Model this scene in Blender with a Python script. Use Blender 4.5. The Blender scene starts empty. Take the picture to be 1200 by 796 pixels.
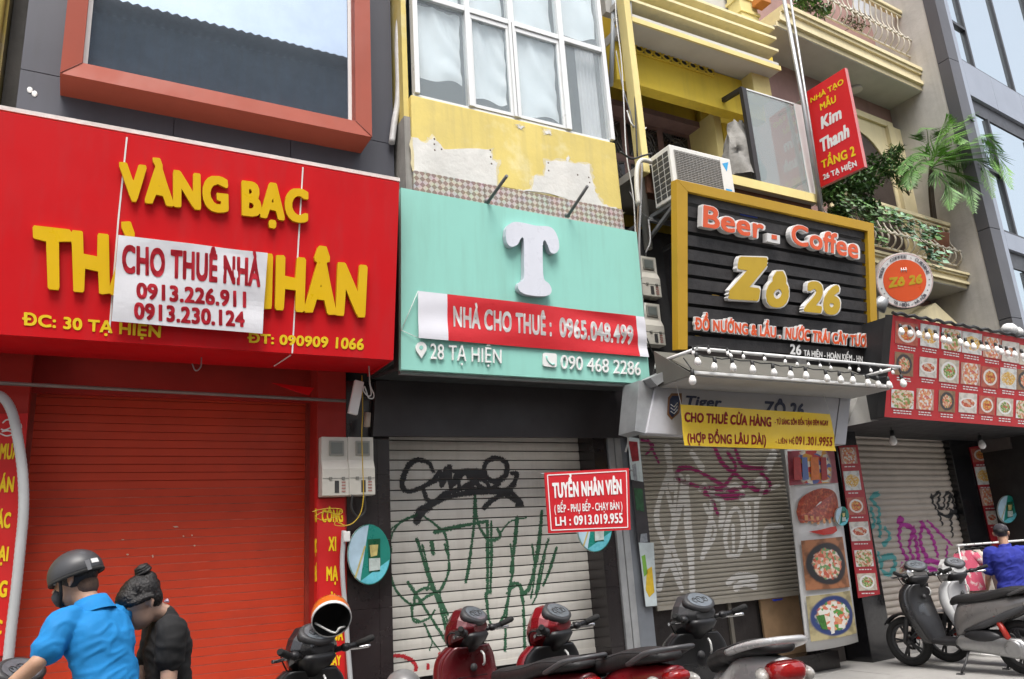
import bpy, math, random
from mathutils import Vector, Matrix
random.seed(7)
rad = math.radians
scn = bpy.context.scene
COL = scn.collection
# ------------------------------------------------------------------ camera
FPX = 921.46
YAW, PITCH, ROLL = rad(29.498), rad(15.4316), rad(3.6764)
EYE = Vector((0, 0, 1.57))
_f = Vector((math.sin(YAW)*math.cos(PITCH), math.cos(YAW)*math.cos(PITCH), math.sin(PITCH)))
_r0 = Vector((math.cos(YAW), -math.sin(YAW), 0)); _d0 = -_r0.cross(_f)
_r = math.cos(ROLL)*_r0 + math.sin(ROLL)*_d0
_d = -math.sin(ROLL)*_r0 + math.cos(ROLL)*_d0
cd = bpy.data.cameras.new('camera'); cam = bpy.data.objects.new('camera', cd); COL.objects.link(cam)
cd.sensor_fit = 'HORIZONTAL'; cd.sensor_width = 36; cd.lens = FPX/1200*36; cd.clip_start = .05; cd.clip_end = 2000
cam.matrix_world = Matrix(((_r.x, -_d.x, -_f.x, EYE.x), (_r.y, -_d.y, -_f.y, EYE.y), (_r.z, -_d.z, -_f.z, EYE.z), (0, 0, 0, 1)))
scn.camera = cam
# ------------------------------------------------------------------ sky, sun, exposure
SUN_EL, SUN_ROT = rad(62), rad(200)
wd = bpy.data.worlds.new('World'); scn.world = wd; wd.use_nodes = True
nt = wd.node_tree; bg = nt.nodes['Background']
sky = nt.nodes.new('ShaderNodeTexSky'); sky.sky_type = 'NISHITA'; sky.sun_disc = False
sky.sun_elevation = SUN_EL; sky.sun_rotation = SUN_ROT; sky.air_density = 1.0; sky.dust_density = 5.0; sky.ozone_density = 1.0
hs = nt.nodes.new('ShaderNodeHueSaturation'); hs.inputs['Saturation'].default_value = .38
nt.links.new(sky.outputs[0], hs.inputs['Color']); nt.links.new(hs.outputs[0], bg.inputs['Color'])
bg.inputs['Strength'].default_value = .15
sl = bpy.data.lights.new('sun', 'SUN'); sl.energy = 1.5; sl.angle = rad(30); sl.color = (1, .97, .92)
so = bpy.data.objects.new('sun', sl); COL.objects.link(so)
# sun behind and to the right of the camera, high up, softened by cloud
so.rotation_euler = (rad(90)-SUN_EL, 0, rad(-20)); so.location = (0, -5, 30)
vs = scn.view_settings
scn.display_settings.display_device = 'sRGB'
vs.view_transform = 'Standard'; vs.look = 'None'; vs.gamma = 1; vs.use_curve_mapping = False; vs.exposure = 1.0
scn.cycles.use_denoising = True
scn.cycles.max_bounces = 6; scn.cycles.diffuse_bounces = 4; scn.cycles.glossy_bounces = 3
scn.cycles.transparent_max_bounces = 6; scn.cycles.caustics_reflective = False; scn.cycles.caustics_refractive = False

# ------------------------------------------------------------------ rays and planes (photo pixels, 1200 x 796)
def ray(x, y): return _f + _r*((x-600)/FPX) + _d*((y-398)/FPX)
def PY(x, y, Y): q = ray(x, y); return EYE + q*(Y/q.y)
def PX(x, y, X): q = ray(x, y); return EYE + q*(X/q.x)
def PZ(x, y, Z): q = ray(x, y); return EYE + q*((Z-EYE.z)/q.z)
class Plane:
    def __init__(s, p, n): s.p = Vector(p); s.n = Vector(n).normalized()
    def at(s, x, y, d=0):
        q = ray(x, y); return EYE + q*((s.p + s.n*d - EYE).dot(s.n)/q.dot(s.n))
    def pts(s, L, d=0): return [s.at(x, y, d) for x, y in L]
    def off(s, d): return Plane(s.p + s.n*d, s.n)
def front(Y, yaw=0, x0=9.0): a = rad(yaw); return Plane((x0, Y, 0), (math.sin(a), -math.cos(a), 0))
def plane3(a, b, c):
    n = (b-a).cross(c-a)
    if n.dot(EYE-a) < 0: n = -n
    return Plane(a, n)
def leaning(bl, br, top, Yb, corner=0, yaw=0):       # a sign board whose upper edge leans out to the street
    pf = front(Yb, yaw); A = pf.at(*bl); B = pf.at(*br); k = (A, B)[corner]
    return plane3(A, B, PX(top[0], top[1], k.x))

# ------------------------------------------------------------------ materials
MATS = {}
def M(name, col, rough=.6, metal=0., var=.12, scale=3., bump=0., bscale=None, streak=0., dirt=0., dirtcol=(.08, .07, .06), coat=0., spec=.5, rv=.08, alt=None, altscale=2., altpos=.55):
    if name in MATS: return MATS[name]
    m = bpy.data.materials.new(name); m.use_nodes = True; N = m.node_tree.nodes; L = m.node_tree.links
    b = N['Principled BSDF']; b.inputs['Roughness'].default_value = rough; b.inputs['Metallic'].default_value = metal
    b.inputs['Specular IOR Level'].default_value = spec
    if coat: b.inputs['Coat Weight'].default_value = coat; b.inputs['Coat Roughness'].default_value = .06
    tc = N.new('ShaderNodeTexCoord'); src = tc.outputs['Object']
    def noise(sc, det=5, vec=None, ro=.6):
        n = N.new('ShaderNodeTexNoise'); n.inputs['Scale'].default_value = sc; n.inputs['Detail'].default_value = det; n.inputs['Roughness'].default_value = ro
        L.new(vec or src, n.inputs['Vector']); return n.outputs['Fac']
    def mapped(s3):
        mp = N.new('ShaderNodeMapping'); mp.inputs['Scale'].default_value = s3; L.new(src, mp.inputs['Vector']); return mp.outputs[0]
    def rng(v, a, b_, c, d):
        r = N.new('ShaderNodeMapRange'); r.inputs[1].default_value = a; r.inputs[2].default_value = b_; r.inputs[3].default_value = c; r.inputs[4].default_value = d; L.new(v, r.inputs[0]); return r.outputs[0]
    def mix(fac, A, B, mode='MIX'):
        x = N.new('ShaderNodeMix'); x.data_type = 'RGBA'; x.blend_type = mode
        for s_, v in ((0, fac), (6, A), (7, B)):
            if hasattr(v, 'is_linked'): L.new(v, x.inputs[s_])
            else: x.inputs[s_].default_value = v if s_ == 0 else (*v[:3], 1)
        return x.outputs[2]
    c = col
    if alt: c = mix(rng(noise(altscale, 6), altpos-.04, altpos+.04, 0, 1), col, alt)
    if var:
        dk = [x*(1-var*1.3) for x in col]
        c = mix(rng(noise(scale), .35, .7, 0, 1), c, dk) if alt is None else mix(rng(noise(scale), .35, .7, 0, var*1.3), c, (0, 0, 0))
    if streak:
        c = mix(rng(noise(6, 4, mapped((1.6, 1.6, .12))), .48, .75, 0, streak), c, dirtcol)
    if dirt:
        c = mix(rng(noise(1.7, 8, None, .7), .5, .8, 0, dirt), c, dirtcol)
    if hasattr(c, 'is_linked'): L.new(c, b.inputs['Base Color'])
    else: b.inputs['Base Color'].default_value = (*c, 1)
    L.new(rng(noise(scale*2.3), .3, .7, max(.0, rough-rv), min(1, rough+rv)), b.inputs['Roughness'])
    if bump:
        bp = N.new('ShaderNodeBump'); bp.inputs['Strength'].default_value = bump; bp.inputs['Distance'].default_value = .02
        L.new(noise(bscale or scale*6, 6), bp.inputs['Height']); L.new(bp.outputs[0], b.inputs['Normal'])
    MATS[name] = m; return m
def glassy(name, col, rough=.03, alpha=1., var=.0, spec=.9):
    if name in MATS: return MATS[name]
    m = M(name, col, rough, 0, var, 2.0, spec=spec, coat=.6, rv=.004)
    m.node_tree.nodes['Principled BSDF'].inputs['Alpha'].default_value = alpha
    return m
def food(name, bg, plate, cols, r0=.30, r1=.40, squash=1., scale=14, bgvar=.25):
    """a printed photograph of a dish: background, plate ring and a speckled heap of food, laid out in the picture's own UV"""
    if name in MATS: return MATS[name]
    m = bpy.data.materials.new(name); m.use_nodes = True; N = m.node_tree.nodes; L = m.node_tree.links
    b = N['Principled BSDF']; b.inputs['Roughness'].default_value = .45
    uv = N.new('ShaderNodeTexCoord').outputs['UV']
    mp = N.new('ShaderNodeMapping'); mp.inputs['Location'].default_value = (-.5, -.5*squash, 0); mp.inputs['Scale'].default_value = (1, squash, 1); L.new(uv, mp.inputs[0])
    nz = N.new('ShaderNodeTexNoise'); nz.inputs['Scale'].default_value = 7; L.new(uv, nz.inputs[0])
    ln = N.new('ShaderNodeVectorMath'); ln.operation = 'LENGTH'; L.new(mp.outputs[0], ln.inputs[0])
    ad = N.new('ShaderNodeMath'); ad.operation = 'MULTIPLY_ADD'; ad.inputs[1].default_value = .16; L.new(nz.outputs['Fac'], ad.inputs[0]); L.new(ln.outputs['Value'], ad.inputs[2])
    vo = N.new('ShaderNodeTexVoronoi'); vo.inputs['Scale'].default_value = scale; L.new(uv, vo.inputs[0])
    sp = N.new('ShaderNodeSeparateColor'); L.new(vo.outputs['Color'], sp.inputs[0])
    rp = N.new('ShaderNodeValToRGB'); rp.color_ramp.interpolation = 'CONSTANT'; e = rp.color_ramp.elements
    while len(e) < len(cols): e.new(.5)
    for i, c in enumerate(cols): e[i].position = i/len(cols); e[i].color = (*c, 1)
    L.new(sp.outputs[0], rp.inputs[0])
    def step(v, t, w=.02):
        r = N.new('ShaderNodeMapRange'); r.inputs[1].default_value = t-w; r.inputs[2].default_value = t+w; L.new(v, r.inputs[0]); return r.outputs[0]
    def mx(f, A, B):
        x = N.new('ShaderNodeMix'); x.data_type = 'RGBA'; L.new(f, x.inputs[0])
        for s_, v in ((6, A), (7, B)):
            if hasattr(v, 'is_linked'): L.new(v, x.inputs[s_])
            else: x.inputs[s_].default_value = (*v, 1)
        return x.outputs[2]
    n2 = N.new('ShaderNodeTexNoise'); n2.inputs['Scale'].default_value = 4; L.new(uv, n2.inputs[0])
    bgc = mx(step(n2.outputs['Fac'], .52, .06), bg, [x*(1-bgvar) for x in bg])
    pl = mx(step(ln.outputs['Value'], r1), plate, bgc)
    L.new(mx(step(ad.outputs[0], r0+.08), rp.outputs[0], pl), b.inputs['Base Color'])
    MATS[name] = m; return m

# ------------------------------------------------------------------ mesh builder
class MB:
    def __init__(s): s.v = []; s.f = []; s.m = []; s.uv = {}; s.sm = []
    def add(s, vs_, fs, mi=0, uvs=None, smooth=False):
        o = len(s.v); s.v += [tuple(p) for p in vs_]
        for i, f in enumerate(fs):
            if uvs: s.uv[len(s.f)] = uvs[i]
            s.f.append([o+k for k in f]); s.m.append(mi); s.sm.append(smooth)
        return s
    def quad(s, pts, mi=0, uv=False):
        return s.add(pts, [tuple(range(len(pts)))], mi, [((0, 1), (1, 1), (1, 0), (0, 0))] if uv else None)
    def prism(s, poly, vec, mi=0, uv=False, side=None):
        n = len(poly); poly = [Vector(p) for p in poly]; vec = Vector(vec)
        s.add(poly, [tuple(range(n))], mi, [((0, 1), (1, 1), (1, 0), (0, 0))] if uv else None)
        o = len(s.v)-n
        s.v += [tuple(p+vec) for p in poly]
        for k in range(n):
            s.f.append([o+k, o+n+k, o+n+(k+1) % n, o+(k+1) % n]); s.m.append(mi if side is None else side); s.sm.append(False)
        s.f.append([o+n+k for k in range(n)][::-1]); s.m.append(mi if side is None else side); s.sm.append(False)
        return s
    def slab(s, pl, px, d0, d1, mi=0, uv=False, side=None):      # photo-pixel outline on a plane, from d0 to d1 in front of it
        return s.prism(pl.pts(px, d0), pl.n*(d1-d0), mi, uv, side)
    def box(s, a, b, mi=0, M_=None):
        (x0, y0, z0), (x1, y1, z1) = a, b
        vs_ = [Vector(p) for p in ((x0, y0, z0), (x1, y0, z0), (x1, y1, z0), (x0, y1, z0), (x0, y0, z1), (x1, y0, z1), (x1, y1, z1), (x0, y1, z1))]
        if M_ is not None: vs_ = [M_ @ p for p in vs_]
        return s.add(vs_, [(3, 2, 1, 0), (4, 5, 6, 7), (0, 1, 5, 4), (1, 2, 6, 5), (2, 3, 7, 6), (3, 0, 4, 7)], mi)
    def bar(s, a, b, w, h, up=(0, 0, 1), mi=0):                     # square bar between two points
        a, b = Vector(a), Vector(b); t = (b-a).normalized(); u = t.cross(Vector(up)).normalized(); v = u.cross(t)
        q = [a+u*w/2*i+v*h/2*j for i, j in ((-1, -1), (1, -1), (1, 1), (-1, 1))]
        return s.prism(q, b-a, mi)
    def tube(s, pts, r, n=8, mi=0, caps=True, sq=1.):
        pts = [Vector(p) for p in pts]; rs = r if isinstance(r, (list, tuple)) else [r]*len(pts)
        o = len(s.v); pu = None
        for i, p in enumerate(pts):
            t = (pts[min(i+1, len(pts)-1)]-pts[max(i-1, 0)]).normalized()
            if pu is None: u = t.cross(Vector((0, 0, 1)) if abs(t.z) < .9 else Vector((0, 1, 0))).normalized()
            else: u = (pu-t*pu.dot(t)).normalized()
            pu = u; w = t.cross(u)
            for k in range(n):
                a = 2*math.pi*k/n; s.v.append(tuple(p+(u*math.cos(a)+w*math.sin(a)*sq)*rs[i]))
        for i in range(len(pts)-1):
            for k in range(n):
                s.f.append([o+i*n+k, o+i*n+(k+1) % n, o+(i+1)*n+(k+1) % n, o+(i+1)*n+k]); s.m.append(mi); s.sm.append(True)
        if caps:
            s.f.append([o+k for k in range(n)][::-1]); s.m.append(mi); s.sm.append(False)
            s.f.append([o+(len(pts)-1)*n+k for k in range(n)]); s.m.append(mi); s.sm.append(False)
        return s
    def lathe(s, prof, M_=None, n=20, mi=0, smooth=True, caps=True):            # profile (r, z) round the local z axis
        o = len(s.v); M_ = M_ or Matrix.Identity(4)
        for r, z in prof:
            for k in range(n):
                a = 2*math.pi*k/n; s.v.append(tuple(M_ @ Vector((r*math.cos(a), r*math.sin(a), z))))
        for i in range(len(prof)-1):
            for k in range(n):
                s.f.append([o+i*n+k, o+i*n+(k+1) % n, o+(i+1)*n+(k+1) % n, o+(i+1)*n+k]); s.m.append(mi); s.sm.append(smooth)
        for i, e in ((0, -1), (len(prof)-1, 1)):
            if prof[i][0] > 1e-4 and caps and prof[0] != prof[-1]:
                q = [o+i*n+k for k in range(n)]; s.f.append(q if e > 0 else q[::-1]); s.m.append(mi); s.sm.append(False)
        return s
    def loft(s, rings, mi=0, caps=True, smooth=True):                # rings: equal-length lists of points
        o = len(s.v); n = len(rings[0])
        for r in rings: s.v += [tuple(p) for p in r]
        for i in range(len(rings)-1):
            for k in range(n):
                s.f.append([o+i*n+k, o+i*n+(k+1) % n, o+(i+1)*n+(k+1) % n, o+(i+1)*n+k]); s.m.append(mi); s.sm.append(smooth)
        if caps:
            s.f.append([o+k for k in range(n)][::-1]); s.m.append(mi); s.sm.append(smooth)
            s.f.append([o+(len(rings)-1)*n+k for k in range(n)]); s.m.append(mi); s.sm.append(smooth)
        return s
    def grid(s, nu, nv, fn, mi=0, uv=False, smooth=True):
        o = len(s.v)
        for j in range(nv+1):
            for i in range(nu+1): s.v.append(tuple(fn(i/nu, j/nv)))
        for j in range(nv):
            for i in range(nu):
                if uv: s.uv[len(s.f)] = [((i+a)/nu, (j+b)/nv) for a, b in ((0, 0), (1, 0), (1, 1), (0, 1))]
                k = o+j*(nu+1)+i; s.f.append([k, k+1, k+nu+2, k+nu+1]); s.m.append(mi); s.sm.append(smooth)
        return s
    def ball(s, c, r, n=12, m=8, mi=0, R=None):
        c = Vector(c); r = Vector(r) if hasattr(r, '__len__') else Vector((r, r, r)); o = len(s.v)
        def P_(th, ph):
            q = Vector((r.x*math.sin(th)*math.cos(ph), r.y*math.sin(th)*math.sin(ph), r.z*math.cos(th)))
            return c + (R @ q if R is not None else q)
        return s.loft([[P_(max(.03, min(math.pi-.03, math.pi*i/m)), 2*math.pi*k/n) for k in range(n)] for i in range(m+1)][::-1], mi)
    def mesh(s, name, mats):
        me = bpy.data.meshes.new(name); me.from_pydata(s.v, [], s.f)
        for m in (mats if isinstance(mats, (list, tuple)) else [mats]): me.materials.append(m)
        me.polygons.foreach_set('material_index', s.m); me.polygons.foreach_set('use_smooth', s.sm)
        if s.uv:
            ul = me.uv_layers.new(name='UVMap')
            for pi, uvs in s.uv.items():
                for li, c in zip(me.polygons[pi].loop_indices, uvs): ul.data[li].uv = c
        me.update(); return me
    def build(s, name, mats, parent=None, bevel=0, label=None, cat=None, group=None, kind=None, sub=0, solid=0):
        o = bpy.data.objects.new(name, s.mesh(name, mats)); COL.objects.link(o)
        if parent: o.parent = parent
        if solid: k = o.modifiers.new('thick', 'SOLIDIFY'); k.thickness = solid
        if bevel:
            k = o.modifiers.new('bevel', 'BEVEL'); k.width = bevel; k.segments = 2; k.limit_method = 'ANGLE'; k.angle_limit = rad(40); k.harden_normals = False
        if sub: k = o.modifiers.new('sub', 'SUBSURF'); k.levels = k.render_levels = sub
        return tag(o, label, cat, group, kind)
def tag(o, label=None, cat=None, group=None, kind=None):
    for k, v in (('label', label), ('category', cat), ('group', group), ('kind', kind)):
        if v: o[k] = v
    return o
def thing(name, label, cat, loc=(0, 0, 0), rz=0, group=None):
    o = bpy.data.objects.new(name, None); COL.objects.link(o); o.empty_display_size = .1
    o.location = loc; o.rotation_euler = (0, 0, rz)
    return tag(o, label, cat, group)
def kids(o): return [c for c in COL.objects if c.parent == o]
def dup(o, loc=None, rz=None, label=None, parent=None):             # a thing with copies of its parts and sub-parts
    allk = {}
    for c in COL.objects:
        if c.parent: allk.setdefault(c.parent.name, []).append(c)
    def cp(x, par):
        c = x.copy(); COL.objects.link(c)
        if par: c.parent = par
        for k in allk.get(x.name, []): cp(k, c)
        return c
    c = cp(o, parent)
    if loc is not None: c.location = loc
    if rz is not None: c.rotation_euler = (0, 0, rz)
    if label: c['label'] = label
    return c
def catmull(P_, n=8):
    P_ = [Vector((*p, 0)) if len(p) == 2 else Vector(p) for p in P_]
    if len(P_) < 3: return [P_[0].lerp(P_[-1], k/n) for k in range(n+1)]
    out = []
    Q = [P_[0]*2-P_[1]]+P_+[P_[-1]*2-P_[-2]]
    for i in range(1, len(Q)-2):
        a, b, c, d = Q[i-1:i+3]
        for k in range(n):
            t = k/n; out.append(.5*((2*b)+(c-a)*t+(2*a-5*b+4*c-d)*t*t+(3*b-a-3*c+d)*t**3))
    out.append(P_[-1]); return out

def at0(o):
    """parts are modelled in world space: undo the offset of the thing's empty"""
    if o.parent and o.parent.type == 'EMPTY' and o.parent.rotation_euler.z == 0: o.matrix_parent_inverse = Matrix.Translation(o.parent.location).inverted()
    return o
def part(mb, name, mats, t, **k): return at0(mb.build(name, mats, t, **k))
# ------------------------------------------------------------------ lettering
import numpy as np
_tc = {}; RES = 60
def outline(body, shear, space):
    """the outline of a line of writing as closed polylines"""
    c = bpy.data.curves.new('t', 'FONT'); c.body = body; c.shear = shear; c.space_character = space
    o = bpy.data.objects.new('t', c); COL.objects.link(o)
    cv = o.to_curve(bpy.context.evaluated_depsgraph_get()); out = []
    for sp in cv.splines:
        B = sp.bezier_points; n = len(B); P_ = []
        for k in range(n):
            a, b = B[k], B[(k+1) % n]; p0, p1, p2, p3 = (np.array(q[:2]) for q in (a.co, a.handle_right, b.handle_left, b.co))
            for t in (0, .2, .4, .6, .8): P_.append(p0*(1-t)**3+3*p1*t*(1-t)**2+3*p2*t*t*(1-t)+p3*t**3)
        if n > 2: out.append(np.array(P_))
    o.to_curve_clear(); bpy.data.objects.remove(o); bpy.data.curves.remove(c); return out
def text_geo(body, bx=0., by=0., extrude=.1, shear=0., space=1.):
    """heavy lettering: the outline is filled, thickened by (bx, by) and traced again, so that strokes never break"""
    key = (body, bx, by, shear, space)
    if key in _tc: return _tc[key]
    L_ = outline(body, shear, space); A = np.concatenate(L_); pad = max(bx, by)+.06
    x0, y0 = A.min(0)-pad; x1, y1 = A.max(0)+pad; W, H = int((x1-x0)*RES)+2, int((y1-y0)*RES)+2; ss = 4
    S0 = np.concatenate(L_); S1 = np.concatenate([np.roll(q, -1, 0) for q in L_])
    cov = np.zeros((H*ss, W*ss), np.float32)
    for r in range(H*ss):
        y = y0+(r+.5)/(RES*ss); m = (S0[:, 1] <= y) != (S1[:, 1] <= y)
        if not m.any(): continue
        a, b = S0[m], S1[m]; xs = a[:, 0]+(y-a[:, 1])/(b[:, 1]-a[:, 1])*(b[:, 0]-a[:, 0]); d = np.where(b[:, 1] > a[:, 1], 1, -1); k = np.argsort(xs); w = 0
        for q in k:
            if w == 0: st = xs[q]
            w += d[q]
            if w == 0: cov[r, max(0, int(round((st-x0)*RES*ss))):int(round((xs[q]-x0)*RES*ss))] = 1
    cov = cov.reshape(H, ss, W, ss).mean((1, 3)); out = cov.copy()
    def sh(fx, fy):
        ix, iy = math.floor(fx), math.floor(fy); ax, ay = fx-ix, fy-iy; R_ = lambda i, j: np.roll(np.roll(cov, i, 1), j, 0)
        return (R_(ix, iy)*(1-ax)+R_(ix+1, iy)*ax)*(1-ay)+(R_(ix, iy+1)*(1-ax)+R_(ix+1, iy+1)*ax)*ay
    if bx or by:
        for f in (1, .6, .3):
            for k in range(24):
                c, s_ = math.cos(k*math.pi/12), math.sin(k*math.pi/12); c, s_ = math.copysign(abs(c)**.38, c), math.copysign(abs(s_)**.38, s_)
                out = np.maximum(out, sh(bx*RES*f*c, by*RES*f*s_))
    out[0] = out[-1] = 0; out[:, 0] = out[:, -1] = 0; out = np.clip(out, 0, 1)+1e-5
    ins = out > .5; E_ = {}
    def pt(i, j, k, l):
        a, b = out[j, i], out[l, k]; t = (.5-a)/(b-a); return (x0+(i+t*(k-i)+.5)/RES, y0+(j+t*(l-j)+.5)/RES)
    code = ins[:-1, :-1]*1+ins[:-1, 1:]*2+ins[1:, 1:]*4+ins[1:, :-1]*8
    nxt = {}; pos = {}
    for j, i in zip(*np.nonzero((code > 0) & (code < 15))):
        e = [(i, j, i+1, j), (i+1, j, i+1, j+1), (i, j+1, i+1, j+1), (i, j, i, j+1)]       # bottom right top left
        seg = {1: [(3, 0)], 2: [(0, 1)], 3: [(3, 1)], 4: [(1, 2)], 5: [(3, 2), (1, 0)], 6: [(0, 2)], 7: [(3, 2)], 8: [(2, 3)], 9: [(2, 0)], 10: [(0, 3), (2, 1)], 11: [(2, 1)], 12: [(1, 3)], 13: [(1, 0)], 14: [(0, 3)]}[int(code[j, i])]
        for a, b in seg: nxt[e[a]] = e[b]; pos[e[a]] = pt(*e[a])
    loops = []
    while nxt:
        k, b = nxt.popitem(); lp = [pos[k]]
        while b in nxt: lp.append(pos[b]); b = nxt.pop(b)
        if len(lp) > 6: loops.append(lp)
    cv = bpy.data.curves.new('t', 'CURVE'); cv.dimensions = '2D'; cv.fill_mode = 'BOTH'; cv.extrude = extrude
    for lp in loops:
        q = [lp[0]]                                            # drop points on straight runs
        for k in range(1, len(lp)-1):
            a, b, c = q[-1], lp[k], lp[k+1]
            if abs((b[0]-a[0])*(c[1]-a[1])-(b[1]-a[1])*(c[0]-a[0])) > .00035: q.append(b)
        q.append(lp[-1])
        sp = cv.splines.new('POLY'); sp.points.add(len(q)-1); sp.use_cyclic_u = True
        for k, c in enumerate(q): sp.points[k].co = (c[0], c[1], 0, 1)
    o = bpy.data.objects.new('t', cv); COL.objects.link(o)
    me = bpy.data.meshes.new_from_object(o.evaluated_get(bpy.context.evaluated_depsgraph_get()))
    vs_ = [tuple(v.co) for v in me.vertices]; fs = [(tuple(p.vertices), abs(p.normal.z) < .5) for p in me.polygons]
    bpy.data.objects.remove(o); bpy.data.curves.remove(cv); bpy.data.meshes.remove(me)
    _tc[key] = (vs_, fs); return _tc[key]
CAP = max(v[1] for q in outline('H', 0, 1) for v in q)
_ol = {}
def put_text(mb, body, quad, n, d=0., depth=.002, bold=.012, shear=0., space=1., mi=0, side=None, v01=(0, 1)):
    """quad = world points of top-left, top-right, bottom-right, bottom-left of the capitals; n = normal"""
    tl, tr, br, bl = quad; e = .1
    k0 = (body, shear, space)
    if k0 not in _ol: A = np.concatenate(outline(body, shear, space)); _ol[k0] = A[:, 0].max()-A[:, 0].min()
    asp = ((tr-tl).length+(br-bl).length)/max(1e-6, _ol[k0])/(((tl-bl).length+(tr-br).length)/CAP)
    bx = round(bold/min(1.1, max(.68, asp)), 3); by = round(bold, 3)
    if space == 1 and len(body) > 1: space = round(1+1.5*max(0, bx-.012), 2)
    vs_, fs = text_geo(body, bx, by, e, shear, space)
    x0 = min(v[0] for v in vs_); x1 = max(v[0] for v in vs_)
    W = []
    for x, y, z in vs_:
        u = (x-x0)/max(1e-6, x1-x0); w = v01[0]+(v01[1]-v01[0])*(y+by)/(CAP+2*by)
        W.append((bl*(1-u)+br*u)*(1-w)+(tl*(1-u)+tr*u)*w + n*(d+(z+e)/(2*e)*depth))
    o = len(mb.v); mb.v += [tuple(p) for p in W]
    for f, isside in fs:
        mb.f.append([o+k for k in f]); mb.m.append(side if (side is not None and isside) else mi); mb.sm.append(False)
    return mb
def letters(pl, items, name, mats, parent, d=.003, depth=.002, bold=.012, shear=0., side=None, space=1., **kw):
    r = None
    for it in items:                                       # each line of writing is a part of its own
        mb = MB(); body, q = it[0], it[1]; o = dict(bold=bold, shear=shear, space=space, d=d, depth=depth)
        if len(it) > 2: o.update(it[2])
        put_text(mb, body, pl.pts(q, o['d']+o['depth']), pl.n, -o['depth'], side=side, **{k: v for k, v in o.items() if k != 'd'})
        r = at0(mb.build(name, mats, parent, **kw))
    return r

# ------------------------------------------------------------------ roller shutters and the paint sprayed on them
def slat_profile(fr, kind):
    if kind == 'flat': return (.004*math.sin(math.pi*fr/.88) if fr < .88 else -.022)
    if kind == 'fine': return (.0015 if fr < .9 else -.011)
    if kind == 'round': return .03*max(0, math.sin(math.pi*fr))**.6 - .016
    if kind == 'thin': return (.004*math.sin(math.pi*fr/.72) if fr < .72 else -.022)
def shutter(name, pl, XL, XR, z0, z1, pitch, kind, mat, parent, label=None):
    """pl vertical; XL, XR plan points (x,y) of its two sides"""
    mb = MB(); n = int((z1-z0)/pitch); L = Vector((*XL, 0)); Rr = Vector((*XR, 0))
    prof = []
    ks = {'flat': (0, .22, .44, .66, .875, .89, .985), 'round': (0, .06, .16, .33, .5, .67, .84, .94), 'thin': (0, .2, .4, .6, .715, .73, .985), 'fine': (0, .5, .895, .905, .99)}[kind]
    for i in range(n+1):
        for k in ks: prof.append((z0+(i+k)*pitch, slat_profile(k, kind)))
    for z, d in prof:
        for P_ in (L, Rr): mb.v.append(tuple(P_+pl.n*d+Vector((0, 0, z))))
    for i in range(len(prof)-1):
        mb.f.append([2*i, 2*i+1, 2*i+3, 2*i+2]); mb.m.append(0); mb.sm.append(kind == 'round')
    mb.prism([L+Vector((0, 0, z0-.05))+pl.n*.012, Rr+Vector((0, 0, z0-.05))+pl.n*.012, Rr+Vector((0, 0, z0))+pl.n*.012, L+Vector((0, 0, z0))+pl.n*.012], -pl.n*.03)
    o = mb.build(name, mat, parent, label=label)
    return dict(o=o, pl=pl, L=L, dir=(Rr-L).normalized(), z0=z0, pitch=pitch, kind=kind)
def graffiti(sh, strokes, mat, name='graffiti', soft=0., cell=.0065):
    pl, pitch, z0, kind = sh['pl'], sh['pitch'], sh['z0'], sh['kind']
    rows = 12; ch = pitch/rows; cells = set()
    for pts, wpx in strokes:
        C = catmull(pts, 10)
        W = [pl.at(p.x, p.y) for p in C]
        px = (pl.at(C[0].x+1, C[0].y)-pl.at(C[0].x, C[0].y)).length
        ph = random.random()*9
        for a, b in zip(W, W[1:]):
            L_ = (b-a).length; k = max(1, int(L_/(cell*.7)))
            for i in range(k):
                p = a.lerp(b, i/k); ph += .05
                r = wpx*px*.5*(.88+.14*math.sin(ph)+.1*random.random())
                u, z = (p-sh['L']).dot(sh['dir']), p.z-z0
                e = r*(1.3 if soft else 1)
                for cz in range(int((z-e)/ch), int((z+e)/ch)+1):
                    for cx in range(int((u-e)/cell), int((u+e)/cell)+1):
                        dd = ((cx+.5)*cell-u)**2+((cz+.5)*ch-z)**2
                        if dd < r*r:
                            if not (soft and random.random() < soft*(dd/(r*r))**1.2): cells.add((cz, cx))
                        elif soft and dd < e*e and random.random() < .06: cells.add((cz, cx))
    mb = MB(); byr = {}
    for cz, cx in cells: byr.setdefault(cz, []).append(cx)
    for cz, xs in byr.items():
        fr = (cz % rows+.5)/rows
        if kind in ('flat', 'thin') and slat_profile(fr, kind) < -.01: continue
        xs.sort(); runs = []; st = pv = xs[0]
        for x in xs[1:]:
            if x != pv+1: runs.append((st, pv)); st = x
            pv = x
        runs.append((st, pv))
        d0 = slat_profile(cz % rows/rows, kind); d1 = slat_profile(min(.86 if kind == 'flat' else .71 if kind == 'thin' else 1, (cz % rows+1)/rows), kind)
        for a, b in runs:
            q = []
            for u, zz, d in ((a*cell, cz, d0), ((b+1)*cell, cz, d0), ((b+1)*cell, cz+1, d1), (a*cell, cz+1, d1)):
                q.append(sh['L']+sh['dir']*u+pl.n*(d+.0025)+Vector((0, 0, z0+zz*ch)))
            mb.quad(q)
    return mb.build(name, mat, sh['o'])
def zc(pts, x0, y0, s): return [(x0+x/s, y0+y/s) for x, y in pts]     # photo pixels from an enlarged crop
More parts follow.
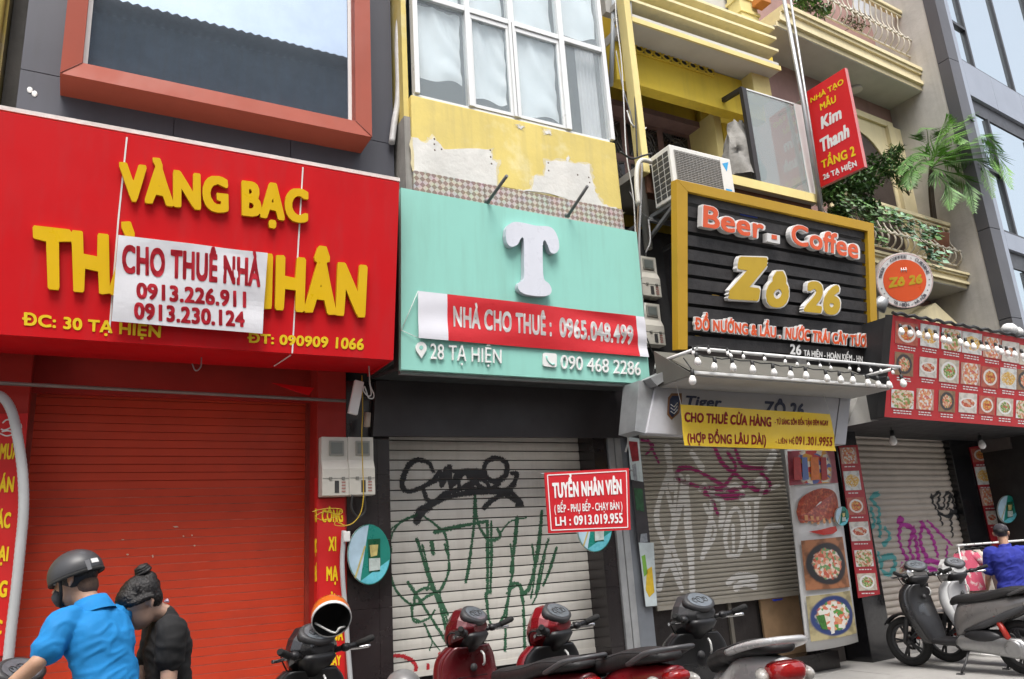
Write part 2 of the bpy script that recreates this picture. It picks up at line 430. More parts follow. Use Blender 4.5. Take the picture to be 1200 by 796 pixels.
# ================================================================== SETTING: ground
concrete = M('pavement concrete', (.37, .36, .345), .85, var=.18, scale=1.2, bump=.25, bscale=30, dirt=.5, dirtcol=(.16, .15, .14))
asphalt = M('asphalt', (.14, .14, .137), .9, var=.2, scale=2, bump=.5, bscale=60)
kerbm = M('kerb stone', (.33, .32, .31), .8, var=.2, scale=2, bump=.3, dirt=.4)
MB().box((-60, -60, -.5), (60, 60, -.16)).build('ground', M('earth', (.12, .11, .1), .95), kind='structure')
MB().box((-50, -2.4, -.155), (50, 2.76, -.13)).build('road', asphalt, kind='structure')
mb = MB()
for i in range(-20, 26):
    for j in range(8): mb.box((i*1.2+.004, 2.93+j*.6, -.15), (i*1.2+1.196, 2.93+j*.6+.594, 0 if (i*7+j*3) % 5 else -.003))
mb.build('pavement', concrete, kind='structure', bevel=.004)
mb = MB()
for i in range(-24, 30): mb.box((i*1.0+.003, 2.76, -.15), (i*1.0+.997, 2.926, .006))
mb.build('kerb', kerbm, kind='structure', bevel=.015)
MB().box((-50, -7, -.15), (50, -2.4, -.01)).build('opposite_pavement', concrete, kind='structure')

# ================================================================== the other side of the street (seen only as reflections)
def opposite_house(x0, x1, h, Yf, wallm, label, roofm):
    t = thing('terrace_house', label, 'house', (x0, Yf, 0), 0, 'houses across the street')
    w = x1-x0
    zs = h-4.2 if h > 10 else h-.6
    MB().box((0, -6, zs+.002), (w, 0, h)).build('wall', wallm, t)
    MB().box((0, -6, 0), (w, 0, zs)).build('wall', M('opposite cream render', (.70, .67, .61), .9, var=.12, streak=.2), t)  # unseen lower walls made pale to bounce light onto the shopfronts
    r = MB()
    r.grid(int(w/.1), 1, lambda u, v: (u*w, .45-v*1.6, h+.12+.35*v+.03*math.sin(u*w*2*math.pi/.2)))
    r.build('roof', roofm, t, solid=.02)
    z = 1.0; k = 0
    while z+1.6 < h:
        for cx in (w*.28, w*.72):
            f = MB().box((cx-.55, -.02, z), (cx+.55, .05, z+1.5)).build('window', M('old window frame', (.25, .2, .15), .6), t)
            MB().box((cx-.48, .052, z+.06), (cx+.48, .06, z+1.44)).build('pane', glassy('opposite glass', (.05, .06, .07)), f)
        z += 3.2; k += 1
    return t
ow1 = M('opposite dark render', (.10, .125, .155), .9, var=.3, streak=.5); ow2 = M('opposite ochre render', (.38, .3, .15), .9, var=.2, streak=.4)
HT = 13.75
tin = M('corrugated tin', (.1, .1, .1), .6, .3, var=.3)
opposite_house(-5.0, 6.6, HT, -3.6, ow1, 'tall dark rendered house across the street reflected in the red framed window', tin)
opposite_house(6.7, 10.5, 4.8, -3.7, ow2, 'lower ochre house across the street, right of the tall dark one', tin)
opposite_house(10.6, 17, 4.4, -3.9, ow1, 'low dark house across the street at the far right', tin)
opposite_house(-13, -5.1, 6, -3.6, ow2, 'ochre house across the street, left of the tall dark one', tin)

# ================================================================== HOUSE 30: gold shop (dark cladding, red shutter)
clad = M('dark grey cladding', (.072, .075, .095), .5, spec=.35, var=.12, scale=.8, streak=.25, dirtcol=(.05, .05, .055))
redpaint = M('red shutter paint', (.57, .045, .012), .5, var=.12, scale=2.2, dirt=.25, dirtcol=(.2, .02, .01))
redwall = M('red painted pillar', (.42, .02, .012), .6, var=.18, scale=2, dirt=.3, dirtcol=(.12, .01, .01), bump=.1)
brickred = M('terracotta aluminium', (.31, .062, .036), .55, spec=.25, var=.07, scale=2, streak=.15, dirtcol=(.2, .06, .04))
whitem = M('white painted metal', (.74, .74, .73), .4, var=.06, dirt=.3, dirtcol=(.35, .34, .32))
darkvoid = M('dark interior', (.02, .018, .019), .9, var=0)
dplaster = M('grimy dark plaster', (.07, .065, .06), .9, var=.3, bump=.3, dirt=.4)
mirror_tint = glassy('tinted window glass', (.36, .44, .54), .008, var=.1, spec=1.0); mirror_tint.node_tree.nodes['Principled BSDF'].inputs['Metallic'].default_value = .85
h30 = thing('gold_shop_house', 'dark grey clad house with red roller shutter and terracotta framed upper window', 'house', (.6, 7.5, 0))
# upper wall of panels with open joints
mb = MB(); YU = 6.95
XS = [PY(26, 60, YU).x, .55, 1.6, PY(460, 100, YU).x]
ZS = [4.85, PY(40, 84, YU).z, 8.0, 10.2]
for i in range(3):
    for j in range(3): mb.box((XS[i]+.004, YU, ZS[j]+.004), (XS[i+1]-.004, YU+.05, ZS[j+1]-.004))
mb.box((XS[0]+.01, YU+.012, 4.8), (XS[3]-.01, 8.0, 10.2))
part(mb, 'clad_wall', clad, h30)
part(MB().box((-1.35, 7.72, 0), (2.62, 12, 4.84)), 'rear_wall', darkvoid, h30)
# projecting window surround
yf, yb, yg = 6.6, YU-.002, 6.76
o_bl, o_br, i_bl, i_br = PY(70, 88.2, yf), PY(436, 158.8, yf), PY(96.5, 73, yf), PY(418, 138.7, yf)
ox0, ox1, oz0, oz1 = o_bl.x, o_br.x, (o_bl.z+o_br.z)/2, 9.3
ix0, ix1, iz0, iz1 = i_bl.x, i_br.x, (i_bl.z+i_br.z)/2, 9.12
mb = MB()
fo = [(ox0, oz0), (ox1, oz0), (ox1, oz1), (ox0, oz1)]; fi = [(ix0, iz0), (ix1, iz0), (ix1, iz1), (ix0, iz1)]
for k in range(4):
    a, b, c, d = fo[k], fo[(k+1) % 4], fi[(k+1) % 4], fi[k]
    g = .0015                                                         # mitre joints
    mb.quad([(a[0], yf, a[1]), (b[0], yf, b[1]), (c[0], yf+.03, c[1]), (d[0], yf+.03, d[1])])
    mb.quad([(a[0], yf, a[1]), (a[0], yb, a[1]), (b[0], yb, b[1]), (b[0], yf, b[1])])
    mb.quad([(d[0], yf+.03, d[1]), (c[0], yf+.03, c[1]), (c[0], yg+.03, c[1]), (d[0], yg+.03, d[1])])
wf = part(mb, 'window_frame', brickred, h30)
mb = MB()
for a, b in (((ox0+.004, yf-.002, oz0+.004), (ix0, yf+.027, iz0)), ((ox1-.004, yf-.002, oz0+.004), (ix1, yf+.027, iz0))): mb.tube([a, b], .004, 4)
mb.build('mitre_joint', M('dark mitre joint', (.16, .04, .03), .8), wf)  # thin dark lines drawn along the mitres
mb = MB(); w = .035
mb.box((ix0, yg-.01, iz0), (ix0+w, yg+.02, iz1)); mb.box((ix1-w, yg-.01, iz0), (ix1, yg+.02, iz1)); mb.box((ix0+w, yg-.008, iz0), (ix1-w, yg+.02, iz0+.01))
mb.build('inner_frame', whitem, wf)
MB().box((ix0+w+.001, yg, iz0+.012), (ix1-w-.001, yg+.012, iz1)).build('glass', mirror_tint, wf)
# paint chips on the cladding
mb = MB()
for x, y in ((35, 105.5), (40.5, 110)):
    q = PY(x, y, YU-.003); mb.ball(q, (.022, .003, .03), 8, 5)
part(mb, 'plaster_blot', whitem, h30)
# ground floor
xl = PY(37, 440, 7.2).x
part(MB().box((-1.35, 7.2, 0), (xl, 7.7, 3.7)), 'pillar', redwall, h30, bevel=.006)
part(MB().box((1.94, 7.2, 0), (2.215, 7.7, 3.7)), 'pillar', redwall, h30, bevel=.006)
part(MB().box((xl+.001, 7.44, 3.12), (1.939, 7.7, 3.72)), 'shutter_hood', redwall, h30)
part(MB().box((xl+.001, 7.3, 0), (1.939, 7.72, .1)), 'door_step', M('dark granite', (.035, .033, .035), .35, var=.3, scale=20), h30, bevel=.008)
sh30 = shutter('roller_shutter', front(7.5), (xl+.03, 7.5), (1.93, 7.5), .16, 3.2, .07, 'fine', redpaint, h30); at0(sh30['o'])
seam = M('worn shutter edge highlight', (.56, .13, .09), .7, var=.5, scale=7)  # worn paint and edge highlight put into one pale colour
mb = MB()
for i in range(43):
    z = .16+(i+.945)*.07
    if z > 2.35: break  # upper slats get no pale edge, left dark as shaded
    mb.box((xl+.035, 7.5005, z-.0035), (1.925, 7.503, z+.0028))
mb.build('slat_edge', seam, sh30['o'])
mb = MB(); random.seed(3)
for x, y, w_, h_ in ((206, 617.5, 7, 1.8), (149.5, 650, 3.5, 2), (179, 652, 2, 4), (215, 628.5, 2, 2), (225, 627.5, 2, 2), (228, 639.5, 2.5, 2), (144, 632.5, 4, 1.2)):
    mb.slab(front(7.5), [(x-w_/2, y-h_*.3), (x+w_*.2, y-h_/2), (x+w_/2, y+h_*.2), (x-w_*.1, y+h_/2)], .008, .002)
mb.build('paint_chip', M('chipped primer', (.62, .52, .42), .8), sh30['o'])
for xx in (xl+.02, 1.925):
    part(MB().box((xx-.02, 7.46, .1), (xx+.015, 7.52, 3.12)), 'guide_rail', M('dull red rail', (.3, .035, .02), .5, var=.3), h30)

# neighbour at the far left: mustard side wall with pipes
hl = thing('mustard_house', 'mustard yellow weathered house at the left edge beside the dark cladding', 'house', (-3, 7, 0))
must = M('mustard limewash', (.33, .25, .055), .9, var=.25, scale=1.5, streak=.5, dirtcol=(.09, .075, .05), bump=.2, alt=(.3, .25, .16), altscale=.8, altpos=.6)
part(MB().box((-6, 7.02, 0), (XS[0]-.14, 11, 10)), 'wall', must, hl)
part(MB().box((XS[0]-.13, 7.2, 0), (XS[0]-.02, 11, 10)), 'party_gap', dplaster, hl)
for xx, r in ((XS[0]-.19, .03), (XS[0]-.33, .045)):
    part(MB().tube([(xx, 6.98, 4), (xx, 6.98, 10)], r, 10), 'drain_pipe', must, hl)

# ================================================================== HOUSE 28: yellow house over the mint sign
yel = M('pale yellow limewash', (.66, .53, .165), .85, var=.12, scale=1.3, dirt=.3, streak=.3, dirtcol=(.36, .3, .15), bump=.25, bscale=9, alt=(.70, .60, .28), altscale=1.6, altpos=.6)
plast = M('bare white plaster', (.66, .65, .62), .9, var=.15, scale=3, bump=.4, bscale=12, dirt=.35, dirtcol=(.42, .38, .33))
greycon = M('grey concrete', (.3, .29, .27), .9, var=.25, scale=3, bump=.3, streak=.4)
blk = M('black polished tile', (.022, .017, .018), .22, var=.3, scale=1.5, spec=.6, dirt=.3, dirtcol=(.05, .045, .045))
galv = M('galvanised steel', (.42, .43, .44), .45, .55, var=.2, scale=5, dirt=.2)
h28 = thing('yellow_plaster_house', 'narrow house with peeling pale yellow wall and white framed window above mint sign', 'house', (3.9, 7.5, 0))
YT = 6.7
wx0, wx1 = PY(483, 160, YT).x, PY(725.5, 210, YT).x
sillz = (PY(490, 113, YT).z+PY(718.7, 167, YT).z)/2
tz = (PY(483.5, 199.5, YT).z+PY(729, 246, YT).z)/2
part(MB().box((wx0, YT, tz), (wx1, YT+.5, sillz)), 'upper_wall', yel, h28, bevel=.012)
# patterned tile course under the yellow wall
tm = bpy.data.materials.new('patterned tile'); tm.use_nodes = True; N = tm.node_tree.nodes; L = tm.node_tree.links
tcn = N.new('ShaderNodeTexCoord'); mp = N.new('ShaderNodeMapping'); mp.inputs['Rotation'].default_value = (0, rad(45), 0); mp.inputs['Location'].default_value = (.013, .5, .02); L.new(tcn.outputs['Object'], mp.inputs[0])
ck = N.new('ShaderNodeTexChecker'); ck.inputs['Scale'].default_value = 22; ck.inputs['Color1'].default_value = (.3, .22, .18, 1); ck.inputs['Color2'].default_value = (.6, .56, .51, 1); L.new(mp.outputs[0], ck.inputs[0])
nz = N.new('ShaderNodeTexNoise'); nz.inputs['Scale'].default_value = 14; L.new(tcn.outputs['Object'], nz.inputs[0])
mx = N.new('ShaderNodeMix'); mx.data_type = 'RGBA'; mx.blend_type = 'MULTIPLY'; mx.inputs[0].default_value = .5; L.new(ck.outputs[0], mx.inputs[6]); L.new(nz.outputs['Color'], mx.inputs[7])
L.new(mx.outputs[2], N['Principled BSDF'].inputs['Base Color']); N['Principled BSDF'].inputs['Roughness'].default_value = .35
mb = MB(); x = wx0
while x < wx1-.02:
    mb.box((x+.002, YT-.006, tz-.55), (min(x+.4, wx1)-.002, YT+.3, tz-.002)); x += .4
part(mb, 'tile_course', tm, h28)
# flaked patches
def jag(pts, a=1.4, n=4):
    out = []
    for (x0, y0), (x1, y1) in zip(pts, pts[1:]+pts[:1]):
        for k in range(n): out.append((x0+(x1-x0)*k/n+random.uniform(-a, a), y0+(y1-y0)*k/n+random.uniform(-a, a)))
    return out
random.seed(5)
pf = front(YT)
for P_ in ([(485, 161), (500, 168), (507, 160), (520, 174), (575, 175), (577, 187), (583, 190), (582, 217), (552, 213), (510, 205), (485, 200)],
           [(626, 206), (639, 207), (640, 188), (663, 190), (666, 184), (668, 191), (690, 193), (694, 212), (697, 224), (706, 240), (722, 244), (728, 247), (690, 240), (650, 228), (608, 224), (608, 222), (624, 223)],
           [(638, 153), (645, 154), (646, 158), (639, 157)], [(607, 146), (613, 149), (611, 152), (606, 150)]):
    cxy = (sum(p[0] for p in P_)/len(P_), sum(p[1] for p in P_)/len(P_)); k_ = 1.07 if len(P_) > 5 else 1.6
    part(MB().slab(pf, jag([(cxy[0]+(x-cxy[0])*k_, max(cxy[1]+(y-cxy[1])*k_, 0)) for x, y in P_], 2.2, 5), .0018, .0004), 'old_undercoat', M('chalky undercoat', (.66, .58, .36), .9, var=.2, scale=4, bump=.3), h28)
    part(MB().slab(pf, jag(P_), .0045, .002), 'bare_patch', plast, h28)
mb = MB()
for x, y in ((509, 163), (509, 169), (509.5, 176), (574.5, 176), (575, 184), (576, 192), (642.5, 191), (643, 200), (677, 205), (690, 208), (691, 214), (517.5, 175)):
    mb.ball(PY(x, y, YT-.004), (.011, .004, .011), 7, 4)
part(mb, 'screw_hole', M('rust brown hole', (.1, .06, .04), .9), h28)
part(MB().box((wx0-.07, YT+.03, 3.5), (wx0-.002, 8.2, sillz-.25)), 'side_pier', greycon, h28)
part(MB().box((wx0-.06, YT+.06, sillz-.25), (wx0-.003, 8.2, 10)), 'side_pier', yel, h28)
part(MB().box((wx0, YT+.52, 3.4), (wx1-.01, 9.5, 5.0)), 'core_wall', dplaster, h28)
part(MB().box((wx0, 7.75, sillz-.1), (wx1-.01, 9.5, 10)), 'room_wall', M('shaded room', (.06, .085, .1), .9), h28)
part(MB().box((wx0, YT+.1, 9.3), (wx1, 9.5, 10.2)), 'upper_wall', yel, h28)
part(MB().box((wx1-.06, YT+.1, sillz), (wx1-.002, 7.75, 9.3)), 'side_pier', greycon, h28)
# window
alu = M('white aluminium frame', (.72, .73, .73), .35, .1, var=.05, dirt=.2, dirtcol=(.4, .38, .35))
win = part(MB().box((wx0+.04, YT+.02, sillz), (wx1-.06, YT+.1, sillz+.035)), 'window', alu, h28, bevel=.004)
px_ = [(489, 106, .055), (553, 122, .06), (606.5, 136, .075), (667, 150, .07), (718, 163, .055)]
posts = [(PY(x, y, YT).x, w_) for x, y, w_ in px_]
trz = (PY(512, -2, YT).z+PY(707, 62, YT).z)/2
mb = MB()
for x, w_ in posts: mb.box((x-w_/2, YT-.012, sillz+.036), (x+w_/2, YT+.08, 9.3))
mb.box((posts[2][0]-.004, YT-.014, sillz+.04), (posts[2][0]+.004, YT-.0121, trz), 1)
mb.build('mullion', [alu, M('frame gap', (.1, .1, .1), .8)], win, bevel=.004)
mb = MB()
for (a, wa), (b, wb) in zip(posts, posts[1:]): mb.box((a+wa/2+.001, YT-.006, trz-.03), (b-wb/2-.001, YT+.07, trz+.035))
mb.build('transom', alu, win, bevel=.004)
mb = MB()
for (a, wa), (b, wb) in zip(posts[1:3], posts[2:4]):
    x0, x1 = a+wa/2+.001, b-wb/2-.001
    mb.box((x0, YT+.01, trz-.09), (x1, YT+.05, trz-.034)); mb.box((x0, YT+.01, sillz+.04), (x1, YT+.05, sillz+.08))
    mb.box((x0, YT+.012, sillz+.081), (x0+.03, YT+.048, trz-.091)); mb.box((x1-.03, YT+.012, sillz+.081), (x1, YT+.048, trz-.091))
mb.build('sash', alu, win, bevel=.003)
pane = glassy('pale window glass', (.5, .58, .62), .01, .22, spec=.8)
filmm = M('milky plastic film', (.80, .88, .91), .35, var=.06, scale=5, bump=.35, bscale=5)
filmm.node_tree.nodes['Principled BSDF'].inputs['Subsurface Weight'].default_value = .0
random.seed(11)
for i, ((a, wa), (b, wb)) in enumerate(zip(posts, posts[1:])):
    x0, x1 = a+wa/2+.002, b-wb/2-.002
    for lo, hi, up in ((sillz+.037, trz-.031, 0), (trz+.036, 9.29, 1)):
        g = MB().box((x0, YT+.03, lo), (x1, YT+.036, hi)).build('pane', pane, win)
        if i == 3 and not up: continue
        b0 = lo + ((.26, .16, .1, 0)[i] if not up else (.02, .02, .02, .1)[i])
        ph = random.random()*6; mb = MB()
        def fn(u, v, x0=x0, x1=x1, b0=b0, hi=hi, ph=ph):
            e = .03*math.sin(7*u+ph)*(1-v)+.03*u*(1-v)
            y = YT+.09+.014*math.sin(9*u+5*v+ph)+.01*math.sin(23*u*v+ph)+.02*(1-v)*math.sin(4*u+ph)
            return (x0+.03+(x1-x0-.06)*u, y, b0+e+(hi-.02-b0-e)*v)
        mb.grid(14, 22, fn); mb.build('plastic_film', filmm, win)
# curtain in the last pane
mb = MB(); x0, x1 = posts[3][0]+.3, posts[4][0]-.03
mb.grid(40, 2, lambda u, v: (x0+(x1-x0)*u, YT+.16+.018*math.sin(u*34), sillz+.06+(trz-sillz)*v))
mb.build('curtain', M('white net curtain', (.7, .72, .74), .9), win)
# ground floor of 28
for xa, xb in ((2.216, 2.64), (5.02, 5.2)):
    mb = MB(); z = 0
    while z < 3.3:
        k = 0; x = xa
        while x < xb-.02:
            x2 = min(x+.3, xb); mb.box((x+.0015, 7.2, z+.0015), (x2-.0015, 7.56, min(z+.6, 3.3)-.0015)); x = x2
        z += .6
    part(mb, 'tiled_pillar', blk, h28)
z28 = PY(575, 775, 7.5).z
part(MB().box((2.64, 7.3, 0), (5.02, 8, .38)), 'door_step', blk, h28, bevel=.008)
sh28 = shutter('roller_shutter', front(7.5), (2.64, 7.5), (5.02, 7.5), .585, 2.86, .1, 'flat', M('beige shutter', (.60, .58, .535), .5, var=.07, scale=3, streak=.2, dirtcol=(.25, .22, .18), dirt=.15), h28); at0(sh28['o'])
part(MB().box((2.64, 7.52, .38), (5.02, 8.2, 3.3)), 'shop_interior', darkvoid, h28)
mb = MB().slab(front(7.12), [(441, 446), (745, 453), (734, 513), (437, 511)], 0, -.06)
part(mb, 'fascia_panel', M('black fascia', (.032, .027, .029), .55, var=.3, scale=2, dirt=.3, dirtcol=(.045, .04, .04)), h28)
K = [(zc(p, 420, 400, 3.147), w_) for p, w_ in (
  ([(275, 480), (262, 452), (240, 440), (205, 441), (175, 475), (160, 530), (182, 554), (230, 541), (268, 520), (292, 508)], 4.6),
  ([(275, 515), (300, 482), (312, 520), (332, 470), (345, 530), (384, 492)], 4.2), ([(240, 545), (250, 580), (280, 592), (322, 562), (400, 541), (442, 548)], 4.2),
  ([(218, 656), (258, 612), (330, 576), (420, 558), (520, 560), (602, 600)], 4.8), ([(463, 614), (500, 582), (560, 556)], 4),
  ([(500, 430), (470, 448), (464, 490), (500, 517), (540, 497), (547, 455), (522, 434), (490, 431)], 4.5), ([(390, 480), (420, 502), (452, 542), (482, 550), (470, 520), (430, 492)], 4.4),
  ([(500, 548), (550, 545), (584, 502), (582, 486), (562, 488)], 4), ([(345, 478), (400, 486), (462, 485), (400, 548)], 4.4), ([(550, 545), (575, 570), (600, 598)], 4.6))]
K2 = [(zc(p, 420, 400, 3.147), w_) for p, w_ in (([(300, 480), (306, 535), (322, 468)], 4), ([(335, 462), (340, 540), (362, 486), (372, 545)], 4), ([(385, 480), (430, 476), (470, 488), (420, 520), (385, 540)], 4), ([(405, 500), (470, 545), (520, 525)], 4), ([(582, 490), (572, 530), (540, 556)], 4), ([(215, 662), (228, 630), (262, 608)], 7), ([(585, 604), (604, 602)], 5))]
graffiti(sh28, [(p_, w_*1.22) for p_, w_ in K+K2], M('black spray paint', (.02, .02, .022), .6), soft=.25)
G = [(zc(p, 420, 543, 3.147), w_) for p, w_ in (
  ([(215, 190), (150, 222), (118, 282), (114, 380), (138, 468), (200, 522), (252, 492), (308, 460), (332, 380), (322, 272), (285, 228), (240, 195)], 2.6), ([(215, 280), (250, 390), (280, 470), (310, 560), (335, 670)], 4),
  ([(182, 438), (230, 512), (280, 590), (330, 668)], 3.2), ([(205, 520), (210, 482), (250, 460), (292, 482), (330, 560)], 2.6), ([(195, 530), (206, 584), (258, 572), (282, 540)], 2.4), ([(280, 255), (360, 235), (472, 214)], 3.8),
  ([(430, 120), (425, 230), (408, 370), (395, 440)], 3), ([(430, 130), (441, 222), (480, 282), (522, 270), (510, 240)], 3), ([(475, 212), (476, 350), (475, 482)], 3.6), ([(489, 215), (490, 350), (486, 480)], 2.8),
  ([(470, 490), (482, 580), (506, 602), (536, 560), (556, 470), (560, 430)], 2.8), ([(585, 200), (576, 290), (562, 402)], 3.8), ([(540, 690), (545, 562), (560, 462), (580, 442), (602, 462), (610, 560), (612, 690)], 2.8),
  ([(676, 178), (660, 330), (632, 450), (610, 482)], 3.8), ([(700, 280), (672, 380), (655, 482)], 2.6), ([(730, 312), (702, 400), (680, 452)], 2.8), ([(270, 290), (275, 335)], 4), ([(245, 590), (262, 640), (300, 690)], 1.6))]
G2 = [(zc(p, 420, 543, 3.147), w_) for p, w_ in (([(160, 215), (118, 250), (122, 330)], 2), ([(318, 300), (336, 390), (300, 480), (330, 590)], 2), ([(235, 300), (262, 420), (250, 470)], 2.4), ([(415, 300), (398, 420)], 2), ([(520, 260), (560, 215), (620, 200)], 1.8), ([(640, 300), (650, 400), (635, 500)], 2), ([(690, 330), (662, 470), (640, 520)], 1.8), ([(545, 480), (590, 452), (604, 520)], 2), ([(470, 480), (476, 540)], 3), ([(560, 300), (570, 390), (552, 470)], 2.4), ([(240, 590), (270, 650), (262, 690)], 1.4), ([(605, 540), (612, 660)], 1.8), ([(215, 485), (196, 560), (230, 585)], 2))]
graffiti(sh28, [(p_, w_*1.12) for p_, w_ in G+G2], M('green spray paint', (.03, .11, .055), .7), soft=.55)
for p_ in ([(117, 776), (118, 745), (118, 714), (160, 711), (200, 730), (212, 755), (206, 775)], [(256, 743), (258, 772)], [(300, 703), (301, 716)], [(345, 735), (350, 750)]): graffiti(sh28, [(zc(p_, 420, 543, 3.147), 3.8)], M('red spray paint', (.4, .012, .02), .7), soft=.3)
# ================================================================== HOUSE 26: yellow house with balconies
zy = M('strong yellow limewash', (.72, .53, .05), .85, var=.12, scale=1.6, streak=.22, dirtcol=(.3, .22, .06), bump=.15)
zyl = M('pale yellow trim', (.74, .62, .26), .8, var=.1, scale=2, streak=.2, dirtcol=(.4, .35, .22))
offw = M('offwhite soffit', (.55, .54, .52), .9, var=.12, scale=1.5, dirt=.25, dirtcol=(.35, .33, .3))
brown = M('old mauve timber', (.2, .12, .11), .7, var=.25, scale=3)
iron = M('dark ironwork', (.025, .024, .025), .5, var=.2)
h26 = thing('yellow_balcony_house', 'bright yellow house with louvred upper balcony above the beer sign', 'house', (7, 7.6, 0))
YB = 6.6
sz = (PY(741, 22, YB).z+PY(913, 84, YB).z)/2; sx0 = PY(741, 22, YB).x; sx1 = PY(916, 84, YB).x
lz = PY(910, 225, YB).z; fx1 = PY(959, 233, YB).x
part(MB().box((sx0-.1, 7.9, 3.4), (9.0, 10, 11)), 'rear_wall', zy, h26)
part(MB().box((sx0, YB+.03, sz+.01), (sx1, 7.89, sz+.14)), 'upper_slab', offw, h26)
part(MB().box((sx0, YB, sz), (sx1, YB+.028, sz+.07)), 'slab_edge', zyl, h26)
for (x, y) in ((826, 30), (845, 22.5), (870, 20)):
    z = PY(x, y, YB).z
    part(MB().box((sx0, YB-.01, z-.02), (sx1, YB+.26, z+.02)), 'louvre', M('cream louvre paint', (.76, .68, .40), .8, var=.1, scale=2, streak=.25, dirtcol=(.4, .36, .26)), h26)
mb = MB(); x = sx0+.12
while x < sx1-.1:
    mb.box((x, YB+.32, sz+.141), (x+.11, YB+.4, sz+.42)); x += .21
mb.box((sx0, YB+.321, sz+.24), (sx1, YB+.395, sz+.3)); mb.box((sx0, YB+.31, sz+.42), (sx1, YB+.42, sz+.5))
part(mb, 'balustrade', M('white balustrade', (.7, .69, .66), .8, var=.1, dirt=.3), h26)
part(MB().box((sx1-.14, YB+.01, 9.2), (sx1+.05, YB+.2, 9.3)), 'lamp_bracket', M('orange box', (.5, .18, .04), .5), h26)
part(MB().box((sx0, YB+.5, sz+.501), (sx1, YB+.6, 11)), 'rear_screen', offw, h26)
# corner post on the left, pier on the right
part(MB().box((sx0-.1, YB, 5.9), (sx0-.004, YB+.16, 10)), 'corner_post', zyl, h26, bevel=.01)
a = PY(898, 100, YB).x; b = PY(918, 100, YB).x
part(MB().box((a, YB+.22, sz-.35), (b, YB+.46, 10)), 'pier', zyl, h26, bevel=.01)
for i in range(7): part(MB().box((a-.02, YB+.2, sz+.08+.24*i), (b+.02, YB+.48, sz+.13+.24*i)), 'pier_band', zyl, h26)
part(MB().box((b-.05, YB+.5, 8.55), (b+.5, 7.9, 8.75)), 'eaves_beam', zy, h26)
# pierced ventilation band under the slab
mb = MB(); gx_ = PY(876, 102, YB).x; za, zb = PY(790, 66, 7.0).z-.11, PY(790, 66, 7.0).z+.11; xa, xb = PY(742, 45, 7.0).x, PY(836, 78, 7.0).x
mb.box((xa, 7.01, za), (xb, 7.018, zb), 1)
n = 9; w_ = (xb-xa)/n
for i in range(n):
    x = xa+i*w_
    for dz in (0, 1):
        c = Vector((x+w_/2, 7.002, za+(.055 if dz else .165)))
        mb.tube([c+Vector((w_*.42*math.cos(t*math.pi/5), 0, .05*math.sin(t*math.pi/5))) for t in range(11)], .016, 5, 0)
mb.box((xa, 6.995, za-.025), (xb, 7.018, za)); mb.box((xa, 6.995, zb), (xb, 7.018, zb+.025))
lt = PY(796, 113.5, 7.02).z; bx1 = PY(896, 130, 7.02).x
part(MB().box((gx_+.17, 7.3, PY(910, 225, YB).z), (sx1+.02, 7.4, lt)), 'back_wall', zy, h26)
part(MB().box((sx0, 7.02, lt), (bx1, 7.2, sz+.0)), 'bulkhead', zy, h26, bevel=.006)
part(mb, 'vent_band', [zy, iron], h26)
# door with iron grilles
dz1 = lt+.05; dx0, dx1 = sx0, PY(832, 140, 7.88).x
dr = part(MB().box((dx0, 7.84, 6.2), (dx1, 7.898, dz1)), 'door', brown, h26)
part(MB().box((dx0, 7.6, dz1), (dx1+.1, 7.898, dz1+.09)), 'door_hood', brown, h26)
for k, (x0, x1) in enumerate(((.08, .62), (.74, 1.28), (1.4, 1.86))):
    if dx0+x1 > dx1: x1 = dx1-dx0-.06
    for z0, z1 in ((6.5, dz1-.72), (dz1-.58, dz1-.08)):
        p = MB().box((dx0+x0, 7.83, z0), (dx0+x1, 7.839, z1)).build('door_panel', M('dark door glass', (.02, .018, .018), .3), dr)
        mb = MB(); L_ = x1-x0
        for q in range(9):
            t = q/8
            mb.tube([(dx0+x0+L_*t, 7.815, z0), (dx0+x0+L_*(.5+.5*(t-.5)), 7.815, (z0+z1)/2), (dx0+x0+L_*(1-t), 7.815, z1)], .009, 5)
        for q in range(3): mb.tube([(dx0+x0+L_*(.5+.35*math.cos(s_*.63)*(.4+q*.3)), 7.81, (z0+z1)/2+(z1-z0)*.4*math.sin(s_*.63)*(.4+q*.3)) for s_ in range(11)], .009, 5)
        mb.build('door_grille', M('grey grille', (.1, .095, .09), .5), p)
# balcony fin wall, lower slab, glass screen
gx = PY(876, 102, YB).x; fy = PX(833.5, 128.7, gx).y; fz = PX(833.5, 128.7, gx).z
part(MB().box((gx+.02, fy, lz), (gx+.16, 7.89, fz-.03)), 'fin_wall', zyl, h26, bevel=.008)
part(MB().box((sx0, YB+.02, lz-.02), (fx1, 7.89, lz+.08)), 'lower_slab', offw, h26)
part(MB().box((gx-.75, YB-.01, lz-.03), (fx1+.01, YB+.019, lz+.1)), 'slab_edge', zyl, h26)
part(MB().box((sx0, YB+.1, lz-.34), (fx1-.05, YB+.25, lz-.021)), 'edge_beam', M('rusty beam', (.16, .07, .04), .8, var=.3), h26)
gl, gt, gr = PY(889, 205, YB), PY(877, 103, YB), PY(950, 222, YB)
mb = MB(); x0 = gt.x; zt = gt.z; x1 = gr.x; zb = lz+.1
mb.box((x0-.1, YB+.02, zb), (x0-.02, YB+.08, zt)); mb.bar((x0-.06, YB+.05, zt), (x0-.06, fy, fz), .06, .06)
scr = part(mb, 'screen_post', iron, h26)
MB().box((x0-.018, YB+.03, zb+.01), (x1, YB+.04, zt-.02)).build('glass', glassy('greenish screen glass', (.3, .36, .36), .05, .55), scr)
mb = MB(); mb.box((x0-.019, YB+.022, zt-.02), (x1, YB+.05, zt)); mb.box((x1, YB+.022, zb), (x1+.16, YB+.05, zt))
mb.build('screen_frame', alu, scr)
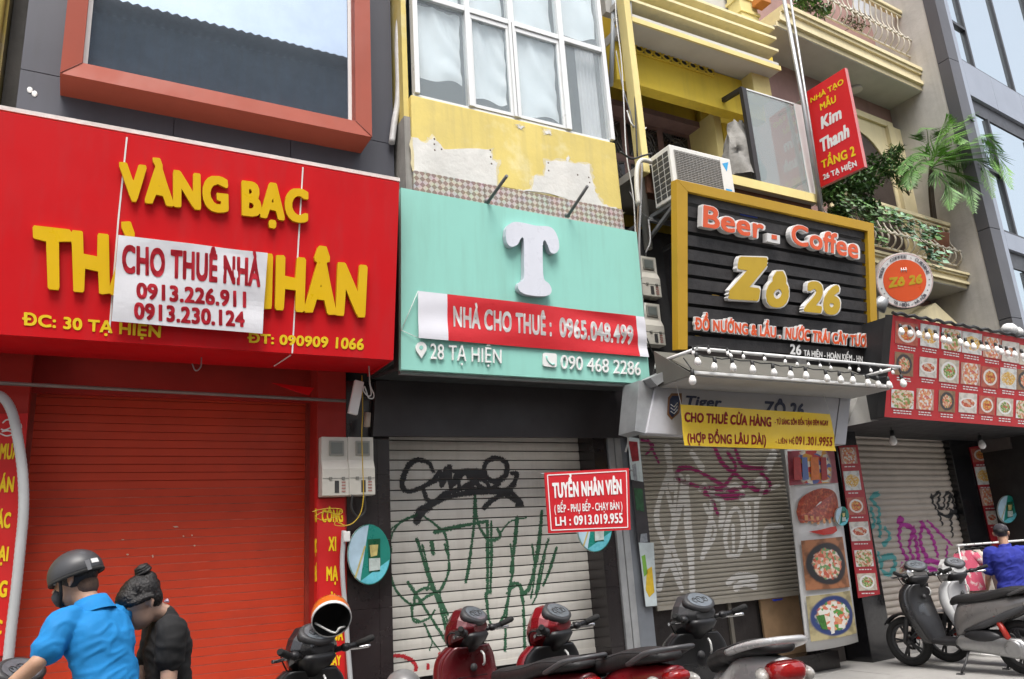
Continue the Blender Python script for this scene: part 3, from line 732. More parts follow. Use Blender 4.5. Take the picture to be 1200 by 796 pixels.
part(MB().tube([(gx+.05, YB+.5, lz+.62), (gx+.06, 7.88, lz+.9)], .014, 6).tube([(gx+.3, 7.87, lz), (gx+.3, 7.87, sz)], .045, 8), 'wall_pipe', zy, h26)
part(MB().box((5.42, 7.62, 0), (9.0, 9.9, lz-.35)), 'front_wall', M('dark brown wall', (.05, .042, .04), .9, var=.35, bump=.4), h26)  # mottled dark brown wall
for x0, x1, m_ in ((5.2, 5.285, galv), (5.29, 5.38, galv)): part(MB().box((x0+.002, 7.17, 0), (x1-.002, 7.4, 3.3)), 'frame_post', m_, h26, bevel=.006)
part(MB().box((5.384, 7.19, 0), (5.6, 7.6, 2.85)), 'side_pillar', M('blue grey metal', (.22, .24, .27), .5, .2, var=.25, scale=1.5, dirt=.3), h26)
part(MB().box((8.24, 7.36, .3), (8.44, 7.6, 2.9)), 'frame_post', galv, h26, bevel=.008)
shm = M('taupe shutter', (.43, .395, .33), .55, var=.08, scale=3, dirt=.2)
zzb = .93
sh26 = shutter('roller_shutter', front(7.5), (5.9, 7.5), (8.24, 7.5), zzb, 2.95, .052, 'thin', shm, h26); at0(sh26['o'])
part(MB().box((5.6, 7.3, 0), (8.5, 8, .2)), 'door_step', blk, h26)
# what shows under the half-open shutter
for x in (6.55, 7.05): part(MB().box((x, 7.58, .2), (x+.05, 7.615, 1.05)), 'inner_post', M('grey timber', (.2, .18, .15), .8), h26)
part(MB().box((7.55, 7.545, .2), (8.22, 7.575, 1.2)), 'plywood_board', M('plywood', (.42, .27, .15), .7, var=.25, scale=4), h26)
WG = [(zc(p, 720, 556, 3.3167), w_) for p, w_ in (
  ([(215, -10), (176, 90), (164, 180), (200, 290), (262, 450)], 4), ([(215, 0), (264, 22), (242, 180), (200, 330), (172, 450)], 4), ([(270, 40), (290, 200), (302, 450)], 5), ([(380, 60), (370, 200), (340, 330)], 4), ([(380, 90), (420, 110), (412, 205)], 4),
  ([(440, 310), (430, 240), (452, 150), (482, 140), (500, 222), (480, 312), (440, 315)], 3.6), ([(490, 92), (545, 96)], 3.5), ([(552, 95), (546, 292)], 3.6), ([(510, 100), (522, 280)], 2.6), ([(580, 322), (585, 222), (618, 200), (650, 206)], 3.6), ([(440, 422), (480, 397), (550, 402)], 4.5), ([(470, 442), (500, 422), (546, 437)], 4.5), ([(240, 20), (232, 140), (215, 300)], 3))]
WG += [(zc(p, 720, 556, 3.3167), w_) for p, w_ in (([(195, 30), (230, 180), (222, 260), (262, 400)], 3), ([(285, 10), (276, 160), (290, 330)], 3), ([(350, 120), (392, 220), (352, 300)], 3), ([(330, 60), (352, 40), (372, 80)], 2.6), ([(425, 60), (470, 40), (500, 70)], 3), ([(520, 40), (580, 20), (560, 100)], 3), ([(600, 60), (640, 40)], 2.4), ([(180, 400), (230, 330), (262, 350)], 2.6), ([(460, 200), (462, 300)], 2.6), ([(525, 130), (530, 290)], 2.6))]
WG += [(zc(p, 720, 380, 3.3167), 5) for p in ([(205, 480), (215, 560), (222, 640)], [(300, 500), (340, 560)], [(620, 500), (590, 570)])]
graffiti(sh26, [(p_, w_*1.35) for p_, w_ in WG], M('white spray paint', (.78, .76, .72), .7), soft=.12)
PG = [(zc(p, 720, 380, 3.3167), w_) for p, w_ in (([(252, 560), (245, 600), (330, 632), (420, 642), (482, 640), (540, 612)], 3), ([(250, 562), (300, 562), (380, 602), (470, 662)], 3), ([(385, 470), (420, 542), (482, 592), (540, 640), (590, 652), (604, 620), (570, 580)], 3.2), ([(350, 657), (420, 670), (502, 667)], 4), ([(370, 660), (402, 742)], 3.2), ([(130, 450), (172, 540)], 2), ([(470, 490), (502, 552), (590, 562)], 3), ([(105, 450), (150, 470), (120, 510)], 2), ([(440, 500), (470, 560), (420, 640)], 2.6))]
graffiti(sh26, [(p_, w_*1.3) for p_, w_ in PG], M('magenta spray paint', (.33, .02, .13), .7), soft=.25)
graffiti(sh26, [([(906.5, 701.6), (915.5, 700)], 4.2)], M('blue tape', (.03, .06, .6), .5))

# ================================================================== HOUSE beyond: cream balconies over the menu shop
YW = 3.5
def PC(Y): return front(Y, YW)
cream = M('cream stucco', (.70, .61, .38), .85, var=.1, scale=1.6, streak=.25, dirtcol=(.35, .3, .22), bump=.15)
mauve = M('mauve stucco', (.33, .2, .18), .9, var=.14, scale=2, streak=.2, bump=.15)
hc = thing('cream_balcony_house', 'mauve and cream house with two bulging white balconies and plants', 'house', (11, 8, 0))
yc = 7.0
def lerp2(a, b, t): return (a[0]+(b[0]-a[0])*t, a[1]+(b[1]-a[1])*t)
def cornice(A, B, A2, B2, depth, name='cornice'):
    """moulded front edge of a balcony slab: A-B upper edge, A2-B2 lower edge in the photo"""
    mb = MB()
    for t0, t1, d in ((0, .16, 0), (.165, .3, -.03), (.305, .62, -.07), (.625, .78, -.035), (.785, 1, -.09)):
        q = [lerp2(A, A2, t0), lerp2(B, B2, t0), lerp2(B, B2, t1), lerp2(A, A2, t1)]
        f_ = PC(yc).pts(q); f_ = [p+PC(yc).n*d for p in f_]
        zt, zb_ = (f_[0].z+f_[1].z)/2, (f_[2].z+f_[3].z)/2
        f_[0].z = f_[1].z = zt; f_[2].z = f_[3].z = zb_
        f_[3].x, f_[3].y = f_[0].x, f_[0].y; f_[2].x, f_[2].y = f_[1].x, f_[1].y
        mb.prism(f_, -PC(yc).n*(depth+d))
    o = part(mb, name, cream, hc); return o, zt, zb_
_, _, sz1 = cornice((920, 4.4), (1103.5, 89.2), (913, 24.5), (1098.5, 109.3), 1.3)
_, _, sz2 = cornice((960, 272), (1166, 330.8), (958, 287), (1161, 347), 1.3)
# soffits a little inside the cornice
def soffit(z, A, B, d):
    pa, pb = PC(yc).at(*A), PC(yc).at(*B); n_ = PC(yc).n
    q = [Vector((p.x, p.y, z-.012))+n_*k for p, k in ((pa, -.1), (pb, -.1), (pb, -d), (pa, -d))]
    part(MB().prism(q, (0, 0, .01)), 'soffit', offw, hc)
soffit(sz1, (913, 24.5), (1098, 109), 1.28); soffit(sz2, (958, 287), (1160, 347), 1.28)
Bc = PC(yc).at(1098.5, 109.3)
YWALL = PX(1054.5, 132, Bc.x).y-(Bc.x-9)*math.tan(rad(YW))
pw = PC(YWALL)
part(MB().slab(pw, [(880, -250), (1200, -110), (1200, 420), (860, 330)], 0, -.8), 'wall', mauve, hc)
# arched doorway with cream surround
arc = []
cx, rx = 990, 34
mb = MB()
A0 = pw.at(968, 175); B0 = pw.at(1042, 205); spring = (A0.z+B0.z)/2-.25; x0_, x1_ = A0, B0
u_ = Vector((math.cos(rad(YW)), math.sin(rad(YW)), 0)); wdt = (B0-A0).dot(u_); base = lz+.2
def ap(u, z, d=0): return Vector((A0.x, A0.y, 0))+u_*u+Vector((0, 0, z))+pw.n*d
R_ = wdt/2
outer = [ap(-.22, base, .05), ap(-.22, spring+R_+.28, .05), ap(wdt+.22, spring+R_+.28, .05), ap(wdt+.22, base, .05), ap(wdt, base, .05)]
outer += [ap(R_+R_*math.cos(math.pi*k/16), spring+R_*math.sin(math.pi*k/16), .05) for k in range(17)] + [ap(0, base, .05)]
part(MB().prism(outer, -pw.n*.045), 'door_surround', cream, hc, bevel=.01)
part(MB().prism([ap(-.3, spring+R_+.281, .1), ap(wdt+.3, spring+R_+.281, .1), ap(wdt+.3, spring+R_+.4, .1), ap(-.3, spring+R_+.4, .1)], -pw.n*.1), 'door_head', cream, hc)
part(MB().prism([ap(-.01, base, .02), ap(wdt+.01, base, .02), ap(wdt+.01, spring+R_, .02), ap(-.01, spring+R_, .02)], -pw.n*.01), 'arched_door', M('dark timber door', (.05, .035, .03), .6), hc)
A3 = pw.at(1044, 200); B3 = pw.at(1060, 205)
part(MB().prism([Vector((A3.x, A3.y, base))+pw.n*.12, Vector((B3.x, B3.y, base))+pw.n*.12, Vector((B3.x, B3.y, sz1-.5))+pw.n*.12, Vector((A3.x, A3.y, sz1-.5))+pw.n*.12], -pw.n*.11), 'pilaster', cream, hc)
c_ = pw.at(1000, 90); part(MB().lathe([(.02, 0), (.11, -.02), (.12, -.06)], Matrix.Translation((PC(yc+.6).at(1000, 92).x, PC(yc+.6).at(1000, 92).y, sz1-.012)), 16), 'ceiling_lamp', whitem, hc)
# upper storey wall above the top balcony
part(MB().slab(pw, [(1000, -80), (1110, -30), (1110, 60), (1000, 10)], .03, .002), 'upper_panel', M('pale grey panel', (.5, .52, .56), .7, var=.08), hc)
# balcony railings: curved bars
rail = M('weathered cream railing', (.55, .51, .42), .7, var=.2, scale=8, dirt=.4, dirtcol=(.2, .17, .13))
def railing(TA, TB, BA, BB, n, name='railing'):
    ta, tb, ba, bb = PC(yc+.2).at(*TA), PC(yc+.2).at(*TB), PC(yc+.16).at(*BA), PC(yc+.16).at(*BB)
    n_ = PC(yc).n
    tb.z = ta.z = (ta.z+tb.z)/2; bb.z = ba.z = (ba.z+bb.z)/2
    ba.x, ba.y = ta.x, ta.y; bb.x, bb.y = tb.x, tb.y
    mb = MB(); mb.bar(ta, tb, .14, .07); mb.bar(ta-Vector((0, 0, .07)), tb-Vector((0, 0, .07)), .08, .045)
    r = part(mb, name, cream, hc, bevel=.01)
    h = ta.z-ba.z
    MB().bar(ba+n_*.03, bb+n_*.03, .03, .03).bar(ba+n_*.12+Vector((0, 0, h*.3)), bb+n_*.12+Vector((0, 0, h*.3)), .02, .02).build('rail_strip', rail, r)
    prof = [(0, .98), (.03, .82), (.0, .66), (.02, .5), (.1, .33), (.145, .2), (.12, .08), (.03, 0)]
    m0 = None
    for i in range(n):
        p = ba.lerp(bb, (i+.5)/n)
        if m0 is None:
            m0 = MB().tube(catmull([tuple(n_*d+Vector((0, 0, z*h))) for d, z in prof], 3), .014, 6)
            m0.ball(n_*.13+Vector((0, 0, h*.3)), .03, 8, 5); o = m0.build('baluster', rail, r)
        else: o = o.copy(); COL.objects.link(o)
        o.location = p
    return r, ta, tb, ba, bb
r1 = railing((950, -36), (1092, 36), (938, 6), (1103, 82), 22)
r2 = railing((955, 222), (1142, 272.5), (963, 268), (1150, 321), 26)
for k, (ta, tb, ba, bb) in enumerate((r1[1:], r2[1:])):
    q = tb+Vector((.02, 0, 0)); part(MB().box((q.x, q.y-.1, ba.z), (q.x+.17, q.y+.12, q.z+.05)), 'balcony_pier', cream, hc, bevel=.015)
# small gable hood and the shop front below
g = PC(7.3)
part(MB().slab(g, [(1066, 374), (1096, 355), (1122, 379), (1122, 390), (1064, 384)], 0, -.35), 'gable_hood', cream, hc)
part(MB().slab(PC(7.6), [(1030, 350), (1168, 375), (1168, 470), (1030, 440)], 0, -.2), 'lower_wall', cream, hc)
shc = shutter('roller_shutter', PC(7.6), tuple(PC(7.6).at(1000, 600).xy), tuple(PC(7.6).at(1133, 600).xy), .12, 3.0, .088, 'round', M('grey beige shutter', (.5, .445, .39), .55, var=.08, scale=2, dirt=.3), hc); at0(shc['o'])
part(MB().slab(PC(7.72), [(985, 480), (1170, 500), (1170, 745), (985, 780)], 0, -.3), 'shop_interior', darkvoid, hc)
def cpillar(xa, xb, Y, m_, z1=3.1, name='shop_pillar', d=.4):
    a, b = PC(Y).at(xa, 620), PC(Y).at(xb, 620)
    return part(MB().prism([Vector((a.x, a.y, 0)), Vector((b.x, b.y, 0)), Vector((b.x, b.y, z1)), Vector((a.x, a.y, z1))], -PC(Y).n*d), name, m_, hc, bevel=.005)
blkg = M('black granite', (.012, .012, .014), .15, var=.3, scale=12, spec=.7)
cpillar(996, 1022, 7.25, blkg); cpillar(1134, 1168, 7.48, blkg)
cpillar(1000, 1170, 7.3, kerbm, .1, 'door_step')
MG = [(zc(p, 960, 500, 4.975), w_) for p, w_ in (([(455, 550), (480, 538), (462, 640), (482, 720), (522, 790)], 2.8), ([(460, 560), (540, 600), (522, 700), (560, 800)], 2.8), ([(550, 590), (562, 680), (580, 790)], 3), ([(600, 560), (588, 680), (640, 790)], 3), ([(590, 560), (652, 640), (690, 760)], 2.6), ([(630, 550), (700, 622), (770, 690)], 1.8), ([(742, 700), (735, 800), (690, 830)], 2.2), ([(480, 800), (500, 870), (560, 840), (640, 830), (700, 845)], 2.8), ([(610, 800), (640, 780), (700, 800)], 3))]
graffiti(shc, [(p_, w_*1.2) for p_, w_ in MG], M('bright magenta spray', (.42, .03, .3), .7), soft=.2)
KG = [(zc(p, 960, 500, 4.975), 2.2) for p in ([(650, 400), (660, 442), (692, 502), (716, 572)], [(660, 412), (700, 382), (690, 462), (722, 472), (730, 402), (760, 390), (742, 482)], [(770, 402), (790, 482), (802, 400)], [(820, 380), (832, 472), (790, 502), (760, 482)], [(760, 500), (776, 642)], [(790, 502), (826, 577)], [(690, 502), (760, 522), (820, 430)])]
graffiti(shc, KG, MATS['black spray paint'], soft=.2)
TG = [(zc(p, 960, 500, 4.975), 3.2) for p in ([(342, 390), (300, 422), (346, 482), (340, 562)], [(350, 560), (352, 642)], [(380, 592), (410, 642), (370, 692)], [(300, 480), (318, 560), (300, 600)])] + [(zc(p, 960, 636, 4.975), 3.4) for p in ([(432, 80), (372, 92), (360, 152), (400, 187), (437, 140), (432, 82), (390, 78)], [(340, 60), (350, 110)])]
graffiti(shc, TG, M('teal spray paint', (.1, .38, .38), .7), soft=.35)

# ================================================================== dark clad modern building at the right
hd = thing('dark_clad_building', 'modern building clad in dark grey panels with mirror glass at the right edge', 'building', (14, 8, 0))
corner = PY(1139, 180, 6.75); Xd = corner.x
bk = PX(1123.6, 180, Xd).y
dk = M('charcoal panel', (.09, .09, .1), .4, var=.1, scale=1); lite = M('sky tinted grey panel', (.3, .33, .39), .4, .1, var=.06, scale=1)  # front panels paler and bluer: sky reflection put into their colour
stuc = M('pale grey stucco', (.5, .48, .45), .9, var=.15, scale=1.5, bump=.3, streak=.3, dirtcol=(.25, .23, .2))
mb = MB()
zz = [0, 1.2, 2.6, 4.0, 5.4, 6.75, 8.0, 9.3, 12.5]
zz = [0, 3.0, PX(1170, 376, Xd).z, PX(1150, 270, Xd).z, PX(1105, 72, Xd).z, 14]
for a, b in zip(zz, zz[1:]): mb.box((Xd, corner.y, a+.006), (Xd+.3, bk, b-.006))
part(mb, 'corner_cladding', dk, hd)
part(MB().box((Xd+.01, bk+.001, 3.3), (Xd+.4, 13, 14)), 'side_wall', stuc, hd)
part(MB().box((Xd+.02, bk+.002, 0), (Xd+.4, 13, 3.29)), 'lower_side_wall', M('dark shop interior', (.03, .027, .026), .6, var=.4, scale=3, dirt=.4, dirtcol=(.1, .08, .07)), hd)  # dark colour stands in for the unlit shop interior
part(MB().box((Xd-.02, bk+.25, 2.75), (Xd+.018, bk+1.4, 3.1)), 'side_beam', M('brown grey beam', (.14, .12, .11), .7, var=.3), hd)
YD = 6.0
pd = Plane((Xd, corner.y, 0), (math.sin(rad(YD)), -math.cos(rad(YD)), 0))
ud = Vector((math.cos(rad(YD)), math.sin(rad(YD)), 0)); c0 = Vector((Xd+.302, corner.y, 0))
def dpan(mb, u0, u1, z0, z1, d0=0, d1=-.1, mi=0):
    q = [c0+ud*u+pd.n*d0+Vector((0, 0, z)) for u, z in ((u0, z1), (u1, z1), (u1, z0), (u0, z0))]; return mb.prism(q, pd.n*(d1-d0), mi)
def zat(x, y): return pd.at(x, y).z
def uat(x, y): return (pd.at(x, y)-c0).dot(ud)
sp0, sp1 = zat(1164, 128), zat(1140, 80)         # spandrel between the two storeys
lb0, lb1 = zat(1190, 296), zat(1185, 276)        # lower beam
mb = MB(); W = 7.0; uu = [-.3, -.002]
dpan(mb, .0, .14, 0, 14)
for a, b in ((.145, 1.2), (1.21, 2.4), (2.41, 3.8), (3.81, W)): dpan(mb, a, b, sp0, sp1)
dpan(mb, .145, W, lb0, lb1)
part(mb, 'panel', lite, hd, bevel=.004)
mir = glassy('mirror curtain glass', (.66, .76, .8), .02, spec=1.0); mir.node_tree.nodes['Principled BSDF'].inputs['Metallic'].default_value = .92
frm = M('dark window frame', (.05, .05, .055), .4)
for z0, z1, nm in ((sp1, 14, 0), (lb1, sp0, 1), (3.3, lb0, 2)):
    mb = MB(); m1 = .72
    w = part(dpan(MB(), .145, W, z0+.002, z0+.06, -.03, -.12), 'window', frm, hd)
    dpan(mb, .145, W, z1-(.3 if nm else .1), z1-.004, -.06, -.12)
    for u in (m1, 2.35, 4.2): dpan(mb, u-.03, u+.03, z0+.061, z1-.31, -.03, -.12)
    zmid = z0+(z1-z0)*(.45 if nm else .2); dpan(mb, .145, m1-.031, zmid, zmid+.06, -.03, -.12)
    mb.build('window_bar', frm, w)
    mb = MB()
    for a, b in ((.145, m1-.031), (m1+.031, 2.319), (2.381, 4.169), (4.231, W)): dpan(mb, a, b, z0+.061, z1-.31, -.08, -.09)
    mb.build('glass', mir, w)
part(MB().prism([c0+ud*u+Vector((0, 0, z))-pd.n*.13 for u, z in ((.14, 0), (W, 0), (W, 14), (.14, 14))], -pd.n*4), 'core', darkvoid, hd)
# ground-floor shop of the dark building
part(dpan(MB(), .145, W, 2.9, 3.28, .0, -.1), 'shop_beam', M('brown grey beam', (.14, .12, .11), .7, var=.3), hd)
part(dpan(MB(), .38, .5, 0, 2.89, 0, -.1), 'shop_frame', frm, hd)
# ================================================================== SIGNS
sred = M('red sign sheet', (.62, .008, .013), .5, spec=.2, var=.08, scale=.9, streak=.32, dirtcol=(.44, .035, .04), dirt=.12)
gold = M('golden acrylic', (.78, .48, .006), .35, var=.05); golds = M('golden edge', (.62, .33, .004), .4, var=.05)
yprint = M('yellow print', (.82, .58, .01), .5, var=.04)
wprint = M('white print', (.78, .78, .77), .5, var=.04); rprint = M('red print', (.56, .012, .03), .5, var=.05)
def sign_body(name, label, cat, pl, px, thick, m_, side=None, group=None, nm='panel', bevel=0):
    t = thing(name, label, cat, (0, 0, 0), 0, group)
    pts = pl.pts(px); c = sum(pts, Vector())/len(pts); lo = min(p.z for p in pts)
    t.location = (c.x, c.y, lo)
    part(MB().slab(pl, px, 0, -thick, 0, side=1 if side else None), nm, [m_, side] if side else m_, t, bevel=bevel)
    return t
lpart = letters
# ---- gold shop board
pr = leaning((0, 392), (461, 422), (468, 214), 6.45, 1)
lx = -110
tl, bl = (lx, 130+.1795*lx), (lx, 392+.0651*lx)
t = sign_body('shop_sign', 'large red signboard with raised golden letters over the red shutter', 'sign', pr, [tl, (468, 214), (461, 422), bl], .07, sred)
P = pr.pts([tl, (468, 214), (461, 422), bl], -.071)
soff = MB(); b0, b1 = P[3], P[2]
soff.prism([b0, b1, Vector((b1.x, 7.19, b1.z+.03)), Vector((b0.x, 7.19, b0.z+.03))], (0, 0, .02)); part(soff, 'underside', sred, t)
cp = MB(); cp.prism([P[0]+Vector((0, -.02, .002)), P[1]+Vector((0, -.02, .002)), Vector((P[1].x, 6.93, P[1].z+.07)), Vector((P[0].x, 6.93, P[0].z+.07))], (0, 0, .035)); part(cp, 'top_flashing', M('dirty white flashing', (.62, .6, .57), .7, var=.15, scale=4, dirt=.5, dirtcol=(.3, .27, .23), bump=.3), t)
sd = MB(); sd.prism([P[1], P[2], Vector((P[2].x, 7.19, P[2].z)), Vector((P[2].x, 6.93, P[1].z))], (-.02, 0, 0)); part(sd, 'side_sheet', sred, t)
wj = .006
for A in (((148.7, 160.8), (138.7, 257), (128, 390)), ((355, 196), (349, 297), (342.5, 414))):
    mb = MB(); q = pr.pts(A, .003)
    for a, b in zip(q, q[1:]): mb.bar(a, b, .012, .003, up=pr.n)
    e = q[2]; mb.bar(Vector((e.x, 6.50, e.z-.004)), Vector((e.x-.03, 7.0, e.z+.02)), .012, .004)
    part(mb, 'joint_strip', wprint, t)
lpart(pr, [('VÀNG BẠC', [(139.5, 189), (362, 223), (361, 262), (141, 234.5)]), ('THÀNH NHÂN', [(38, 263.5), (431, 310.8), (428, 373), (40.5, 338)])], 'raised_lettering', [gold, golds], t, d=.003, depth=.035, bold=.04, side=1)
lpart(pr, [('ĐC: 30 TẠ HIỆN', [(26, 366.5), (189, 382.5), (188, 396), (26, 381)]), ('ĐT: 090909 1066', [(290, 390.5), (427, 397), (426, 410.5), (290, 401.5)])], 'address_lettering', [yprint], t, bold=.03)
mb = MB(); A = PX(374, 450, P[1].x*.72)
mb.prism([PY(318, 449, 7.0), PY(368, 455, 7.0), PY(362, 463.5, 6.95), PY(345, 459, 6.97)], (0, .004, .004)); part(mb, 'loose_flap', sred, t)
h = PY(236, 416, 6.9); mb = MB().tube(catmull([tuple(h+Vector((0, 0, .06))), tuple(h), tuple(h+Vector((.0, 0, -.1))), tuple(h+Vector((-.04, 0, -.14))), tuple(h+Vector((-.07, 0, -.08)))], 5), .006, 6); part(mb, 'hook', galv, t)
# ---- banner over it
def sag(pl, q, amp=.012, d0=.07, nx=22, ny=10, ph=0., fold=0.):
    tl, tr, br, bl = pl.pts(q, d0)
    def fn(u, v):
        p = (bl*(1-u)+br*u)*(1-v)+(tl*(1-u)+tr*u)*v
        k = amp*(math.sin(3.1*u*3+v*4+ph)+.6*math.sin(9*v-5*u+ph)+.5*math.sin(15*u*v+ph)) + fold*math.exp(-((u-.03)/.05)**2)
        return p+pl.n*k
    return fn
def banner(name, label, pl, q, mats, d0=.07, amp=.008, bands=None, ph=0., thick=.003):
    t = thing(name, label, 'banner'); f_ = sag(pl, q, amp, d0, ph=ph)
    t.location = f_(.5, 0)
    mb = MB()
    for (u0, u1, mi) in (bands or [(0, 1, 0)]): mb.grid(max(2, int(70*(u1-u0))), 18, lambda u, v: f_(u0+(u1-u0)*u, v), mi, smooth=False)
    part(mb, 'cloth', mats, t, solid=thick); return t, f_
def cloth_text(pl, f_, q, items, name, mats, t, lift=.0028, **kw):
    """lettering that follows a rippled banner: q is the banner's own outline in the photo"""
    Q = pl.pts(q)
    tl, tr, br, bl = Q
    def inv(p):                                                # world point on the plane -> (u, v) of the banner
        u = v = .5
        for _ in range(12):
            e = (bl*(1-u)+br*u)*(1-v)+(tl*(1-u)+tr*u)*v-p
            du = (br-bl)*(1-v)+(tr-tl)*v; dv = (tl*(1-u)+tr*u)-(bl*(1-u)+br*u)
            a, b, c = du.dot(du), du.dot(dv), dv.dot(dv); r1_, r2_ = e.dot(du), e.dot(dv); det = a*c-b*b
            u -= (c*r1_-b*r2_)/det; v -= (a*r2_-b*r1_)/det
        return u, v
    for it in items:
        mb = MB(); o = dict(bold=.02, depth=.0001); o.update(kw)
        if len(it) > 2: o.update(it[2])
        put_text(mb, it[0], pl.pts(it[1]), pl.n, 0, **o)
        mb.v = [tuple(f_(*inv(Vector(p)))+pl.n*lift) for p in mb.v]
        part(mb, name, mats, t)
cloth = M('white banner cloth', (.72, .72, .76), .75, var=.06, scale=3, bump=.35, bscale=5, dirt=.15, dirtcol=(.45, .45, .5))
Q = [(138.7, 275.4), (313.6, 296.7), (307.5, 391.3), (130.7, 376.4)]
t, f_ = banner('rental_banner', 'white cloth banner with red lettering tied across the golden letters of the red sign', pr, Q, cloth, .075, .006)
cloth_text(pr, f_, Q, [('CHO THUÊ NHÀ', [(143, 286.5), (306, 303.5), (305, 337), (143, 320)], dict(bold=.032)), ('0913.226.911', [(159.6, 331), (288.6, 342), (288.6, 361), (159.6, 350)], dict(bold=.035)), ('0913.230.124', [(156.8, 354.3), (286.6, 365.5), (286.6, 384), (156.8, 374)], dict(bold=.035))], 'lettering', rprint, t)
# ---- mint sign
pm = leaning((470, 433), (762, 450), (470, 220), 6.55, 0)
mint = M('mint sign sheet', (.30, .64, .555), .5, spec=.25, var=.05, scale=1, streak=.22, dirt=.1, dirtcol=(.2, .36, .3))
t = sign_body('shop_sign', 'mint green signboard with a big white letter T', 'sign', pm, [(470, 220), (746, 272), (762, 450), (470, 433)], .06, mint)
P = pm.pts([(470, 220), (746, 272), (762, 450), (470, 433)], -.061)
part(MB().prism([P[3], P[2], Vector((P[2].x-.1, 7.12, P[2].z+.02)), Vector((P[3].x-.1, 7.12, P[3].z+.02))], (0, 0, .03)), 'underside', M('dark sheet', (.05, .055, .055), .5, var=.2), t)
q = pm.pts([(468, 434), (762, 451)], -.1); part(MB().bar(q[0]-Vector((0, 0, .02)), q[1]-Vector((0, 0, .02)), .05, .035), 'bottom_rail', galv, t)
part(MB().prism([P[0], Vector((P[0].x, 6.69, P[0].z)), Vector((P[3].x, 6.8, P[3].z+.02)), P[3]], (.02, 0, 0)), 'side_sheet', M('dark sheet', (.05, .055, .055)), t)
Tz = [(543, 240), (548, 208), (572, 190), (610, 193), (655, 203), (700, 206), (722, 220), (737, 252), (740, 287), (726, 305), (709, 301), (699, 277), (688, 257), (680, 272), (680, 340), (684, 398), (702, 416), (712, 436), (708, 455), (685, 463), (640, 461), (607, 452), (590, 436), (592, 414), (610, 398), (611, 330), (611, 262), (605, 246), (596, 256), (588, 272), (566, 281), (549, 268)]
Tp = [(p.x, p.y) for p in catmull([(420+x/3.147, 200+y/3.147) for x, y in Tz+[Tz[0]]], 4)][:-1]
wl = M('white acrylic letter', (.66, .68, .75), .3, var=.04, streak=.12, dirtcol=(.5, .5, .58))
part(MB().slab(pm, Tp, .07, .005, 0, side=1), 'raised_letter', [wl, M('letter edge', (.55, .57, .63), .4)], t)
lpart(pm, [('28 TẠ HIỆN', [(505, 402.5), (588, 410), (588, 426), (505, 420.5)], dict(space=1.02)), ('090 468 2286', [(657.7, 416), (751, 424.5), (751, 440), (657.7, 432)])], 'address_lettering', [wprint], t, d=.003, depth=.02, bold=.0)
mb = MB(); pin = [(493.7+6.4*math.cos(a), 408-7.4*math.sin(a)) for a in [rad(-20+k*20) for k in range(12)]]+[(494, 420)]
mb.slab(pm, pin, .02, .003); mb.slab(pm, [(493.7+2.4*math.cos(k*.7), 407.5+2.6*math.sin(k*.7)) for k in range(9)], .023, .02, 1)
part(mb, 'pin_symbol', [wprint, mint], t)
mb = MB(); rr = []
for cx_, cy_, a0 in ((650, 417, 0), (639, 416, 90), (639, 426.6, 180), (650, 428, 270)):
    for k in range(5): a = rad(a0+k*22.5); rr.append((cx_+2.6*math.cos(a), cy_-2.6*math.sin(a)))
mb.slab(pm, rr, .02, .003)
pts = pm.pts([(640.5, 417.5), (641, 421.5), (643.5, 425), (647, 427.6), (649.5, 427)], .021); mb.tube([tuple(p) for p in pts], [.012, .008, .008, .008, .012], 6, 1)
part(mb, 'phone_symbol', [wprint, mint], t)
# lamp arms left without lamps
for (a, b) in (((571, 238), (594, 206)), ((665, 254), (688.5, 218))):
    A = pm.at(*a, -.02); B = PX(b[0], b[1], A.x+.02)
    o = MB().tube([A, B], .017, 8).lathe([(.03, 0), (.03, .03)], Matrix.Translation(A)).build('bracket_rod', M('weathered grey pipe', (.16, .16, .16), .6, .3, var=.2))
    tag(o, 'bare grey lamp arm sticking out above the %s of the mint sign' % ('middle' if a[0] < 600 else 'right part'), 'rod', 'empty lamp arms over the mint sign')
# red banner on the mint sign
Q = [(490, 340.8), (755, 371.6), (760.6, 418.6), (490, 396.4)]
bred = M('red banner cloth', (.58, .012, .02), .5, var=.05, scale=3, bump=.2, bscale=8); bwh = M('white banner end', (.7, .7, .76), .6, var=.05)
t, f_ = banner('rental_banner', 'red banner with white ends and white lettering stretched across the mint sign', pm, Q, [bred, bwh], .03, .007, [(0, .112, 1), (.112, .955, 0), (.955, 1, 1)], 1.)
cloth_text(pm, f_, Q, [('NHÀ CHO THUÊ :', [(531, 358.5), (646, 371), (646, 394.5), (531, 383)], dict(bold=.026)), ('0965.048.499', [(655, 372), (742, 382), (742, 404), (655, 395)], dict(bold=.03))], 'lettering', wprint, t)
mb = MB()
for a, b in (((490, 341), (470, 388)), ((490, 396), (470, 387)), ((755, 371), (756, 355))): mb.tube([pm.at(*a, .03), pm.at(*b, .01)], .003, 4)
part(mb, 'tie_string', wprint, t)
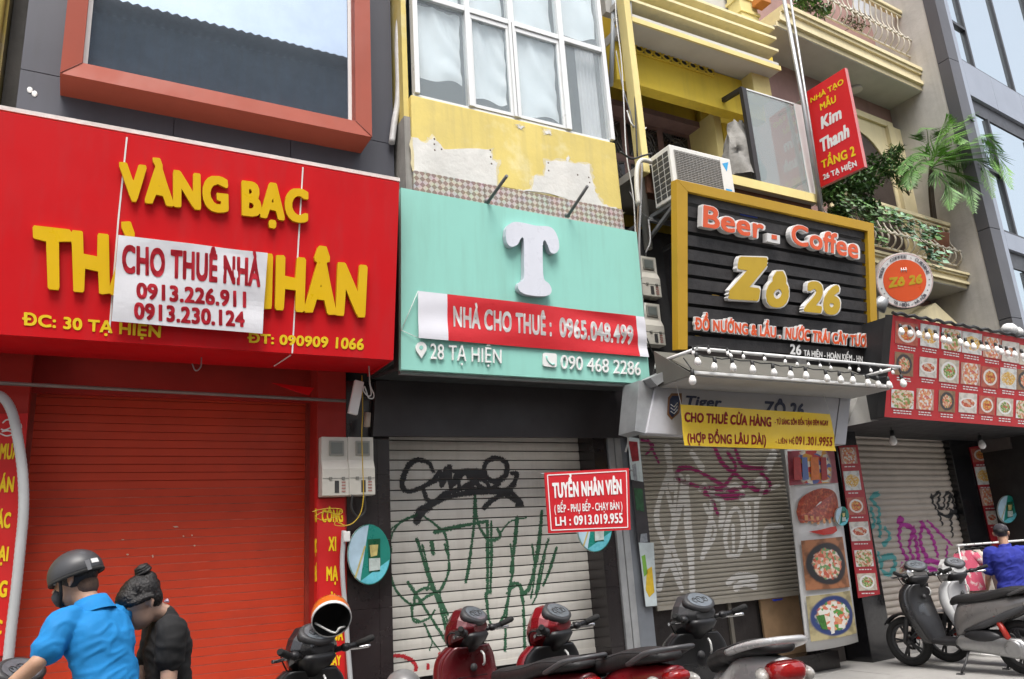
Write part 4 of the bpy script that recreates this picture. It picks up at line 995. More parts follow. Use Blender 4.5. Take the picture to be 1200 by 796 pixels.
# ---- vacancy board on a rod
pv = front(6.35)
q = [(638, 554), (737, 548.5), (739, 621), (643, 625)]
t = sign_body('vacancy_sign', 'red staff wanted board with white border hung in front of the beige shutter', 'sign', pv, q, .012, M('red vinyl', (.55, .012, .02), .4, var=.05), None)
mb = MB(); i_ = [(641.5, 557), (734, 552), (735.7, 618), (646, 621.5)]
for a, b in zip(i_, i_[1:]+i_[:1]): mb.bar(pv.at(*a, .002), pv.at(*b, .002), .009, .003, up=pv.n)
part(mb, 'border_line', wprint, t)
lpart(pv, [('TUYỂN NHÂN VIÊN', [(647, 566), (728, 561.5), (729, 579), (648, 584)], dict(bold=.035)), ('( BẾP - PHỤ BẾP - CHẠY BÀN )', [(649.5, 592), (729, 588), (729.5, 597), (650, 601)], dict(bold=.01)), ('LH : 0913.019.955', [(650.5, 606), (729.5, 601), (730, 613), (651, 616.5)], dict(bold=.022))], 'lettering', wprint, t)
part(MB().tube([pv.at(634, 555.5, -.01), pv.at(736, 550, -.01)], .007, 6).tube([pv.at(736, 550, -.01), PY(742, 552, 7.17)], .007, 6), 'rod', galv, t)
# ---- side banners of the gold shop
vr = M('red printed strip', (.60, .014, .015), .45, var=.06, scale=2, dirt=.1); pp = front(7.19)
q = [(-60, 488), (32.5, 484.5), (8, 790), (-80, 800)]
t = sign_body('strip_sign', 'vertical red strip with yellow words on the left pillar, behind the grey hose', 'sign', pp, [(-70, 486), (33, 484.5), (11, 768), (-85, 775)], .004, vr)
lpart(pp, [(w_, [(x0, y0), (x1, y0-.5), (x1-2, y1), (x0-2, y1+.5)]) for w_, x0, x1, y0, y1 in (('MUA', 1, 23, 520, 538), ('BÁN', -6, 17.5, 559, 577), ('CÁC', -11, 13.5, 601, 619), ('LOẠI', -18, 11, 641, 658), ('VÀNG', -30, 9.5, 681, 700), ('BẠC', -28, 3.5, 727, 744))], 'lettering', yprint, t, bold=.03)
mb = MB()
for pts in ([(3, 496), (8, 492), (16, 494), (14, 500), (6, 504), (1, 503)], [(0, 508), (8, 511), (17, 508), (10, 505), (2, 506)], [(18, 497), (24, 497), (25, 502)]): mb.tube([tuple(pp.at(p.x, p.y, .003)) for p in catmull(pts, 4)], .006, 5)
part(mb, 'ring_drawing', wprint, t)
q = [(371, 585), (404, 584), (404, 800), (371, 800)]
t = sign_body('strip_sign', 'vertical red strip with yellow words on the right pillar, behind the dark scooter', 'sign', pp, q, .004, vr)
lpart(pp, [(w_, [(x0, y0), (x1, y0), (x1, y1), (x0, y1)]) for w_, x0, x1, y0, y1 in (('CÔNG', 377, 402, 597, 612), ('XI', 385, 394, 629, 646), ('MẠ', 382.5, 396, 664, 681), ('SỬA', 381, 399, 699, 716), ('CHỮA', 378, 402, 734, 751), ('LẤY', 386, 399.5, 768, 780))], 'lettering', yprint, t, bold=.03)
pj = Plane((1.937, 7.3, 0), (-1, 0, 0))
t = sign_body('strip_sign', 'narrow red strip in the reveal between the red shutter and the right pillar', 'sign', pj, [(368.5, 560), (371.5, 561), (371.5, 800), (368, 800)], .004, vr)
lpart(pj, [(w_, [(368.8, y0), (371, y0), (371, y1), (368.8, y1)]) for w_, y0, y1 in (('GIA', 596, 612), ('BẠC', 632, 648), ('ĐÁ', 664, 682))], 'lettering', yprint, t, bold=.03, d=.004)
# ---- round drink signs
def round_sign(c, rx, Y, label, tilt=None, kind=0):
    pl = front(Y); n_ = 28
    t = sign_body('round_sign', label, 'sign', pl, [(c[0]+rx*math.cos(k*2*math.pi/n_), c[1]+rx*1.42*math.sin(k*2*math.pi/n_)) for k in range(n_)], .02, M('teal printed disc', (.012, .2, .16), .3, var=.12, scale=3, coat=.3), M('disc edge', (.5, .52, .5), .4), 'round drink signs on the pillars')
    mb = MB(); ry = rx*1.42
    seg = [(c[0]+rx*.97*math.cos(a), c[1]+ry*.97*math.sin(a)) for a in [rad(115+k*14) for k in range(12)]]
    mb.slab(pl, seg, .002, .001, 0)
    seg = [(c[0]+rx*.97*math.cos(a), c[1]+ry*.97*math.sin(a)) for a in [rad(10+k*10.5) for k in range(11)]]
    mb.slab(pl, seg, .003, .0021, 3)
    x, y = c[0]-rx*.06, c[1]-ry*.5
    w_, h_ = rx*.58, ry*1.05
    mb.slab(pl, [(x, y), (x+w_, y-1), (x+w_, y+h_), (x+w_*.1, y+h_+1)], .006, .0031, 1)
    mb.slab(pl, [(x+w_*.15, y+h_*.18), (x+w_*.85, y+h_*.16), (x+w_*.75, y+h_*.5), (x+w_*.25, y+h_*.55)], .008, .0061, 2)
    mb.slab(pl, [(x+w_*.1, y+h_*.6), (x+w_, y+h_*.58), (x+w_, y+h_*.95), (x+w_*.12, y+h_)], .008, .0061, 4)
    mb.slab(pl, [(x-rx*.16, y+h_*.2), (x-rx*.08, y+h_*.2), (x-rx*.55, y+h_*1.22), (x-rx*.63, y+h_*1.2)], .004, .0031, 2)
    part(mb, 'can_picture', [M('pale blue print', (.4, .55, .66), .35, var=.15, scale=8), M('can green', (.006, .075, .035), .3, var=.2, scale=12), M('can gold', (.5, .42, .16), .35, var=.3, scale=20), M('water blue', (.13, .5, .6), .3, var=.25, scale=6), M('can silver', (.45, .52, .5), .3, var=.25, scale=15)], t)
    return t
round_sign((432.5, 650), 25, 7.1, 'round teal drink sign with a can on the black pillar below the electric meters')
round_sign((697, 618), 20.5, 6.95, 'round drink sign half hidden behind the red staff wanted board')
t = round_sign((1181, 597), 11.5, PC(7.15).at(1181, 597).y, 'small round teal drink sign at the far right near the man in the blue shirt')
t = round_sign((987, 605), 8, PC(7.0).at(987, 605).y, 'narrow pale round drink sign between the food poster and the red menu strip')
# ---- beer sign
pz = leaning((795, 408), (1028, 423), (793, 212), 6.3, 0)
ochre = M('mustard painted frame', (.50, .29, .012), .5, var=.08, scale=2)
F = [(793, 210), (1024, 262), (1030, 425), (795, 410)]
t = thing('beer_sign', 'black slatted signboard in a mustard frame with orange and gold raised letters', 'sign', pz.at(910, 420))
Fw = pz.pts(F); n_ = pz.n
I = [(806, 224.5), (1017, 271), (1022, 425), (806, 410)]
mb = MB(); 
for poly in ([F[0], F[1], I[1], I[0]], [F[0], I[0], I[3], F[3]], [I[1], F[1], F[2], I[2]]): mb.slab(pz, poly, .03, -.07)
part(mb, 'frame', ochre, t, bevel=.004)
slat = M('black timber slat', (.03, .027, .028), .6, var=.35, scale=9, bump=.2)
mb = MB(); ns = 11
for k in range(ns):
    a, b = k/ns, (k+.74)/ns
    mb.slab(pz, [lerp2(I[0], I[3], a), lerp2(I[1], I[2], a), lerp2(I[1], I[2], b), lerp2(I[0], I[3], b)], -.02, -.035)
part(mb, 'slat', slat, t)
part(MB().slab(pz, [(800, 216), (1020, 266), (1025, 424), (800, 409)], -.16, -.17), 'back_sheet', M('dark backing', (.012, .012, .013), .8), t)
mb = MB(); random.seed(4)                                       # bits of coloured board and wire behind the slats
for (x, y, w_, h_, mi) in ((845, 231, 20, 3, 1), (878, 236, 22, 4, 0), (868, 248, 20, 4, 0), (840, 319, 24, 2.5, 0), (900, 327, 22, 3, 0), (842, 332, 14, 3, 2), (850, 355, 16, 3, 3), (835, 345, 8, 4, 2), (964, 258, 24, 3, 1), (815, 393, 9, 3, 2), (845, 396, 12, 3, 3)):
    mb.slab(pz, [(x, y), (x+w_, y+w_*.2), (x+w_, y+w_*.2+h_), (x, y+h_)], -.04, -.05, mi)
part(mb, 'old_print', [M('blue scrap', (.03, .07, .4), .6), wprint, ochre, rprint], t)
orange = M('orange acrylic', (.72, .10, .025), .35, var=.06, streak=.1, dirtcol=(.4, .06, .02)); wedge = M('white letter edge', (.72, .71, .70), .45, var=.08)
def dbl(items, nm, face, depth=.07, bold=.06, **k):
    o = lpart(pz, [(b, q, dict(bold=bold)) for b, q in items], nm, [wedge, wedge], t, d=0, depth=depth, side=1, **k)
    letters(pz, [(b, [lerp2(q[k], lerp2(lerp2(q[0], q[2], .5), lerp2(q[1], q[3], .5), .5), .05) for k in range(4)], dict(bold=bold-.04)) for b, q in items], nm+'_face', [face], o, d=depth+.002, depth=.004, **k)
dbl([('Beer', [(823, 239), (897, 255.5), (897, 282), (822, 266)])], 'word', orange)
dbl([('Coffee', [(926, 261), (1008, 279.5), (1008, 305), (926, 286)])], 'word', orange)
part(MB().slab(pz, [(899, 273), (914, 276), (914, 286), (899, 283)], .07, 0), 'dot', wedge, t)
part(MB().slab(pz, [(904.5, 275), (910.5, 276), (910.5, 281), (904.5, 280)], .075, .071), 'dot_face', orange, t)
goldf = M('old gold acrylic', (.52, .34, .02), .35, var=.08)
dbl([('Z', [(858, 299), (901, 300.5), (896, 355), (852, 352)])], 'numeral', goldf, .06, .12, shear=.22)
dbl([('ô', [(898, 313.5), (926, 316), (925, 362), (897, 360.5)])], 'numeral', goldf, .06, .085, shear=.12)
dbl([('26', [(943, 327), (987, 334.5), (985, 371), (941, 366)])], 'numeral', goldf, .06, .085, shear=.12)
for b_, q in (('ĐỒ NƯỚNG & LẨU .', [(814.4, 372.5), (915, 384), (915, 396.5), (814.4, 386)]), ('NƯỚC TRÁI CÂY TƯƠI', [(921, 384), (1017, 394.5), (1017, 407), (920, 397)])):
    e = [(q[0][0]-3, q[0][1]-3), (q[1][0]+2, q[1][1]-2), (q[2][0]+1, q[2][1]+2), (q[3][0]-3, q[3][1]+2.5)]
    o = lpart(pz, [(b_, [(q[0][0]-1, q[0][1]-1), (q[1][0]+1, q[1][1]-1), (q[2][0]+1, q[2][1]+1), (q[3][0]-1, q[3][1]+1)], dict(bold=.09))], 'small_word', [wedge, wedge], t, d=0, depth=.03, side=1)
    letters(pz, [(b_, q, dict(bold=.03))], 'small_word_face', [orange], o, d=.032, depth=.002)
lpart(pz, [('26', [(926, 403), (939, 404.5), (939, 416.5), (926, 415)], dict(bold=.03)), ('TẠ HIỆN - HOÀN KIẾM - HN', [(942, 410), (1011, 417.5), (1011, 424.5), (942, 417)])], 'address_lettering', [wprint], t, bold=.02, d=.0)
# ---- round light box sign on the side
pc2 = front(6.35, YW)
C0 = (1060, 329); 
cw = pc2.at(*C0); R_ = (pc2.at(1090, 332)-cw).length*.98
rw = Matrix.Translation(cw) @ Vector((0, 0, 1)).rotation_difference(Vector((-.62, -1, -.25)).normalized()).to_matrix().to_4x4()
zax = rw.to_3x3() @ Vector((0, 0, 1)); xax = zax.cross(Vector((0, 0, 1))).normalized()*-1; yax = zax.cross(xax)
rw = Matrix((( xax.x, yax.x, zax.x, cw.x), (xax.y, yax.y, zax.y, cw.y), (xax.z, yax.z, zax.z, cw.z), (0, 0, 0, 1)))
R_ = .40
t = thing('round_light_box', 'round white and orange light box sign beside the beer sign', 'sign', cw)
part(MB().lathe([(R_, -.16), (R_, -.01), (R_*.98, 0)], rw, 40), 'drum', M('grey plastic drum', (.36, .32, .3), .4), t)
part(MB().lathe([(R_*.97, .001), (R_*.97, .004)], rw, 40), 'white_disc', M('white acrylic disc', (.74, .72, .71), .35), t)
part(MB().lathe([(R_*.74, .005), (R_*.74, .008)], rw, 40), 'orange_disc', orange, t)
mb = MB(); mb.lathe([(R_*.955, .0045), (R_*.955, .006), (R_*.94, .006), (R_*.94, .0045), (R_*.955, .0045)], rw, 40); part(mb, 'rim_line', M('pink line', (.6, .3, .27), .4), t)
W_ = lambda x, y, z=.009: rw @ Vector((x*R_, y*R_, z))
fz_ = rw.to_3x3() @ Vector((0, 0, 1))
mb = MB(); put_text(mb, 'Zô 26', [W_(-.58, .14), W_(.6, .18), W_(.6, -.14), W_(-.58, -.22)], fz_, 0, .003, .05, shear=.15); part(mb, 'lettering', goldf, t)
mb = MB()
for k in range(3): mb.tube([W_(-.08+.08*k, .3), W_(-.08+.08*k, .46)], .006, 5)
mb.tube([W_(-.11, .38), W_(.11, .38)], .006, 5); part(mb, 'glass_drawing', wprint, t)
def arc_text(s_, a0, a1, r, inward, mi=0):
    mb = MB(); n = len(s_)
    for i, ch in enumerate(s_):
        if ch == ' ': continue
        a = a0+(a1-a0)*i/(n-1); c, s2 = math.cos(a), math.sin(a); e = .105; k = 1 if not inward else -1
        ux, uy = s2*k, -c*k; vx, vy = c*k, s2*k; w_ = .05 if ch not in '-*' else .03
        b_ = (c*r-vx*e/2, s2*r-vy*e/2); tp = (c*r+vx*e/2, s2*r+vy*e/2)
        if ch == '*': mb.lathe([(.022*R_, .005), (.022*R_, .008)], rw @ Matrix.Translation((c*r*R_, s2*r*R_, 0)), 8); continue
        q = [W_(tp[0]-ux*w_, tp[1]-uy*w_), W_(tp[0]+ux*w_, tp[1]+uy*w_), W_(b_[0]+ux*w_, b_[1]+uy*w_), W_(b_[0]-ux*w_, b_[1]-uy*w_)]
        put_text(mb, ch, q, fz_, 0, .002, .01)
    return mb
part(arc_text('BEER - COFFEE - CUISINE', rad(165), rad(15), .845, False), 'rim_lettering', M('grey print', (.12, .11, .13), .5), t)
part(arc_text('TẠ HIỆN - HÀ NỘI', rad(240), rad(318), .845, True), 'rim_lettering', MATS['grey print'], t)
part(arc_text('***', rad(195), rad(222), .845, True), 'rim_star', MATS['grey print'], t); part(arc_text('***', rad(-28), rad(-2), .845, True), 'rim_star', MATS['grey print'], t)
part(MB().bar(rw @ Vector((0, 0, -.16)), Vector((cw.x+.1, 7.6, cw.z)), .05, .05), 'bracket', iron, t)
# ---- dental sign projecting into the street
pk = Plane((PY(945, 108, 6.6).x, 6.6, 0), (-1, 0, 0)); kred = M('bright red sheet', (.66, .012, .02), .4, var=.04)
q = [(944.7, 108), (989.8, 79.4), (1013, 195.4), (961, 220)]
t = sign_body('projecting_sign', 'red upright sign projecting over the street with yellow and white slanting words', 'sign', pk, q, .06, kred, M('pale sign edge', (.55, .2, .2), .5))
lpart(pk, [('NHÀ TẠO', [(949, 115.5), (987.5, 92), (989, 98), (950, 121)]), ('MẪU', [(960, 122.5), (979, 111.5), (980.5, 119), (961.5, 130)]), ('TẦNG 2', [(962, 189), (1000, 171), (1003, 182), (963.5, 198)])], 'yellow_lettering', yprint, t, bold=.025, shear=.1)
lpart(pk, [('Kim', [(960.5, 138), (984.5, 124), (987, 138.5), (962.5, 152)]), ('Thanh', [(960, 164), (993.5, 144), (996, 160), (963, 179)])], 'white_lettering', wprint, t, bold=.035, shear=.15)
lpart(pk, [('26 TẠ HIỆN', [(964, 205), (1003, 188), (1004.5, 194.5), (965, 211)])], 'address_lettering', wprint, t, bold=.03)
mb = MB()
for x, y in ((940, 115), (953, 205)): a = pk.at(x+6, y-1, -.03); mb.bar(a, a+Vector((0, .55, 0)), .03, .03)
part(mb, 'bracket', galv, t)
# ---- canopy under the beer sign
yb = 5.75
tl_ = PY(816, 440, yb); tr_ = PY(1042, 451, yb); ez = (tl_.z+tr_.z)/2; ex0, ex1 = tl_.x-.03, tr_.x
cz = PY(813, 410.5, yb).z
cn = M('dirty canopy sheet', (.13, .127, .11), .55, .15, var=.15, scale=2, streak=.3, dirtcol=(.15, .14, .12)); cn2 = M('pale canopy soffit', (.40, .39, .37), .6, var=.12, scale=2, dirt=.3)
can = thing('shop_canopy', 'grey metal canopy projecting under the beer sign', 'canopy', (7, 6.2, ez))
zb0 = PY(800, 412, 6.25).z
part(MB().prism([(ex0, yb, ez), (ex1, yb, ez), (ex1, 6.3, cz+.12), (ex0, 6.3, cz+.12)], (0, .012, .012)), 'sloping_sheet', cn, can)
part(MB().box((ex0-.02, yb-.035, ez-.02), (ex1+.02, yb-.002, ez+.014)), 'gutter_edge', whitem, can, bevel=.008)
part(MB().box((ex0, yb, ez-.035), (ex1, 6.28, ez-.012)), 'soffit', cn2, can)
part(MB().prism([(ex0-.012, yb, ez-.02), (ex0-.012, 6.3, cz+.13), (ex0-.012, 6.3, ez-.02)], (.01, 0, 0)), 'side_sheet', cn, can)
part(MB().slab(front(6.2), [(762, 443), (796, 427), (800, 433), (770, 452)], 0, -.3), 'side_rail', galv, can)
pbx = front(6.5)
part(MB().slab(PC(6.4), [(1005.4, 466), (1037, 457), (1035, 491.5), (993, 499.5)], 0, -.5), 'end_box', cn2, can)
# light bar frame with bulbs
t = thing('pipe_frame', 'white pipe frame projecting in front of the beer sign', 'pipe frame', (7, yb, cz))
A = Vector((ex0+.03, yb-.06, cz)); B = Vector((PY(1055, 431, yb-.06).x, yb-.06, cz))
part(MB().tube([A, B], .019, 8), 'front_pipe', whitem, t); part(MB().tube([Vector((A.x-.02, 6.28, cz)), A], .019, 8), 'side_pipe', whitem, t); part(MB().tube([Vector((B.x, 6.28, cz)), B], .02, 8), 'side_pipe', whitem, t)
def bulb_mesh(mb, sc=1., M_=None):
    M_ = M_ or Matrix.Identity(4)
    return mb.lathe([(.002*sc, -.118*sc), (.018*sc, -.113*sc), (.029*sc, -.098*sc), (.031*sc, -.082*sc), (.026*sc, -.062*sc), (.017*sc, -.045*sc), (.015*sc, -.038*sc)], M_, 12)
bw = M('white bulb glass', (.85, .84, .82), .2, var=0, coat=.5); bk_ = M('black bulb socket', (.015, .015, .015), .5)
def string(label, pts, bulbs, name='light_string', cable_r=.007, sc=1., group='bulb strings over the shops'):
    """pts: world polyline of the cable; bulbs: world points where a socket hangs"""
    t = thing(name, label, 'string light', pts[0], 0, group)
    part(MB().tube(pts, cable_r, 5), 'cable', bk_, t)
    me = bulb_mesh(MB(), sc).mesh('bulb', bw); ms = MB().lathe([(.006*sc, .012), (.016*sc, .005), (.018*sc, -.035*sc), (.015*sc, -.042*sc)], None, 10).mesh('socket', bk_)
    for p in bulbs:
        for nm, m_ in (('socket', ms), ('bulb', me)):
            o = bpy.data.objects.new(nm, m_); COL.objects.link(o); o.parent = t; o.location = p; at0(o)
            o.rotation_euler = (random.uniform(-.12, .12), random.uniform(-.12, .12), 0)
    return t
bx = [(815.5, 414), (837, 420), (857.5, 421), (881, 424), (905.5, 427), (926, 430), (943.5, 431), (967, 434.5), (983.5, 436), (999, 437), (1015.5, 440), (1027.5, 441.5), (1040, 442.5)]
bp = [PY(x, y, yb-.1) for x, y in bx]
cbl = []
for p, q in zip(bp, bp[1:]): cbl += [p+Vector((0, .02, .015)), p.lerp(q, .5)+Vector((0, .02, .0)) ]
string('string of white bulbs hanging along the front pipe under the beer sign', cbl+[bp[-1]+Vector((0, .02, .015))], bp, sc=1.1)
small = [(812, 410), (830, 408.5), (852, 411), (855, 414), (870, 415), (895, 418), (920, 421), (934, 424), (947, 424.5), (960, 426), (972, 428.5), (995, 429.5), (1006, 430.5), (1019, 432), (1031, 432.5), (1045, 434)]
sp_ = [PY(x, y-2, yb-.09) for x, y in small]
string('row of small white bulbs fixed close under the front pipe of the beer sign', [p+Vector((0, .02, .02)) for p in sp_], sp_, sc=.6, cable_r=.005)
p = PY(811, 434, yb-.06); string('single white bulb at the left corner of the canopy', [p+Vector((0, .1, .15)), p+Vector((0, .03, .05)), p], [p], sc=1.25)
p = PY(1055.5, 440, yb-.06); string('single white bulb at the right end of the front pipe', [p+Vector((0, 0, .1)), p], [p], sc=1.25)
# ---- white light box behind the canopy
pb = front(6.3); t = sign_body('light_box_sign', 'white light box with a dark badge and blue words under the grey canopy', 'sign', pb, [(769, 449), (984, 466), (977, 520), (757, 508)], .12, M('offwhite light box', (.47, .47, .5), .5, var=.06, dirt=.25), bevel=.01)
part(MB().slab(pb, [(749, 446), (768, 448), (756, 508), (744, 505)], -.02, -.3), 'side_frame', galv, t)
part(MB().slab(pb, [(985, 466), (997, 467), (991, 521), (978, 520)], -.01, -.3), 'side_frame', MATS['offwhite light box'], t)
navy = M('navy print', (.02, .03, .08), .5)
lpart(pb, [('Tiger', [(804, 463.5), (846, 466), (846, 478), (804, 476)], dict(bold=.03, shear=.2)), ('ZÔ 26', [(896, 470), (943, 473), (942, 489), (896, 486)], dict(bold=.03))], 'lettering', navy, t)
mb = MB(); sh_ = [(783, 466), (787, 461), (799, 461), (799, 470), (796, 484), (787, 492), (782, 486)]
mb.slab(pb, sh_, .004, .001, 1); mb.slab(pb, [(785+(x-783)*.7, 464+(y-461)*.82) for x, y in sh_], .006, .0041, 0)
for k in range(3): mb.tube([pb.at(786, 474+k*4, .007), pb.at(790, 477+k*4, .007), pb.at(794, 472+k*4, .007)], .006, 4, 2)
part(mb, 'badge', [navy, M('brown print', (.22, .1, .04), .5), wprint], t)
# ---- yellow banner
py_ = front(6.12); Q = [(797.8, 474), (972.7, 485.5), (980, 528.6), (801.4, 522.3)]
t, f_ = banner('rental_banner', 'yellow banner with dark red lettering hung under the canopy', py_, Q, M('yellow vinyl', (.78, .52, .01), .45, var=.05, scale=2, bump=.1, bscale=6), .0, .006, ph=2.)
dr_ = M('dark red print', (.42, .012, .012), .5)
cloth_text(py_, f_, Q, [('CHO THUÊ CỬA HÀNG', [(802, 483), (904, 489), (904, 500.5), (802, 494.5)], dict(bold=.035)), ('- TỪ SÁNG SỚM ĐẾN TẬN ĐÊM NGAY', [(908, 491), (970, 493), (970.5, 499), (908, 497.5)], dict(bold=.03)), ('(HỢP ĐỒNG LÂU DÀI)', [(805, 508), (897, 510), (897, 521.5), (805, 519)], dict(bold=.03)), ('- LIÊN HỆ', [(908, 514.5), (931, 514), (931, 520), (908, 520)], dict(bold=.02)), ('091.301.9955', [(932, 511.5), (975.5, 512.5), (976, 523), (932, 521)], dict(bold=.02))], 'lettering', dr_, t)
mb = MB()
for a in ((798, 474), (972.7, 485.5)): p = py_.at(*a); mb.tube([p, p+Vector((.02, .06, .25))], .003, 4)
part(mb, 'tie_string', wprint, t)
# ================================================================== food posters and menus
fd = [food('fried dish print', (.5, .12, .08), (.75, .72, .68), [(.6, .25, .05), (.7, .4, .1), (.35, .08, .02), (.62, .12, .05)]),
      food('salad print', (.62, .55, .45), (.78, .78, .76), [(.1, .25, .05), (.6, .55, .4), (.55, .1, .06), (.25, .4, .1)]),
      food('sausage print', (.7, .66, .6), (.78, .77, .75), [(.5, .08, .04), (.62, .2, .08), (.4, .05, .03), (.66, .5, .4)], .36, .46, 1.7, 8),
      food('fries print', (.72, .72, .7), (.75, .74, .7), [(.75, .5, .12), (.7, .42, .08), (.62, .3, .05), (.7, .68, .6)], .42, .44, 1.3, 22),
      food('hotpot print', (.3, .18, .1), (.05, .045, .05), [(.6, .12, .06), (.66, .55, .42), (.2, .3, .08), (.7, .35, .2)], .3, .43),
      food('dumpling print', (.66, .64, .6), (.72, .72, .74), [(.68, .62, .5), (.7, .5, .35), (.55, .2, .1), (.2, .3, .08)], .5, .6, .8, 10),
      food('prawn print', (.55, .3, .22), (.72, .7, .7), [(.68, .24, .1), (.72, .45, .25), (.6, .15, .12), (.74, .7, .66)], .4, .43, .65, 12)]
pic_back = M('white photo border', (.72, .71, .7), .5)
def picture(pl, q, m_, t, d=.004, th=.003, uvq=True):
    return part(MB().slab(pl, q, d+th, d, 0, True, 1), 'picture', [m_, pic_back], t)
def captions(pl, lines, t):
    """illegible rows of small white print"""
    for (x0, y0), (x1, y1), h_ in lines:
        mb = MB(); x = x0
        while x < x1-1:
            w_ = random.uniform(1.6, 4.2); e = min(x+w_, x1); s_ = (y1-y0)/(x1-x0)
            mb.slab(pl, [(x, y0+(x-x0)*s_), (e, y0+(e-x0)*s_), (e, y0+(e-x0)*s_+h_), (x, y0+(x-x0)*s_+h_)], .0035, .003); x = e+.9
        part(mb, 'caption', wprint, t)
# ---- big menu board of the right shop
Yb = 6.1
Pa, Pb_ = front(Yb, YW).at(1036.4, 489), front(Yb, YW).at(1200, 501)
pmn = plane3(Pa, Pb_, PX(1046.4, 369, Pa.x))
tl, tr, br, bl = (1046.4, 369), (1300, 415.5), (1300, 508.4), (1036.4, 488.7)
t = sign_body('menu_board', 'long red menu board with rows of dish photographs over the right shop', 'sign', pmn, [tl, tr, br, bl], .1, M('red menu sheet', (.52, .018, .026), .42, var=.05), M('black side sheet', (.03, .03, .032), .6, var=.3))
q = pmn.pts([(1046, 369), (1036, 489)], -.11)
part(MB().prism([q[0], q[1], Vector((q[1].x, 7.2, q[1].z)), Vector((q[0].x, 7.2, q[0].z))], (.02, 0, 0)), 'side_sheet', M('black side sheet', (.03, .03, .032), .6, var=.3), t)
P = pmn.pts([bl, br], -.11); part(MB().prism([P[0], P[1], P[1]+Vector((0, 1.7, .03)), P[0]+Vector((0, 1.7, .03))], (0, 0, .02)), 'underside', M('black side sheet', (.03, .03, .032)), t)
random.seed(21); cap = []
def mp_(u, v): return lerp2(lerp2(tl, tr, u), lerp2(bl, br, u), v)
S_ = 4.975
rows = [[(1050, 376, 26, 26), (1079, 379, 22, 26), (1104, 384, 23, 25), (1128, 388, 23, 25), (1152.5, 394, 21, 24), (1174.5, 399, 20, 24), (1195, 404, 19, 23), (1215, 408, 19, 23), (1236, 413, 18, 22)],
        [(1049, 412, 21.5, 27), (1078, 418, 20, 23), (1101, 420, 23, 27), (1126.5, 424.5, 22.5, 25), (1150.5, 429, 20, 24), (1172.5, 430.5, 19, 24), (1192, 432.5, 20, 24), (1213, 436, 19, 23), (1234, 439, 18, 22)],
        [(1045, 456, 26, 21.5), (1074.5, 455, 20, 24.5), (1100.5, 457, 19, 25), (1124, 460, 21, 23), (1148, 463.5, 18, 21.5), (1168.5, 466, 19, 21), (1191, 469, 18, 21), (1212, 471, 18, 20), (1233, 474, 17, 20)]]
k = 0; MORD = [0, 3, 5, 3, 6, 2, 1, 0, 4, 4, 2, 1, 6, 0, 3, 4, 6, 5, 5, 6, 4, 2, 0, 1, 5, 3, 2]
for r_, row in enumerate(rows):
    for x, y, w_, h_ in row:
        s_ = .16-.035*r_
        picture(pmn, [(x, y), (x+w_, y+w_*s_), (x+w_-.6, y+w_*s_+h_), (x-.6, y+h_)], fd[MORD[k % 27]], t); k += 1
        for dy in (2.4, 5.2): cap.append(((x+2, y+h_+dy+.3), (x+w_-3, y+h_+dy+w_*s_*.9), 1.2))
captions(pmn, cap, t)
# ---- narrow menu strips
def strip(pl, q, pics, label):
    t = sign_body('menu_strip', label, 'sign', pl, q, .008, M('red strip sheet', (.42, .02, .03), .45, var=.05), None, 'red menu strips on the black pillars')
    cap = []
    for i, (x, y, w_, h_, sk, m_) in enumerate(pics):
        picture(pl, [(x, y), (x+w_, y-w_*sk*.3), (x+w_+h_*sk, y+h_-w_*sk*.3), (x+h_*sk, y+h_)], m_, t)
        cap.append(((x+h_*sk+3, y+h_+2.5), (x+h_*sk+w_-3, y+h_+2.2), 1.2))
    captions(pl, cap, t); return t
pst = PC(7.24); ps2 = PC(7.465)
strip(pst, [(983, 523), (1005, 521.5), (1031.5, 696.5), (1006, 701)], [(984, 525, 18.5, 19, .14, fd[6]), (988, 552.5, 18.5, 22.5, .14, fd[3]), (992, 583.5, 20, 20, .14, fd[0]), (995, 612, 22, 22.5, .14, fd[2]), (1001, 645, 20.5, 19.5, .14, fd[5]), (1004, 672.5, 21.5, 20, .14, fd[1])], 'red strip of dish photographs on the black pillar left of the graffiti shutter')
strip(ps2, [(1136, 524.5), (1158, 521), (1173, 655), (1163, 640)], [(1138, 526, 19, 16, .2, fd[0]), (1142, 547.5, 18, 21, .2, fd[3]), (1148, 573, 17, 20, .2, fd[6]), (1155, 599, 12, 16, .2, fd[2])], 'red strip of dish photographs on the black pillar right of the graffiti shutter')
# ---- tall food poster column beside the half-open shutter
pp2 = front(7.05); t = thing('food_poster', 'tall white poster panel with ribs, hot pot and noodle bowl beside the half open shutter', 'poster')
O_ = [(920, 527), (977, 527), (1006, 752), (946, 764)]
w4 = pp2.pts(O_); t.location = (w4[2]+w4[3])/2
def curved(pl, q, d, mi, mb, bulge=.07, nu=8):
    """a patch of the bowed panel; outline corners in the photo, bulging towards the street"""
    def fn(u, v):
        x, y = lerp2(lerp2(q[3], q[2], u), lerp2(q[0], q[1], u), v)
        # u over the whole panel
        L_ = lerp2(O_[0], O_[3], max(0, min(1, (y-527)/230))); R2 = lerp2(O_[1], O_[2], max(0, min(1, (y-527)/228)))
        uu = (x-L_[0])/(R2[0]-L_[0])
        return pl.at(x, y, d)+pl.n*(bulge*(1-(2*uu-1)**2))
    mb.grid(nu, 8, fn, mi, True); return mb
poster_white = M('white poster film', (.66, .66, .66), .4, var=.04)
part(curved(pp2, O_, -.03, 0, MB()), 'panel', poster_white, t, solid=.02)
sky_print = food('bottle shelf print', (.3, .06, .08), (.4, .3, .25), [(.5, .05, .04), (.1, .12, .3), (.6, .3, .05), (.65, .6, .5)], .34, .36, .5, 8)
